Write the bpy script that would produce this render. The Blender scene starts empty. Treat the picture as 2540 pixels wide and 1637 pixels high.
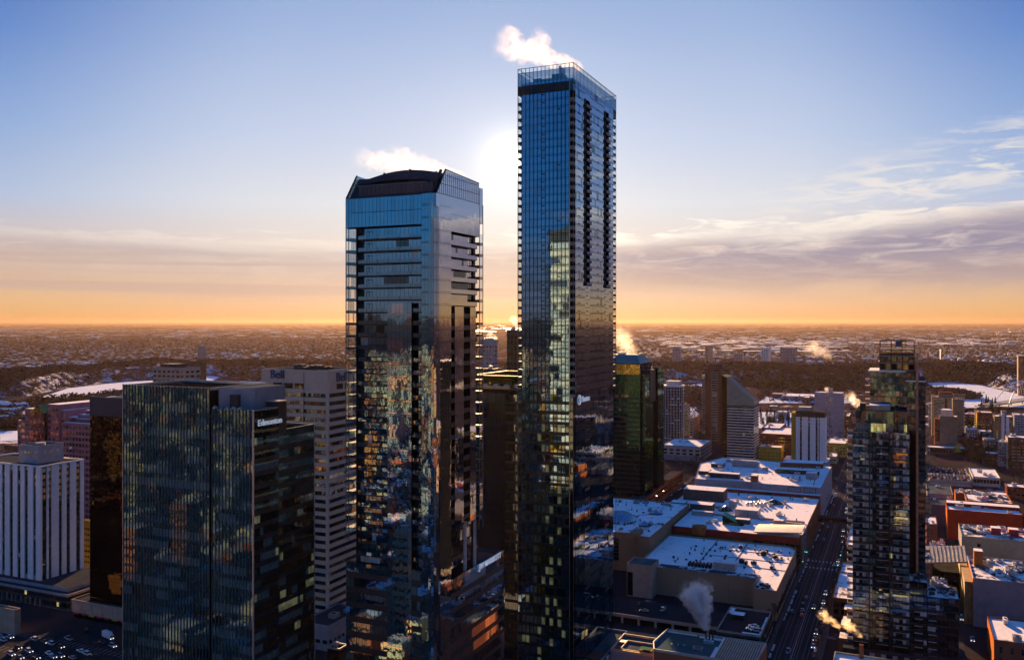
import bpy, math, random
import numpy as np
from mathutils import Vector, Matrix, noise as mnoise
random.seed(7); rng = np.random.default_rng(11)
scene = bpy.context.scene
# ------------------------------------------------------------------ camera, light, exposure
CAM_H = 148.0; FPX = 2182.0; YAW = math.atan(970/FPX)
SN, CS = math.sin(YAW), math.cos(YAW)
cam_d = bpy.data.cameras.new('camera'); cam = bpy.data.objects.new('camera', cam_d)
scene.collection.objects.link(cam); scene.camera = cam
cam.location = (0, 0, CAM_H)
cam.rotation_euler = (math.radians(90), 0, YAW)
cam_d.sensor_width = 36; cam_d.lens = 36*FPX/2540
cam_d.shift_y = -20.5/2540
cam_d.clip_start = 1.0; cam_d.clip_end = 400000
EXPO = 2.1
SUN_EL, SUN_AZ = math.radians(10.3), 0.0      # sun straight ahead of the view
FV = Vector((-SN, CS, 0)); RV = Vector((CS, SN, 0))
SUNV = (FV*math.cos(SUN_EL) + Vector((0, 0, math.sin(SUN_EL)))).normalized()
sd = bpy.data.lights.new('sun', 'SUN'); sd.energy = 5.0; sd.angle = math.radians(0.5); sd.color = (1.0, .56, .25)
so = bpy.data.objects.new('sun', sd); scene.collection.objects.link(so)
so.rotation_euler = SUNV.to_track_quat('Z', 'Y').to_euler(); so.location = (0, 0, 400)
vs = scene.view_settings; vs.view_transform = 'Standard'; vs.look = 'None'; vs.exposure = EXPO; vs.gamma = 1; vs.use_curve_mapping = False
cy = scene.cycles
cy.max_bounces = 7; cy.diffuse_bounces = 2; cy.glossy_bounces = 4; cy.transmission_bounces = 4; cy.transparent_max_bounces = 24; cy.volume_bounces = 2
cy.use_denoising = True
try: cy.denoiser = 'OPENIMAGEDENOISE'
except Exception: pass
cy.sample_clamp_indirect = 4.0; cy.caustics_reflective = False; cy.caustics_refractive = False
cy.volume_step_rate = 1.0; cy.volume_max_steps = 256; cy.use_adaptive_sampling = True; cy.adaptive_threshold = .02

# ------------------------------------------------------------------ node helper
class NT:
    def __init__(s, nt): s.nt = nt; s.nt.nodes.clear()
    def n(s, typ, **kw):
        nd = s.nt.nodes.new(typ)
        for k, v in kw.items():
            if k.startswith('i_'):
                key = k[2:]; key = int(key) if key.isdigit() else key.replace('_', ' ')
                s.put(nd.inputs[key], v)
            else: setattr(nd, k, v)
        return nd
    def put(s, sock, v):
        if isinstance(v, bpy.types.NodeSocket): s.nt.links.new(v, sock)
        elif isinstance(v, bpy.types.Node): s.nt.links.new(v.outputs[0], sock)
        else:
            if hasattr(sock.default_value, '__len__') and len(sock.default_value) == 4 and len(v) == 3: v = (*v, 1)
            sock.default_value = v
    def m(s, op, a, b=None, c=None, clamp=False):
        nd = s.nt.nodes.new('ShaderNodeMath'); nd.operation = op; nd.use_clamp = clamp
        for i, v in enumerate((a, b, c)):
            if v is not None: s.put(nd.inputs[i], v)
        return nd.outputs[0]
    def mr(s, v, a, b, c=0., d=1., smooth=False):
        nd = s.nt.nodes.new('ShaderNodeMapRange'); nd.clamp = True
        if smooth: nd.interpolation_type = 'SMOOTHSTEP'
        for i, q in enumerate((v, a, b, c, d)): s.put(nd.inputs[i], q)
        return nd.outputs[0]
    def mix(s, f, a, b, mode='MIX'):
        nd = s.nt.nodes.new('ShaderNodeMix'); nd.data_type = 'RGBA'; nd.blend_type = mode
        s.put(nd.inputs[0], f); s.put(nd.inputs[6], a); s.put(nd.inputs[7], b)
        return nd.outputs[2]
    def ramp(s, f, stops):
        nd = s.nt.nodes.new('ShaderNodeValToRGB'); cr = nd.color_ramp
        while len(cr.elements) < len(stops): cr.elements.new(.5)
        for e, (p, c) in zip(cr.elements, stops): e.position = p; e.color = (*c, 1)
        s.put(nd.inputs[0], f); return nd.outputs[0]
    def noise(s, vec, scale, detail=3, rough=.5, dist=0):
        return s.n('ShaderNodeTexNoise', i_Vector=vec, i_Scale=scale, i_Detail=detail, i_Roughness=rough, i_Distortion=dist).outputs[0]
    def mapping(s, vec, sc=(1, 1, 1), loc=(0, 0, 0)):
        nd = s.nt.nodes.new('ShaderNodeMapping'); s.put(nd.inputs[0], vec)
        nd.inputs['Scale'].default_value = sc; nd.inputs['Location'].default_value = loc
        return nd.outputs[0]

# ------------------------------------------------------------------ world sky
world = bpy.data.worlds.new('World'); scene.world = world; world.use_nodes = True
W_ = NT(world.node_tree)
tc = W_.n('ShaderNodeTexCoord'); dirv = tc.outputs['Generated']
def dotn(v):
    nd = W_.n('ShaderNodeVectorMath', operation='DOT_PRODUCT'); W_.put(nd.inputs[0], dirv); nd.inputs[1].default_value = v
    return nd.outputs['Value']
dz = dotn((0, 0, 1)); df = dotn(FV); dr = dotn(RV); ds = dotn(SUNV)
el = W_.m('MULTIPLY', W_.m('ARCSINE', dz), 57.2958)
az = W_.m('MULTIPLY', W_.m('ARCTAN2', dr, df), 57.2958)
ang = W_.m('MULTIPLY', W_.m('ARCCOSINE', W_.m('MINIMUM', ds, 0.9999999)), 57.2958)
elf = W_.m('DIVIDE', el, 60., clamp=True)
south = W_.ramp(elf, [(0, (.77, .40, .18)), (.02, (.79, .48, .31)), (.06, (.78, .61, .51)), (.125, (.70, .73, .80)), (.19, (.53, .62, .82)),
                      (.30, (.33, .46, .74)), (.38, (.22, .36, .66)), (.58, (.05, .20, .60)), (1, (.025, .11, .42))])
# the side of the sky the sun is on is paler than the sky out to the sides
blue = W_.ramp(elf, [(0, (.78, .41, .14)), (.03, (.79, .50, .28)), (.065, (.72, .54, .43)), (.12, (.42, .52, .74)), (.19, (.24, .39, .70)),
                     (.27, (.10, .235, .60)), (.34, (.038, .135, .47)), (.58, (.035, .17, .54)), (1, (.025, .11, .42))])
base = W_.mix(W_.mr(ang, 15, 34, 0, 1, True), south, blue)
north = W_.ramp(elf, [(0, (.42, .30, .30)), (.04, (.32, .34, .46)), (.09, (.11, .33, .61)), (.16, (.05, .29, .62)), (.30, (.03, .20, .54)), (.5, (.025, .17, .52)), (1, (.02, .10, .40))])
base = W_.mix(W_.mr(df, .45, -.35, 0, 1, True), base, north)
def expo(k): return W_.m('POWER', 2.718, W_.m('DIVIDE', ang, -k))
def sc(col, f):
    return W_.n('ShaderNodeVectorMath', operation='SCALE', i_0=col, i_Scale=f).outputs[0]
base = W_.mix(1., base, sc((1., .86, .66), W_.m('MULTIPLY', expo(10.), .10)), 'ADD')
# clouds, in azimuth / elevation over the horizon
cv = W_.n('ShaderNodeCombineXYZ', i_X=az, i_Y=W_.m('MULTIPLY', el, 4.2), i_Z=0.).outputs[0]
n1 = W_.noise(W_.mapping(cv, (.045, .085, 1), (3.1, 1.7, 0)), 1., 6, .58, .6)
n2 = W_.noise(W_.mapping(cv, (.30, .42, 1), (7.7, 2.2, 0)), 1., 7, .62, .8)
n3 = W_.noise(W_.mapping(cv, (.02, .28, 1), (1.3, 9.2, 0)), 1., 5, .55, .3)
azr = W_.mr(az, -4, 14, 0, 1, True)
# bank of stratocumulus: higher and thicker towards the right
azm = W_.mr(az, -16, 5, .40, 1, True)
top = W_.m('ADD', W_.mr(az, 8, 32, 5.5, 7.0), W_.m('ADD', W_.m('MULTIPLY', W_.m('SUBTRACT', n2, .5), 3.0), W_.m('MULTIPLY', W_.m('SUBTRACT', n1, .5), 2.4)))
tt = W_.m('SUBTRACT', top, el)
bodym = W_.m('MULTIPLY', W_.m('MULTIPLY', W_.mr(tt, 0, .6, 0, 1, True), W_.mr(el, .7, 2.7, 0, 1, True)), azm)
bodym = W_.m('MULTIPLY', bodym, W_.mr(n1, .30, .44, .45, 1, True))
rim = W_.m('MULTIPLY', W_.m('MULTIPLY', W_.mr(tt, -.3, .2, 0, 1, True), W_.mr(tt, 1.3, .25, 0, 1, True)), W_.m('MULTIPLY', azm, W_.mr(n2, .36, .58, .15, 1)))
mauve = W_.mix(W_.mr(el, 1.3, 4.2), (.58, .40, .32), (.27, .24, .36))
mauve = W_.mix(W_.mr(ang, 12, 4, 0, .45, True), mauve, (.92, .70, .52))
mauve = W_.mix(W_.mr(n1, .50, .70, 0, .6), mauve, (.70, .53, .46))
mauve = W_.mix(W_.m('MULTIPLY', W_.mr(n2, .46, .66, 0, .6), W_.mr(el, 2.2, 4.5, 0, 1)), mauve, (.86, .72, .64))
facing_n = W_.mr(df, .4, -.3, 0, .75, True)
mauve = W_.mix(facing_n, mauve, (.20, .19, .27))
c1 = W_.mix(W_.m('MULTIPLY', bodym, .9), base, mauve)
cream = W_.mix(W_.mr(ang, 34, 8, 0, 1, True), (.98, .84, .74), (1.05, .98, .88))
cream = W_.mix(facing_n, cream, (.36, .33, .42))
c2 = W_.mix(W_.m('MULTIPLY', rim, .95), c1, cream)
# thin streaks low on the left, cirrus high on the right
stl = W_.m('MULTIPLY', W_.m('MULTIPLY', W_.mr(el, .8, 1.8, 0, 1, True), W_.mr(el, 5.2, 3.4, 0, 1, True)), W_.mr(n3, .44, .62, 0, 1, True))
c3 = W_.mix(W_.m('MULTIPLY', stl, W_.mr(az, 10, -2, .0, .55, True)), c2, W_.mix(facing_n, (.52, .38, .36), (.18, .17, .24)))
lowc = W_.m('ADD', W_.mr(az, 10, 34, 7.0, 12.0), W_.m('MULTIPLY', W_.m('SUBTRACT', n1, .5), 5.0))
cd = W_.m('SUBTRACT', lowc, el)
cir = W_.m('MULTIPLY', W_.m('MULTIPLY', W_.mr(cd, -.8, 1.2, 0, 1, True), W_.mr(cd, 4.2, 2.2, 0, 1, True)), W_.mr(n2, .42, .62, 0, 1, True))
cir = W_.m('MULTIPLY', cir, W_.m('MULTIPLY', W_.mr(az, 12, 22, 0, 1, True), W_.mr(az, 95, 60, 0, 1, True)))
c4 = W_.mix(W_.m('MULTIPLY', cir, .75), c3, (.92, .84, .77))
# glow of the air round the sun, and the sun itself
glow = sc((1., .88, .68), W_.m('ADD', W_.m('MULTIPLY', expo(.6), 4.0), W_.m('MULTIPLY', expo(2.6), .26)))
c5 = W_.mix(1., c4, glow, 'ADD')
c5.node.clamp_result = False
disc = sc((1., .85, .6), W_.mr(ang, .55, .42, 0., 25.))
c6 = W_.mix(1., c5, disc, 'ADD')
skyt = W_.n('ShaderNodeTexSky', sky_type='NISHITA', sun_disc=False, sun_elevation=SUN_EL, sun_rotation=-YAW, altitude=800., air_density=1., dust_density=1.5, ozone_density=1.5)
STR = .1
fin = W_.mix(1., sc(c6, .94/STR/2**EXPO), sc(skyt.outputs[0], .012), 'ADD')
bg = W_.n('ShaderNodeBackground', i_Color=fin, i_Strength=STR)
W_.n('ShaderNodeOutputWorld', i_Surface=bg.outputs[0])
for nd in world.node_tree.nodes:
    if nd.bl_idname == 'ShaderNodeMix': nd.clamp_result = False; nd.clamp_factor = True

# ------------------------------------------------------------------ materials
MATS = {}
def mat(name, col, rough=.8, metal=0., vary=.15, vs_=.3, col2=None, bump=0., bscale=2., emit=None, spec=None):
    if name in MATS: return MATS[name]
    m = bpy.data.materials.new(name); m.use_nodes = True; t = NT(m.node_tree)
    pos = t.n('ShaderNodeNewGeometry').outputs['Position']
    f = t.noise(pos, vs_, 5, .6)
    c2 = col2 if col2 else tuple(c*(1-vary*2.2) for c in col)
    c = t.mix(t.mr(f, .35, .68), col, c2)
    fine = t.noise(pos, vs_*14, 3, .6)
    c = t.mix(t.mr(fine, .3, .7, 0, .35), c, tuple(min(1, x*(1+vary*1.6)) for x in col))
    p = t.n('ShaderNodeBsdfPrincipled', i_Base_Color=c, i_Roughness=rough, i_Metallic=metal)
    p.inputs['Specular IOR Level'].default_value = (0. if rough >= .75 else .25) if spec is None else spec
    if bump:
        b = t.n('ShaderNodeBump', i_Strength=1., i_Distance=bump, i_Height=t.noise(pos, bscale, 4, .6)); t.put(p.inputs['Normal'], b.outputs[0])
    if emit: p.inputs['Emission Color'].default_value = (*emit[0], 1); p.inputs['Emission Strength'].default_value = emit[1]
    t.n('ShaderNodeOutputMaterial', i_Surface=p.outputs[0]); MATS[name] = m; return m

def glass(name, tint, body, base=.3, power=3., rough=.02, wav=.003, wscale=.35, clear=0., emit=None, bodyvary=.6, cell=1.3):
    """coated window glass: mirror-like layer over a dark interior, slightly wavy"""
    if name in MATS: return MATS[name]
    m = bpy.data.materials.new(name); m.use_nodes = True; t = NT(m.node_tree)
    pos = t.n('ShaderNodeNewGeometry').outputs['Position']
    nz = t.noise(t.mapping(pos, (1, 1, .55)), wscale, 2, .45)
    nz2 = t.noise(pos, wscale*4, 1, .5)
    h = t.m('ADD', nz, t.m('MULTIPLY', nz2, .12))
    b = t.n('ShaderNodeBump', i_Strength=1., i_Distance=wav/wscale, i_Height=h).outputs[0]
    lw = t.n('ShaderNodeLayerWeight', i_Blend=.5).outputs['Facing']
    fac = t.m('ADD', base, t.m('MULTIPLY', t.m('POWER', lw, power), 1-base), clamp=True)
    gl = t.n('ShaderNodeBsdfGlossy', i_Color=tint, i_Roughness=rough, i_Normal=b).outputs[0]
    fl = t.n('ShaderNodeVectorMath', operation='SNAP', i_0=pos); fl.inputs[1].default_value = (cell, cell, cell*1.6)
    wn = t.n('ShaderNodeTexWhiteNoise', noise_dimensions='3D', i_Vector=fl.outputs[0]).outputs['Value']
    f2 = t.noise(pos, 1.7, 3, .6)
    bc = t.mix(t.m('MULTIPLY', wn, bodyvary), body, tuple(x*.35 for x in body))
    bc = t.mix(t.mr(f2, .4, .7, 0, .5), bc, tuple(min(1, x*1.5) for x in body))
    df_ = t.n('ShaderNodeBsdfDiffuse', i_Color=bc).outputs[0]
    if clear:
        tr = t.n('ShaderNodeBsdfTransparent', i_Color=tuple(.55+.45*x for x in tint)).outputs[0]
        df_ = t.n('ShaderNodeMixShader', i_0=clear, i_1=df_, i_2=tr).outputs[0]
    if emit:
        e = t.n('ShaderNodeEmission', i_Color=t.mix(wn, emit[0], tuple(x*.35 for x in emit[0])), i_Strength=emit[1]).outputs[0]
        df_ = t.n('ShaderNodeAddShader', i_0=df_, i_1=e).outputs[0]
    mx = t.n('ShaderNodeMixShader', i_0=fac, i_1=df_, i_2=gl).outputs[0]
    t.n('ShaderNodeOutputMaterial', i_Surface=mx); MATS[name] = m; return m

# glass families
G_ST = glass('stantec_glass', (.36, .61, .92), (.020, .055, .072), .42, 3.2, .015, .0055)
G_STW = glass('stantec_west_glass', (.60, .72, .88), (.012, .022, .030), .42, 2.6, .015, .0045)
G_JW = glass('jw_glass', (.36, .68, .90), (.018, .058, .075), .42, 3.0, .015, .0080)
G_JWW = glass('jw_west_glass', (.72, .77, .88), (.016, .026, .032), .48, 2.6, .015, .0060)
G_ED = glass('edm_glass', (.34, .60, .66), (.018, .052, .058), .18, 3.4, .03, .0028)
G_EDB = glass('edm_blind', (.36, .60, .66), (.065, .135, .15), .14, 3.4, .04, .0028)
G_EDL = glass('edm_lit', (.50, .66, .70), (.10, .14, .10), .14, 3.4, .04, .004, emit=((.52, .54, .24), .04))
G_ST2 = glass('stantec_glass_b', (.40, .64, .92), (.02, .04, .055), .34, 3.2, .02, .0055)
G_STW2 = glass('stantec_west_glass_b', (.58, .70, .86), (.03, .045, .055), .34, 2.6, .02, .0045)
G_JW2 = glass('jw_glass_b', (.40, .70, .90), (.03, .06, .08), .34, 3.0, .02, .0080)
SG_ST = glass('stantec_spandrel_glass', (.28, .55, .78), (.012, .03, .05), .42, 3.2, .03, .0020)
SG_STW = glass('stantec_west_spandrel', (.54, .66, .82), (.02, .03, .04), .36, 2.6, .03, .0020)
SG_JW = glass('jw_spandrel_glass', (.26, .58, .72), (.012, .036, .05), .30, 3.0, .03, .0025)
SG_JWW = glass('jw_west_spandrel', (.74, .72, .78), (.03, .04, .045), .40, 2.6, .03, .0025)
SG_ED = glass('edm_spandrel_glass', (.24, .44, .50), (.014, .044, .050), .18, 3.4, .04, .0030)
G_CLEAR = glass('clear_glass', (.85, .92, 1.), (.02, .04, .05), .10, 4., .01, .002, clear=.93)
G_HALF = glass('half_clear_glass', (.45, .72, .88), (.01, .03, .04), .26, 3.6, .015, .002, clear=.50)
G_DARK = glass('dark_glass', (.45, .55, .60), (.006, .010, .012), .14, 3.4, .03, .004)
G_BLACK = glass('black_glass', (.30, .24, .14), (.003, .003, .004), .05, 3.5, .03, .003)
G_GOLD = glass('gold_glass', (.62, .60, .20), (.030, .034, .010), .26, 3., .03, .005)
G_GREEN = glass('green_glass', (.10, .34, .30), (.004, .020, .016), .11, 3., .03, .006)
G_PINK = glass('pink_glass', (.75, .45, .50), (.10, .03, .035), .22, 3., .04, .004)
G_WIN = glass('window_glass', (.46, .60, .74), (.016, .022, .030), .22, 3., .04, .006)
G_LIT = glass('lit_window_glass', (.6, .7, .6), (.12, .11, .05), .12, 3., .04, .004, emit=((.75, .66, .22), .20))
G_CURT = glass('curtain_window_glass', (.6, .7, .8), (.40, .46, .50), .12, 3., .05, .004)
G_YEL = glass('amber_window_glass', (.95, .75, .2), (.25, .17, .02), .25, 3., .05, .004)

CONC = mat('concrete', (.34, .33, .32), .85, bump=.01)
TAN = mat('tan_precast', (.40, .31, .24), .85)
BELLW = mat('bell_precast', (.50, .42, .34), .8, vary=.08)
WHITEP = mat('white_panel', (.72, .71, .72), .55, vary=.06)
DARKM = mat('dark_metal', (.025, .03, .035), .5, .3)
MULL = mat('mullion_metal', (.075, .12, .14), .5, .3, vary=.1)
MULLD = mat('dark_mullion', (.012, .014, .017), .5, .2, vary=.1)
MULLB = mat('bright_mullion', (.45, .47, .50), .35, .8, vary=.1)
BLACK = mat('black_recess', (.008, .009, .011), .8)
SPAN = mat('spandrel_dark', (.018, .026, .034), .35, .1)
SPANB = mat('spandrel_blue', (.022, .045, .065), .7, 0.)
BRICKB = mat('brown_brick', (.20, .085, .055), .9, vary=.2, vs_=.15)
BRICKR = mat('red_brick', (.30, .045, .025), .9, vary=.2, vs_=.08, col2=(.20, .03, .02))
BRICKO = mat('orange_wall', (.46, .15, .05), .9, vary=.2, vs_=.08)
PINKP = mat('rose_granite', (.36, .14, .17), .7, vary=.15)
PINKD = mat('rose_dark', (.20, .06, .075), .7, vary=.15)
GREYW = mat('grey_wall', (.30, .30, .33), .85)
TANW = mat('mall_wall', (.34, .24, .17), .9, vary=.08, vs_=.05)
BEIGE = mat('beige_wall', (.42, .37, .26), .9, vary=.2, vs_=.06)
REDT = mat('red_fascia', (.36, .03, .02), .7)
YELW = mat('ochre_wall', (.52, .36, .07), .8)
ASPH = mat('asphalt', (.040, .038, .041), .9, vary=.2, vs_=.07, col2=(.026, .025, .028), bump=.01, bscale=3)
PAVE = mat('pavement', (.10, .095, .095), .9, vary=.2, vs_=.2)
PAINT = mat('road_paint', (.60, .60, .58), .8)
ROOFG = mat('roof_gravel', (.10, .12, .125), .9, vary=.25, vs_=.1, bump=.03)
ROOFD = mat('roof_dark', (.05, .055, .065), .85, vary=.2)
METALR = mat('roof_metal', (.30, .32, .35), .45, .6)
TEALR = mat('teal_roof', (.04, .20, .20), .45, .4)
SILV = mat('silver_cladding', (.45, .46, .48), .35, .7)
TERRA = mat('terracotta_fin', (.50, .20, .12), .8)
REDC = mat('red_panel', (.42, .03, .04), .7)
LAMPM = mat('lamp_glow', (1, .8, .5), .5, emit=((1, .62, .22), 14.))
SIGNW = mat('sign_white', (.62, .70, .85), .4, emit=((.75, .85, 1.), .06))
SIGNB = mat('sign_blue', (.01, .06, .16), .4)

def snowmat(name, snow=(.89, .88, .88), under=(.09, .09, .09), amt=.5, scale=.09):
    if name in MATS: return MATS[name]
    m = bpy.data.materials.new(name); m.use_nodes = True; t = NT(m.node_tree)
    pos = t.n('ShaderNodeNewGeometry').outputs['Position']
    n = t.noise(pos, scale, 7, .62, .5)
    n2 = t.noise(t.mapping(pos, (1, .35, 1)), scale*6, 4, .6)
    v = t.m('ADD', n, t.m('MULTIPLY', t.m('SUBTRACT', n2, .5), .35))
    f = t.mr(v, amt-.05, amt+.04)
    sn = t.mix(t.mr(n2, .3, .7), snow, tuple(x*.80 for x in snow))
    c = t.mix(f, under, sn)
    b = t.n('ShaderNodeBump', i_Strength=.6, i_Distance=.07, i_Height=t.noise(pos, .8, 5, .6)).outputs[0]
    p = t.n('ShaderNodeBsdfPrincipled', i_Base_Color=c, i_Roughness=.75, i_Normal=b); p.inputs['Specular IOR Level'].default_value = .0
    t.n('ShaderNodeOutputMaterial', i_Surface=p.outputs[0]); MATS[name] = m; return m
SNOW = snowmat('snow_roof', amt=.40)
SNOWC = snowmat('snow_clean', amt=.35, scale=.22, under=(.20, .18, .16))
SNOWP = snowmat('snow_patchy', amt=.52, under=(.07, .075, .085))
SNOWD = snowmat('snow_sparse', amt=.60, under=(.05, .055, .06))
ICE = snowmat('shade_blue_snow', snow=(.66, .76, .90), under=(.42, .52, .66), amt=.38, scale=.01)  # blue tint puts the valley's shade into the snow colour

# ------------------------------------------------------------------ pixel <-> world helpers (photo 2540 x 1637)
def W2(px, d):
    x = (px-1270)/FPX*d; return (x*CS-d*SN, x*SN+d*CS)
def GP(px, py, z=0.): return W2(px, FPX*(CAM_H-z)/(py-798))
def fx(px, y): u = (px-1270)/FPX; return y*(u*CS-SN)/(CS+u*SN)
def fy(px, x): u = (px-1270)/FPX; return x*(CS+u*SN)/(u*CS-SN)
def dep(x, y): return -x*SN+y*CS
def pxof(x, y): return 1270+FPX*(x*CS+y*SN)/max(1., dep(x, y))
def zat(py, x, y): return CAM_H-(py-798)*dep(x, y)/FPX
def pyof(z, x, y): return 798+(CAM_H-z)*FPX/dep(x, y)

TOE_L = [(-400, 1000), (60, 984), (170, 962), (300, 946), (380, 942), (497, 934), (545, 932), (620, 944), (760, 950), (1200, 954)]
TOE_R = [(1500, 950), (1740, 948), (1800, 954), (1900, 957), (2000, 962), (2150, 962), (2300, 948), (2430, 954), (2505, 971), (2700, 984)]
_tp = np.array([p[0] for p in TOE_L+TOE_R], float); _td = np.array([FPX*CAM_H/(p[1]-798) for p in TOE_L+TOE_R])
def bluff(px, d):
    """height of the far river bank for an azimuth (as px) and a depth"""
    px = np.asarray(px, float); s = np.asarray(d, float)-np.interp(px, _tp, _td)
    a = np.clip(s/130, 0, 1); b = np.clip((s-260)/600, 0, 1); w = .85+.15*np.sin(px*.021)+.08*np.sin(px*.053)
    return 30*w*(a*a*(3-2*a))*(1-b*b*(3-2*b))
# ------------------------------------------------------------------ mesh builder
COL = scene.collection
class MB:
    def __init__(s): s.v = []; s.f = []; s.m = []; s.n = 0; s.mats = []
    def mi(s, m):
        if m not in s.mats: s.mats.append(m)
        return s.mats.index(m)
    def add(s, V, F, m):
        k = s.mi(m); o = s.n
        s.v.extend(V); s.f.extend([tuple(i+o for i in f) for f in F]); s.m.extend([k]*len(F)); s.n += len(V); return s
    def box(s, x0, x1, y0, y1, z0, z1, m, top=None):
        V = [(x0, y0, z0), (x1, y0, z0), (x1, y1, z0), (x0, y1, z0), (x0, y0, z1), (x1, y0, z1), (x1, y1, z1), (x0, y1, z1)]
        s.add(V, [(0, 3, 2, 1), (0, 1, 5, 4), (1, 2, 6, 5), (2, 3, 7, 6), (3, 0, 4, 7)], m)
        s.f.append(tuple(i+s.n-8 for i in (4, 5, 6, 7))); s.m.append(s.mi(top or m)); return s
    def prism(s, poly, z0, z1, m, top=None):
        n = len(poly); V = [(x, y, z0) for x, y in poly]+[(x, y, z1) for x, y in poly]
        F = [(i, (i+1) % n, (i+1) % n+n, i+n) for i in range(n)]+[tuple(range(n-1, -1, -1))]
        s.add(V, F, m); s.f.append(tuple(i+s.n-n for i in range(n))); s.m.append(s.mi(top or m)); return s
    def cyl(s, x, y, z0, z1, r0, r1, m, n=10):
        V = [(x+r0*math.cos(2*math.pi*i/n), y+r0*math.sin(2*math.pi*i/n), z0) for i in range(n)]
        V += [(x+r1*math.cos(2*math.pi*i/n), y+r1*math.sin(2*math.pi*i/n), z1) for i in range(n)]
        F = [(i, (i+1) % n, (i+1) % n+n, i+n) for i in range(n)]+[tuple(range(n, 2*n)), tuple(range(n-1, -1, -1))]
        return s.add(V, F, m)
    def bar(s, a, b, r, m, n=6):
        a, b = Vector(a), Vector(b); d = (b-a).normalized(); q = d.orthogonal().normalized(); p = d.cross(q); V = []
        for c in (a, b):
            for i in range(n):
                t = 2*math.pi*i/n; V.append(tuple(c+(q*math.cos(t)+p*math.sin(t))*r))
        return s.add(V, [(i, (i+1) % n, (i+1) % n+n, i+n) for i in range(n)]+[tuple(range(n-1, -1, -1)), tuple(range(n, 2*n))], m)
    def dome(s, x, y, z, r, h, m, n=24, k=7):
        V = []; F = []
        for j in range(k):
            a = math.pi/2*j/k
            for i in range(n): t = 2*math.pi*i/n; V.append((x+r*math.cos(a)*math.cos(t), y+r*math.cos(a)*math.sin(t), z+h*math.sin(a)))
        V.append((x, y, z+h))
        for j in range(k-1):
            for i in range(n): F.append((j*n+i, j*n+(i+1) % n, (j+1)*n+(i+1) % n, (j+1)*n+i))
        for i in range(n): F.append(((k-1)*n+i, (k-1)*n+(i+1) % n, k*n))
        return s.add(V, F, m)
    def build(s, name, parent=None, smooth=False, kind=None):
        me = bpy.data.meshes.new(name)
        off = parent.location if parent is not None else Vector((0, 0, 0))
        if parent is not None and parent.parent is not None: off = parent['_o'] if '_o' in parent else Vector((0, 0, 0))
        o3 = Vector(off)
        if parent is not None and '_o' in parent: o3 = Vector(parent['_o'])
        me.from_pydata([(v[0]-o3[0], v[1]-o3[1], v[2]-o3[2]) for v in s.v], [], s.f)
        for m in s.mats: me.materials.append(m)
        me.polygons.foreach_set('material_index', s.m)
        if smooth: me.polygons.foreach_set('use_smooth', [True]*len(s.f))
        o = bpy.data.objects.new(name, me); COL.objects.link(o)
        if parent is not None:
            o.parent = parent; o['_o'] = tuple(o3)
        else: o['_o'] = (0., 0., 0.)
        if kind: o['kind'] = kind
        return o
ROOTS = []
def thing(name, label, cat, loc=(0, 0, 0), group=None):
    o = bpy.data.objects.new(name, None); COL.objects.link(o); o.location = loc; o['label'] = label; o['category'] = cat
    o.empty_display_size = 2
    if group: o['group'] = group
    o['_o'] = tuple(loc); ROOTS.append(o); return o
def tag(o, label, cat, group=None):
    o['label'] = label; o['category'] = cat
    if group: o['group'] = group
    return o
def structure(o): o['kind'] = 'structure'; return o

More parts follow.
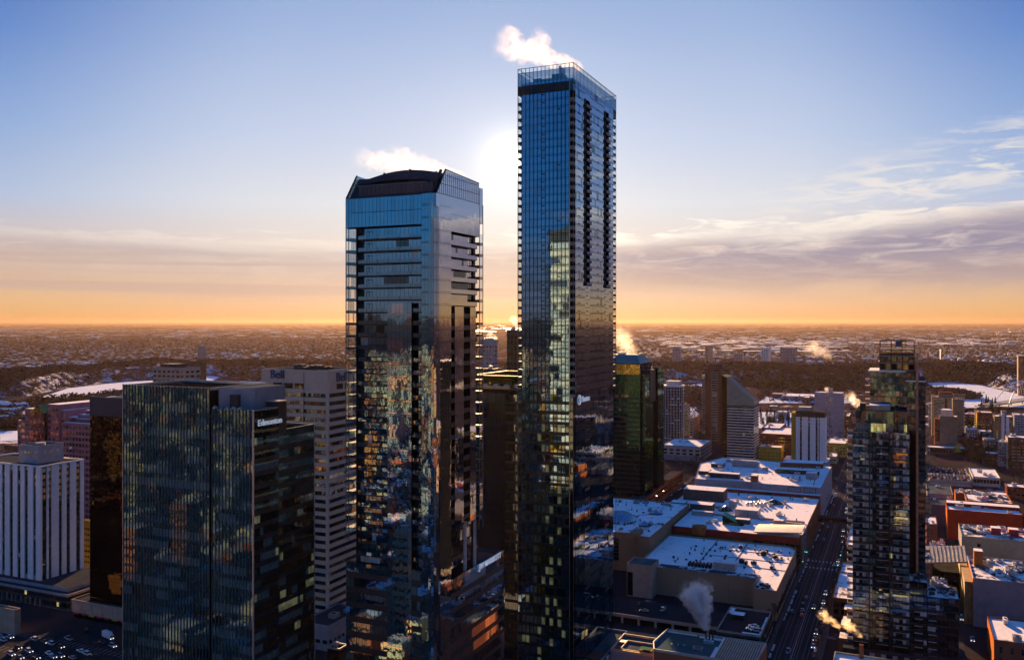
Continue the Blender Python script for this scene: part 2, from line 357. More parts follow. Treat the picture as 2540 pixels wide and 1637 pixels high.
# ------------------------------------------------------------------ panes: real thin boxes, the nearest ones single objects
BOXF = [(0, 1, 2, 3), (0, 4, 5, 1), (1, 5, 6, 2), (2, 6, 7, 3), (3, 7, 4, 0)]
PMESH = {}
def pane_mesh(w, h, t, m):
    key = (round(w, 2), round(h, 2), round(t, 3), m.name)
    if key not in PMESH:
        me = bpy.data.meshes.new('pane_'+m.name); a, b = w/2, h/2
        me.from_pydata([(-a, -t, -b), (a, -t, -b), (a, -t, b), (-a, -t, b), (-a, 0, -b), (a, 0, -b), (a, 0, b), (-a, 0, b)], [], BOXF)
        me.materials.append(m); PMESH[key] = me
    return PMESH[key]
class Panes:
    def __init__(s, root, name='glass_pane', limit=300, tilt=.0012, t=.05): s.root = root; s.name = name; s.limit = limit; s.tilt = tilt; s.t = t; s.r = []
    def add(s, cx, cy, cz, w, h, ang, m, seen=True):
        s.r.append((cx, cy, cz, w, h, ang, m, seen))
    def face(s, x, y, dx, dy, L, z0, z1, cw, fh, vis, sp=None, vr=.68, gap=.10, seen=True, spanes=None, off=0., hgap=None, run=.0, skip=None):
        """fill a wall from (x,y) along (dx,dy); vis/sp: material or function(col,row)->material"""
        nc = max(1, round(L/cw)); cw = L/nc; nr = max(1, round((z1-z0)/fh)); fh = (z1-z0)/nr
        nx, ny = dy, -dx; ang = math.atan2(dy, dx); hg = gap if hgap is None else hgap
        for r in range(nr):
            for c in range(nc):
                if skip and skip(c, r, nc, nr): continue
                a = (c+.5)*cw; px_, py_ = x+dx*a+nx*off, y+dy*a+ny*off; zb = z0+r*fh
                vh = fh*vr if sp is not None else fh
                mm = vis(c, r) if callable(vis) else vis
                if mm is not None: s.add(px_, py_, zb+(fh-vh)+vh/2, cw-gap, vh-hg, ang, mm, seen)
                if sp is not None:
                    ms = sp(c, r) if callable(sp) else sp
                    (spanes or s).add(px_, py_, zb+(fh-vh)/2, cw-gap, fh-vh-hg, ang, ms, seen)
        return s
    def finish(s):
        if not s.r: return
        sc_ = []
        for i, (cx, cy, cz, w, h, a, m, seen) in enumerate(s.r):
            d = dep(cx, cy); ok = seen and d > 10
            if ok:
                p, q = pxof(cx, cy), pyof(cz, cx, cy); ok = -5 < p < 2545 and -5 < q < 1642
                # size in pixels, turned faces count for less
                nx, ny = math.sin(a), -math.cos(a); f = abs(nx*cx+ny*cy)/math.hypot(cx, cy)
            sc_.append((-(w*f*h)/d/d if ok else 1, i))
        sc_.sort(); lim = [i for k, i in sc_[:s.limit] if k < 0]; one = set(lim)
        o3 = Vector(s.root['_o'])
        for i in lim:
            cx, cy, cz, w, h, a, m, seen = s.r[i]
            o = bpy.data.objects.new(s.name, pane_mesh(w, h, s.t, m)); COL.objects.link(o); o.parent = s.root
            o.location = (cx-o3[0], cy-o3[1], cz-o3[2]); o.rotation_euler = (random.gauss(0, s.tilt), 0, a+random.gauss(0, s.tilt)); o['_o'] = tuple(o3)
        rest = [r for i, r in enumerate(s.r) if i not in one]
        if rest:
            ms = []; idx = []
            for r in rest:
                if r[6] not in ms: ms.append(r[6])
                idx.append(ms.index(r[6]))
            A = np.array([r[:6] for r in rest]); n = len(A); w, h, a = A[:, 3]/2, A[:, 4]/2, A[:, 5]
            sx = np.array([-1, 1, 1, -1, -1, 1, 1, -1.]); sz = np.array([-1, -1, 1, 1, -1, -1, 1, 1.]); sy = np.array([1, 1, 1, 1, 0, 0, 0, 0.])
            lx = w[:, None]*sx; lz = h[:, None]*sz
            t1 = rng.normal(0, s.tilt, n)[:, None]; t2 = rng.normal(0, s.tilt, n)[:, None]
            ly = -(s.t*sy)+(lx*t1+lz*t2)*sy
            ca, sa = np.cos(a)[:, None], np.sin(a)[:, None]
            X = A[:, 0:1]+lx*ca-ly*sa-o3[0]; Y = A[:, 1:2]+lx*sa+ly*ca-o3[1]; Z = A[:, 2:3]+lz-o3[2]
            V = np.stack([X, Y, Z], -1).reshape(-1, 3)
            F = (np.array(BOXF)[None]+(np.arange(n)*8)[:, None, None]).reshape(-1, 4)
            o = fastmesh(s.name+'_field', V, F, ms, np.repeat(idx, 5)); o.parent = s.root; o['kind'] = 'stuff'; o['_o'] = tuple(o3)
def fastmesh(name, V, F, mats, mi=None, smooth=False):
    me = bpy.data.meshes.new(name); k = F.shape[1]
    me.vertices.add(len(V)); me.vertices.foreach_set('co', np.asarray(V, np.float32).ravel())
    me.loops.add(F.size); me.loops.foreach_set('vertex_index', F.astype(np.int32).ravel())
    me.polygons.add(len(F)); me.polygons.foreach_set('loop_start', np.arange(0, F.size, k, dtype=np.int32))
    for m in mats: me.materials.append(m)
    if mi is not None: me.polygons.foreach_set('material_index', np.asarray(mi, np.int32))
    me.polygons.foreach_set('use_smooth', np.zeros(len(F), bool))
    me.update(calc_edges=True); me.validate()
    o = bpy.data.objects.new(name, me); COL.objects.link(o); o['_o'] = (0., 0., 0.); return o
def text(parent, s, size, loc, ang, m, ext=.12, name='sign_letters'):
    """raised lettering standing off a wall whose outward direction is ang-90deg; loc = left end of baseline"""
    cu = bpy.data.curves.new('t', 'FONT'); cu.body = s; cu.size = size; cu.extrude = ext; cu.resolution_u = 3; cu.offset = size*.008
    tmp = bpy.data.objects.new('t', cu); COL.objects.link(tmp)
    dg = bpy.context.evaluated_depsgraph_get(); me = bpy.data.meshes.new_from_object(tmp.evaluated_get(dg))
    bpy.data.objects.remove(tmp)
    me.materials.clear(); me.materials.append(m)
    o = bpy.data.objects.new(name, me); COL.objects.link(o)
    o3 = parent['_o']; o.parent = parent; o['_o'] = tuple(o3)
    o.location = (loc[0]-o3[0], loc[1]-o3[1], loc[2]-o3[2]); o.rotation_euler = (math.pi/2, 0, ang); return o
def pick(*pairs, p=.38):
    """random material chooser, in runs along a floor"""
    ms = [q[0] for q in pairs]; ws = [q[1] for q in pairs]; st = {}
    def f(c, r):
        if (r not in st) or random.random() < p: st[r] = random.choices(ms, ws)[0]
        return st[r]
    return f
def locate(pl, pc, pr, d):
    """footprint of a grid aligned block from its left, near-corner and right edges in the photo"""
    if pc < 2240:
        x1, y0 = W2(pc, d); return fx(pl, y0), x1, y0, fy(pr, x1)
    x0, y0 = W2(pc, d); return x0, fx(pr, y0), y0, fy(pl, x0)
# ------------------------------------------------------------------ ground
def ground_mat():
    m = bpy.data.materials.new('prairie_city_ground'); m.use_nodes = True; t = NT(m.node_tree)
    pos = t.n('ShaderNodeNewGeometry').outputs['Position']
    r = t.n('ShaderNodeVectorMath', operation='LENGTH', i_0=pos).outputs['Value']
    a = t.noise(t.mapping(pos, (1/70., 1/70., 0)), 1., 7, .68, .3)
    b = t.noise(t.mapping(pos, (1/900., 1/900., 0)), 1., 5, .6)
    vor = t.n('ShaderNodeTexVoronoi', feature='F1', i_Vector=t.mapping(pos, (1/700., 1/420., 0)), i_Scale=1., distance='CHEBYCHEV', i_Randomness=.7).outputs['Color']
    cell = t.n('ShaderNodeSeparateColor', i_0=vor).outputs[0]
    sn = t.mr(t.m('ADD', a, t.m('MULTIPLY', t.m('SUBTRACT', b, .5), .45)), .605, .67)
    dk = t.mix(t.mr(t.noise(pos, .02, 5, .7), .35, .65), (.055, .040, .048), (.026, .022, .030))
    near = t.mix(sn, dk, (.68, .68, .72))
    fa = t.noise(t.mapping(pos, (1/2600., 1/2600., 0)), 1., 9, .66, .4)
    field = t.mix(t.mr(fa, .47, .56), (.035, .028, .028), t.mix(t.mr(cell, .3, .8), (.09, .065, .055), (.26, .24, .24)))
    c = t.mix(t.mr(r, 6000, 14000), near, field)
    p = t.n('ShaderNodeBsdfPrincipled', i_Base_Color=c, i_Roughness=.9); p.inputs['Specular IOR Level'].default_value = 0.
    t.n('ShaderNodeOutputMaterial', i_Surface=p.outputs[0]); return m
GM = ground_mat()
S = 150000.
structure(MB().add([(-S, -S, 0), (S, -S, 0), (S, S, 0), (-S, S, 0)], [(0, 1, 2, 3)], GM).build('ground'))
def sheet(name, poly, z, m):
    return structure(MB().add([(x, y, z) for x, y in poly], [tuple(range(len(poly)))], m).build(name))
def rect(x0, x1, y0, y1): return [(x0, y0), (x1, y0), (x1, y1), (x0, y1)]
DTG = snowmat('downtown_ground_snow', snow=(.34, .36, .40), under=(.030, .028, .031), amt=.67, scale=.03)
sheet('downtown_ground', rect(-900, 420, -300, 1020), .05, DTG)
# roads (kerbed pavements are added beside them)
XS = (-54.6, -35.4)      # the long street running away on the right
road_specs = [('main_street', -54.6, -35.4, 60, 1700), ('side_street', -181., -162., 60, 1500), ('west_street', 23.5, 31.5, 300, 1200), ('east_street', -420., -402., 330, 1100)]
for nm, a, b_, c_, d_ in road_specs: sheet(nm, rect(a, b_, c_, d_), .12, ASPH)
for nm, y0, y1 in (('north_avenue', 296, 322), ('cross_avenue', 849, 868), ('far_avenue', 1010, 1028)):
    sheet(nm, rect(-600, 300, y0, y1), .125, ASPH)
mk = MB()
for x in (-45.1,):
    y = 330.
    while y < 1000: mk.add([(x-.07, y, .135), (x+.07, y, .135), (x+.07, y+8.6, .135), (x-.07, y+8.6, .135)], [(0, 1, 2, 3)], PAINT); y += 9
for yc in (556, 572):
    for i in range(9):
        x = -53.6+i*2.1; mk.add([(x, yc, .135), (x+.6, yc, .135), (x+.6, yc+3.2, .135), (x, yc+3.2, .135)], [(0, 1, 2, 3)], PAINT)
for i in range(14):
    x = -37.5+.0; mk.add([(-34.9, 549.2+i*0, .135), (-34.9, 549.2, .135), (-34.9, 549.2, .135)], [(0, 1, 2)], PAINT) if 0 else None
structure(mk.build('road_markings', kind='structure'))
for nm, x0, x1, y0, y1 in (('sidewalk', -56.6, -54.6, 325, 846), ('sidewalk', -35.4, -32.4, 325, 846), ('sidewalk', -183.5, -181., 325, 846), ('sidewalk', -162., -159.5, 325, 846), ('sidewalk', -56.6, -54.6, 871, 1005), ('sidewalk', -35.4, -32.4, 871, 1005)):
    structure(MB().box(x0, x1, y0, y1, 0, .27, PAVE).build(nm))
bk = MB(); SNB = snowmat('dirty_snow', snow=(.55, .56, .60), under=(.22, .21, .21), amt=.42, scale=.5)
for xk, sgn in ((-54.4, 1), (-35.6, -1), (-180.8, 1), (-162.2, -1)):
    y = 330.
    while y < 846:
        L_ = random.uniform(3, 11); w_ = random.uniform(.5, 1.3); h_ = random.uniform(.2, .55)
        if random.random() < .6:
            bk.add([(xk, y, .13), (xk+sgn*w_, y+.4, .13), (xk+sgn*w_*random.uniform(.7, 1.1), y+L_-.5, .13), (xk, y+L_, .13), (xk+sgn*w_*.4, y+L_*.3, .13+h_), (xk+sgn*w_*.45, y+L_*.7, .13+h_*.8)], [(0, 1, 4), (1, 2, 5, 4), (2, 3, 5), (3, 0, 4, 5)], SNB)
        y += L_+random.uniform(.5, 4)
bk.build('snow_bank', kind='stuff')
tk = MB(); SLU = mat('slush', (.10, .10, .105), .95, vary=.4, vs_=.4, col2=(.05, .05, .052))
for x in (-51.6, -49.9, -47.2, -45.9, -44.2, -42.9, -40.4, -38.6): tk.add([(x-.22, 330, .131), (x+.22, 330, .131), (x+.22, 1000, .131), (x-.22, 1000, .131)], [(0, 1, 2, 3)], SLU)
structure(tk.build('tyre_tracks', kind='structure'))
# parking lot bottom left
sheet('parking_lot', [(-450, 240), (-300, 240), (-300, 296), (-450, 296)], .12, ASPH)
mk = MB()
for row in (252, 268, 284):
    for i in range(40):
        x = -430+i*2.9; mk.add([(x, row, .135), (x+.12, row, .135), (x+.12, row+5, .135), (x, row+5, .135)], [(0, 1, 2, 3)], PAINT)
structure(mk.build('parking_lines', kind='structure'))
# frozen river and snow flats
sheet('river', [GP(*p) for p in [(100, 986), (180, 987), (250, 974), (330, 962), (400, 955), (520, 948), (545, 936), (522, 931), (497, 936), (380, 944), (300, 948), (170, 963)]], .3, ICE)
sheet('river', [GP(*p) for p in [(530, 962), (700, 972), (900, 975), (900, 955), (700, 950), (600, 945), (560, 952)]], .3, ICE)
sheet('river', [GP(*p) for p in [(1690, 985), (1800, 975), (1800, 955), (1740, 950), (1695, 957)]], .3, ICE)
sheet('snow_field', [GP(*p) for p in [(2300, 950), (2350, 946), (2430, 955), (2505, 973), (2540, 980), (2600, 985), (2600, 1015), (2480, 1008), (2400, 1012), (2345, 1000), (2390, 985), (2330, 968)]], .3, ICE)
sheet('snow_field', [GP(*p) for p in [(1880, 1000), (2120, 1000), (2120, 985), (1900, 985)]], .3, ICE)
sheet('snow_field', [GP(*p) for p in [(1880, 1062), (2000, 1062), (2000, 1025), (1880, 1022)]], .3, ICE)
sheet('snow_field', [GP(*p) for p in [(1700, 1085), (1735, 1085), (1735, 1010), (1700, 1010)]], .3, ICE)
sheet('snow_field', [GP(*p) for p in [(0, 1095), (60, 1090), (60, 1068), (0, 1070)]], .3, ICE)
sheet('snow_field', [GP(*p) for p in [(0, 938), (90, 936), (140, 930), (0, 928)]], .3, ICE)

BLM = snowmat('bluff_snow_soil', snow=(.55, .58, .64), under=(.05, .04, .042), amt=.53, scale=.03)
pxs = np.arange(-400, 2701, 20.); ss = np.array([-5, 15, 35, 60, 85, 110, 135, 180, 260, 380, 500, 620, 740, 860.]); V = []
for p_ in pxs:
    t0_ = np.interp(p_, _tp, _td)
    for s_ in ss: d_ = t0_+s_; x_, y_ = W2(p_, d_); V.append((x_, y_, float(bluff(p_, d_))+.02 if 0 < s_ < 860 else -.3))
k_ = len(ss); F = [(i*k_+j, (i+1)*k_+j, (i+1)*k_+j+1, i*k_+j+1) for i in range(len(pxs)-1) for j in range(k_-1)]
structure(MB().add(V, F, BLM).build('river_bluff', smooth=True))

def parapet(mb, x0, x1, y0, y1, z, h, m, w=.4):
    mb.box(x0, x1, y0, y0+w, z, z+h, m); mb.box(x0, x1, y1-w, y1, z, z+h, m)
    mb.box(x0, x0+w, y0+w, y1-w, z, z+h, m); mb.box(x1-w, x1, y0+w, y1-w, z, z+h, m)
def roofunits(root, x0, x1, y0, y1, z, n, m=SILV, smin=1.5, smax=4., h=(1., 2.6), name='rooftop_unit'):
    for i in range(n):
        a, b = random.uniform(smin, smax), random.uniform(smin, smax); x = random.uniform(x0, max(x0+.1, x1-a)); y = random.uniform(y0, max(y0+.1, y1-b)); hh = random.uniform(*h)
        q = MB(); q.box(x, x+a, y, y+b, z+.2, z+hh, m, top=SNOWC if random.random() < .4 else m)
        q.box(x+.2, x+.4, y+.1, y+b-.1, z, z+.2, DARKM); q.box(x+a-.4, x+a-.2, y+.1, y+b-.1, z, z+.2, DARKM)
        q.cyl(x+a/2, y+b/2, z+hh, z+hh+.3, min(a, b)*.3, min(a, b)*.28, DARKM, 8)
        q.build(name, root)
def simple(label, pl, pc, pr, d, ytop, wall, roof=SNOW, win=None, seen_w=True, par=.8, units=2, cat='building', name='city_building', group=None, lim=160, z=None, base=None, wname='window', parm=None, zb=0.):
    """a free-standing block with window grid, parapet and roof plant; returns root and box"""
    if base is not None: d = FPX*CAM_H/(base-798)
    x0, x1, y0, y1 = locate(pl, pc, pr, d)
    cx, cy_ = (x1 if pc < 2240 else x0), y0
    if z is None: z = zat(ytop, cx, cy_)
    y1 = max(y1, y0+3); y1 = min(y1, y0+70)
    root = thing(name, label, cat, ((x0+x1)/2, (y0+y1)/2, 0), group)
    MB().box(x0, x1, y0, y1, zb, z-par, wall).build('wall', root)
    r = MB(); parapet(r, x0-.05, x1+.05, y0-.05, y1+.05, z-par, par, parm or wall); r.build('parapet', root)
    MB().box(x0+.35, x1-.35, y0+.35, y1-.35, z-par, z-par+.15, roof).build('roof', root)
    if units: roofunits(root, x0+1, x1-1, y0+1, y1-1, z-par+.15, units, smax=max(2, min(6, (x1-x0)*.3)))
    if win:
        cw, fh, vr, wm = win[:4]; sp = win[4] if len(win) > 4 else None
        P = Panes(root, wname, lim, .002)
        hh = z-par-1.2
        if sp is None:
            n = int((hh-2)/fh); 
            for zz in range(n):
                zb_ = 2+zz*fh
                for (x, y, dx, dy, L, sn) in ((x0, y0, 1, 0, x1-x0, True), (x1, y0, 0, 1, y1-y0, pc < 2240), (x0, y1, 0, -1, y1-y0, pc >= 2240)):
                    k = max(1, int((L-1)/cw)); st = L/k
                    for i in range(k):
                        a = (i+.5)*st; P.add(x+dx*a, y+dy*a, zb_+fh*.5, st*.62, fh*vr, math.atan2(dy, dx), wm() if callable(wm) else wm, sn)
        else:
            P.face(x0, y0, 1, 0, x1-x0, 2, hh, cw, fh, wm, sp, vr); P.face(x1, y0, 0, 1, y1-y0, 2, hh, cw, fh, wm, sp, vr, seen=pc < 2240)
            P.face(x0, y1, 0, -1, y1-y0, 2, hh, cw, fh, wm, sp, vr, seen=pc >= 2240)
        P.finish()
    return root, (x0, x1, y0, y1, z-par)

# ================================================================== EDMONTON TOWER (left foreground)
def edmonton_tower():
    ex1, ey0 = W2(629, 270); ey1 = fy(782, ex1); ex0 = fx(307, ey0)
    xb = fx(527, ey0); xa = fx(520, ey0)
    root = thing('glass_office_tower', 'dark teal glass office tower with closely spaced vertical fins and an Edmonton sign', 'skyscraper', ((ex0+ex1)/2, (ey0+ey1)/2, 0))
    zA = zat(962, xa, ey0); zB = zat(1018, ex1, ey0)
    yB = fy(691, ex1); zC = zat(997, ex1, yB); yC = fy(711, ex1); zD = zat(1064, ex1, yC)
    MB().box(ex0, xa, ey0, ey1-4, 0, zA-.8, BLACK).build('tower_core', root)
    MB().box(xb, ex1, ey0, yB, 0, zB-1.2, BLACK).build('tower_core', root)
    MB().box(xb-1, ex1-.6, yB, ey1, 0, zD-1.0, BLACK).build('tower_core', root)
    MB().box(xa, xb, ey0+1.8, ey1-6, 0, zB-3, BLACK).build('recess_wall', root)
    # rear screen
    q = MB(); q.box(ex1-5, ex1, yB, yC, zD-1, zC, DARKM); q.box(ex1-5.2, ex1+.15, yB-.15, yC+.15, zC, zC+.3, MULLB); q.build('roof_screen', root)
    q = MB(); q.box(xb+.3, ex1-.4, ey0+.4, yB-.4, zB-1.2, zB-1.0, ROOFG); q.build('roof', root)
    q = MB(); parapet(q, ex0, xa, ey0, ey1-4, zA-.8, .8, MULLB, .35); q.build('parapet', root)
    q = MB(); parapet(q, xb, ex1, ey0, yB, zB-1.2, 1.2, MULLB, .3); q.build('parapet', root)
    q = MB(); parapet(q, xb-1, ex1-.6, yC, ey1, zD-1, 1., MULL, .3); q.build('parapet', root)
    # penthouse between the wings
    px0 = fx(520, ey0+8); px1 = fx(658, ey0+14)
    px1 = min(px1, ex1-6)
    q = MB(); q.prism([(xa, ey0+4), (xa+9, ey0+9), (px1, ey0+9), (px1, ey1-7), (xa, ey1-7)], zB-1.2, zat(962, xa+9, ey0+9), GREYW, top=ROOFG); q.build('penthouse', root)
    q = MB(); q.box(xa+5.2, xa+8.4, ey0+3.2, ey0+4.6, zB+.2, zB+4.2, DARKM); q.build('louvre', root)
    for i in range(9):
        x = ex1-27+i*2.5; 
        if x > ex1-2.5: break
        q = MB(); q.cyl(x, ey0+2.0, zB-1.0, zB+.2, .85, .85, SILV, 12); q.cyl(x, ey0+2.0, zB+.2, zB+.65, .85, .3, METALR, 12); q.build('roof_fan', root)
    for i in range(4):
        MB().cyl(ex1-22+i*3.1, ey0+6.8, zB-1, zB+3.2-.3*i, .3, .3, SILV, 8).build('exhaust_pipe', root)
    vis = pick((G_ED, 66), (G_EDB, 28), (G_DARK, 6), p=.20); visw = pick((G_DARK, 60), (G_EDB, 28), (G_EDL, 5), (G_ED, 7), p=.28)
    P = Panes(root, 'glass_pane', 300, .0016); SPn = Panes(root, 'spandrel_pane', 150, .0010)
    fhA = 4.05
    P.face(ex0, ey0, 1, 0, xa-ex0, 0, zA-5.5, 1.32, fhA, vis, SG_ED, .66, spanes=SPn, gap=.05)
    P.face(ex0, ey0, 1, 0, xa-ex0, zA-5.5, zA, 1.32, 5.5, G_ED, None, gap=.07)
    P.face(xb, ey0, 1, 0, ex1-xb, 0, zB-8.5, 1.32, fhA, vis, SG_ED, .66, spanes=SPn, gap=.05)
    P.face(xb, ey0, 1, 0, ex1-xb, zB-8.5, zB-.05, 1.32, 4.2, G_ED, None, gap=.07)
    P.face(ex1, ey0, 0, 1, yB-ey0, 0, zB-8.5, 1.5, fhA, visw, SPAN, .60, spanes=SPn, gap=.08)
    P.face(ex1, ey0, 0, 1, yB-ey0, zB-8.5, zB-.05, 1.5, 8.4, G_DARK, None, gap=.08)
    P.face(ex1-.6, yB, 0, 1, ey1-yB, 0, zD-2.5, 1.5, fhA, visw, SPAN, .60, spanes=SPn, gap=.08)
    P.face(ex1-.6, yB, 0, 1, ey1-yB, zD-2.5, zD, 1.5, 2.5, G_ED, None, gap=.08)
    P.face(ex1-5, yC, 1, 0, 4.4, zD, zC-8, 1.5, 4, G_EDB, None)
    P.finish(); SPn.finish()
    for a, b, z in ((ex0, xa, zA+.2), (xb, ex1, zB+.1)):
        n = round((b-a)/1.32)
        for i in range(n+1):
            x = a+(b-a)*i/n; MB().box(x-.05, x+.05, ey0-.34, ey0-.03, 0, z, MULL).build('vertical_fin', root)
    MB().box(ex1-.12, ex1+.25, ey0-.40, ey0-.0, 0, zB+.2, MULLB).build('corner_fin', root)
    MB().box(ex1-.7, ex1-.35, ey1-.02, ey1+.3, 0, zD+.1, MULLB).build('corner_fin', root)
    MB().box(ex0-.3, ex0, ey0-.3, ey0, 0, zA+.2, MULLB).build('corner_fin', root)
    xs = ex1+.25; ys = fy(638, ex1)
    zt = zat(1057, ex1, ys)
    L = fy(685, ex1)-ys
    text(root, 'Edmonton', 2.75, (xs, ys, zt), math.pi/2, SIGNW, .15)
    # podium
    q = MB(); q.box(ex0-6, ex1+4, ey0-2, ey1+3, 0, 7, GREYW, top=SNOW); q.build('podium', root)
    return ex0, ex1, ey0, ey1
ED = edmonton_tower()

# ================================================================== TOWER WITH THE SLOPED GLASS CROWN (JW)
def marriott():
    x0, x1, y0, y1 = -159., -127., 230., 262.
    root = thing('condominium_tower', 'tall blue glass tower with balconies and a sloped glass crown, hotel sign on its podium', 'skyscraper', (-143, 246, 0))
    zn = 186.4; zr = 194.3; zm = 74.
    # floors
    fh = 3.75; ztopf = zat(557, -134., 230.)    # top of the balcony stack
    rxa = fx(884, y0); rxb = fx(1046, y0)       # recess on the north face
    cxa = fx(961, y0); cxb = fx(1021, y0)       # bay that fills the middle lower down
    zbay = zat(752, cxa, y0)
    rec = 2.2
    wya = fy(1119, x1); wyb = fy(1184, x1)      # recess on the west face
    zbw = zat(760, x1, wya)
    zlow = zat(1410, -140, y0)
    core = MB(); core.box(x0+2.6, x1-rec, y0+rec, y1-2.6, 0, zn-1, BLACK)
    core.build('tower_core', root)
    P = Panes(root, 'glass_pane', 300, .0011, .05); B = Panes(root, 'balcony_window', 200, .0015, .05)
    cr = 2.6
    def poly_corner(off=0):  # rounded north-west corner
        return [(x1-cr+(cr+off)*math.sin(a), y0+cr-(cr+off)*math.cos(a)) for a in [math.pi/2*i/5 for i in range(6)]]
    # solid bays behind the glass
    def bay(a, b, z0_, z1_, nm='glass_bay'):
        MB().box(a, b, y0, y0+rec, z0_, z1_, BLACK).build(nm, root)
    def bayw(a, b, z0_, z1_, nm='glass_bay'):
        MB().box(x1-rec, x1, a, b, z0_, z1_, BLACK).build(nm, root)
    c = poly_corner()
    poly = [(rxb, y0)]+c+[(x1, wya), (x1-rec, wya), (x1-rec, y0+rec), (rxb, y0+rec)]
    MB().prism(poly, 0, zn-.1, BLACK).build('corner_bay', root)
    eax = fx(884, y0)
    zt = ztopf
    # top band above balconies
    bay(x0+2.0, rxb, zt, zn-.1, 'upper_storeys'); bayw(wya, y1-2.6, zt-1.5, zn, 'upper_storeys')
    bay(cxa, cxb, 0, zbay); 
    bayw(fy(1128, x1), fy(1150, x1), 84, zbw); bayw(fy(1166, x1), fy(1180, x1), 84, zbw)
    # slabs with glass balustrades
    n = int((zt-72)/fh); slabz = [zt-fh*(i+1)+.0 for i in range(n)]
    for i, z in enumerate(slabz):
        full = z > zbay-.5
        for (a, b) in (((rxa, rxb),) if full else ((rxa, cxa), (cxb, rxb))):
            seg = 6; V = []; bul = .55 if b-a > 10 else .15
            pts = [(a+(b-a)*k/seg, y0+.35-bul*math.sin(math.pi*k/seg)) for k in range(seg+1)]
            poly = pts+[(b, y0+rec+.02), (a, y0+rec+.02)]
            sl = MB().prism(poly, z-.35, z, DARKM).build('balcony', root)
            g = MB()
            for k in range(seg):
                (ax, ay), (bx, by) = pts[k], pts[k+1]
                g.add([(ax, ay, z), (bx, by, z), (bx, by, z+1.05), (ax, ay, z+1.05), (ax, ay+.04, z), (bx, by+.04, z), (bx, by+.04, z+1.05), (ax, ay+.04, z+1.05)], [(0, 1, 2, 3), (5, 4, 7, 6), (3, 2, 6, 7)], G_HALF)
                g.box(ax-.04, ax+.04, ay-.05, ay+.02, z, z+1.12, MULLD)
            g.build('balustrade', sl)
        fullw = z > zbw-.5
        for (a, b) in (((wya, wyb),) if fullw else ((wya, fy(1128, x1)), (fy(1150, x1), fy(1166, x1)), (fy(1180, x1), wyb))):
            if z < 84: continue
            sl = MB().box(x1-rec, x1-.1, a, b, z-1.5-.35, z-1.5, DARKM).build('balcony', root)
            MB().box(x1-.16, x1-.05, a, b, z-1.5-.2, z-1.5+1.1, G_JWW if fullw else SPAN).build('balustrade', sl)
        B.face(rxa, y0+rec, 1, 0, rxb-rxa, z, z+fh-.35, 1.45, fh, pick((G_JW, 66), (G_JW2, 24), (G_DARK, 6), (G_CURT, 4)), None, gap=.10)
        B.face(x1-rec, wya, 0, 1, wyb-wya, z-1.5, z-1.5+fh-.35, 1.45, fh, pick((G_JWW, 60), (G_DARK, 40)), None, gap=.10)
        # door leaves in frames
        if i < 9:
            xx = rxa+2.4; d_ = MB()
            for k in range(3): d_.box(xx+k*1.0-.05, xx+k*1.0+.05, y0+rec-.12, y0+rec-.04, z, z+2.5, MULLD)
            d_.box(xx-.05, xx+2.05, y0+rec-.12, y0+rec-.04, z+2.45, z+2.6, MULLD); d_.build('balcony_door', root)
    # flush glass
    cw = 1.32
    P.face(rxb, y0, 1, 0, x1-cr-rxb, 0, zn, cw, fh, pick((G_JW, 82), (G_JW2, 18), p=.8), SG_JW, .86, gap=.06)
    for k in range(5):
        (ax, ay), (bx, by) = c[k], c[k+1]; L = math.hypot(bx-ax, by-ay)
        P.face(ax, ay, (bx-ax)/L, (by-ay)/L, L, 0, zn, 1, fh, G_JW if k < 2 else G_JWW, SG_JWW, .90, gap=.05)
    P.face(x1, y0+cr, 0, 1, wya-y0-cr, 0, zn, cw, fh, G_JWW, SG_JWW, .86, gap=.06)
    P.face(x0+2.0, y0, 1, 0, rxb-x0-2.0, zt, zn-.2, cw, 4.2, pick((G_JW, 80), (G_JW2, 20), p=.8), None, gap=.10, hgap=.14)
    P.face(x1, wya, 0, 1, y1-2.6-wya, zt-1.5, zn, cw, 4.4, G_JWW, None, gap=.06)
    P.face(cxa, y0, 1, 0, cxb-cxa, 0, zbay, cw, fh, pick((G_JW, 80), (G_JWW, 20)), SG_JWW, .84, gap=.06)
    P.face(fy(1128, x1) and x1, fy(1128, x1), 0, 1, fy(1150, x1)-fy(1128, x1), 84, zbw, cw, fh, G_JWW, SG_JWW, .84, gap=.06)
    P.face(x1, fy(1166, x1), 0, 1, fy(1180, x1)-fy(1166, x1), 84, zbw, cw, fh, G_JWW, SG_JWW, .84, gap=.06)
    # lower solid storeys
    zl = zlow
    MB().box(x0, rxb, y0+.05, y0+rec+.02, 0, zl, BLACK).build('lower_storeys', root)
    P.face(x0, y0+.05, 1, 0, cxa-x0, 0, zl, 1.5, 4.6, pick((G_JW, 60), (G_DARK, 20), (G_STW, 20)), SPAN, .62, gap=.09)
    P.face(cxb, y0+.05, 1, 0, rxb-cxb, 0, zl, 1.5, 4.6, pick((G_JW, 70), (G_DARK, 30)), SPAN, .62, gap=.09)
    # see-through corner bays: bare floor plates with clear glass
    C = Panes(root, 'corner_pane', 120, .0008, .012); z = 84.
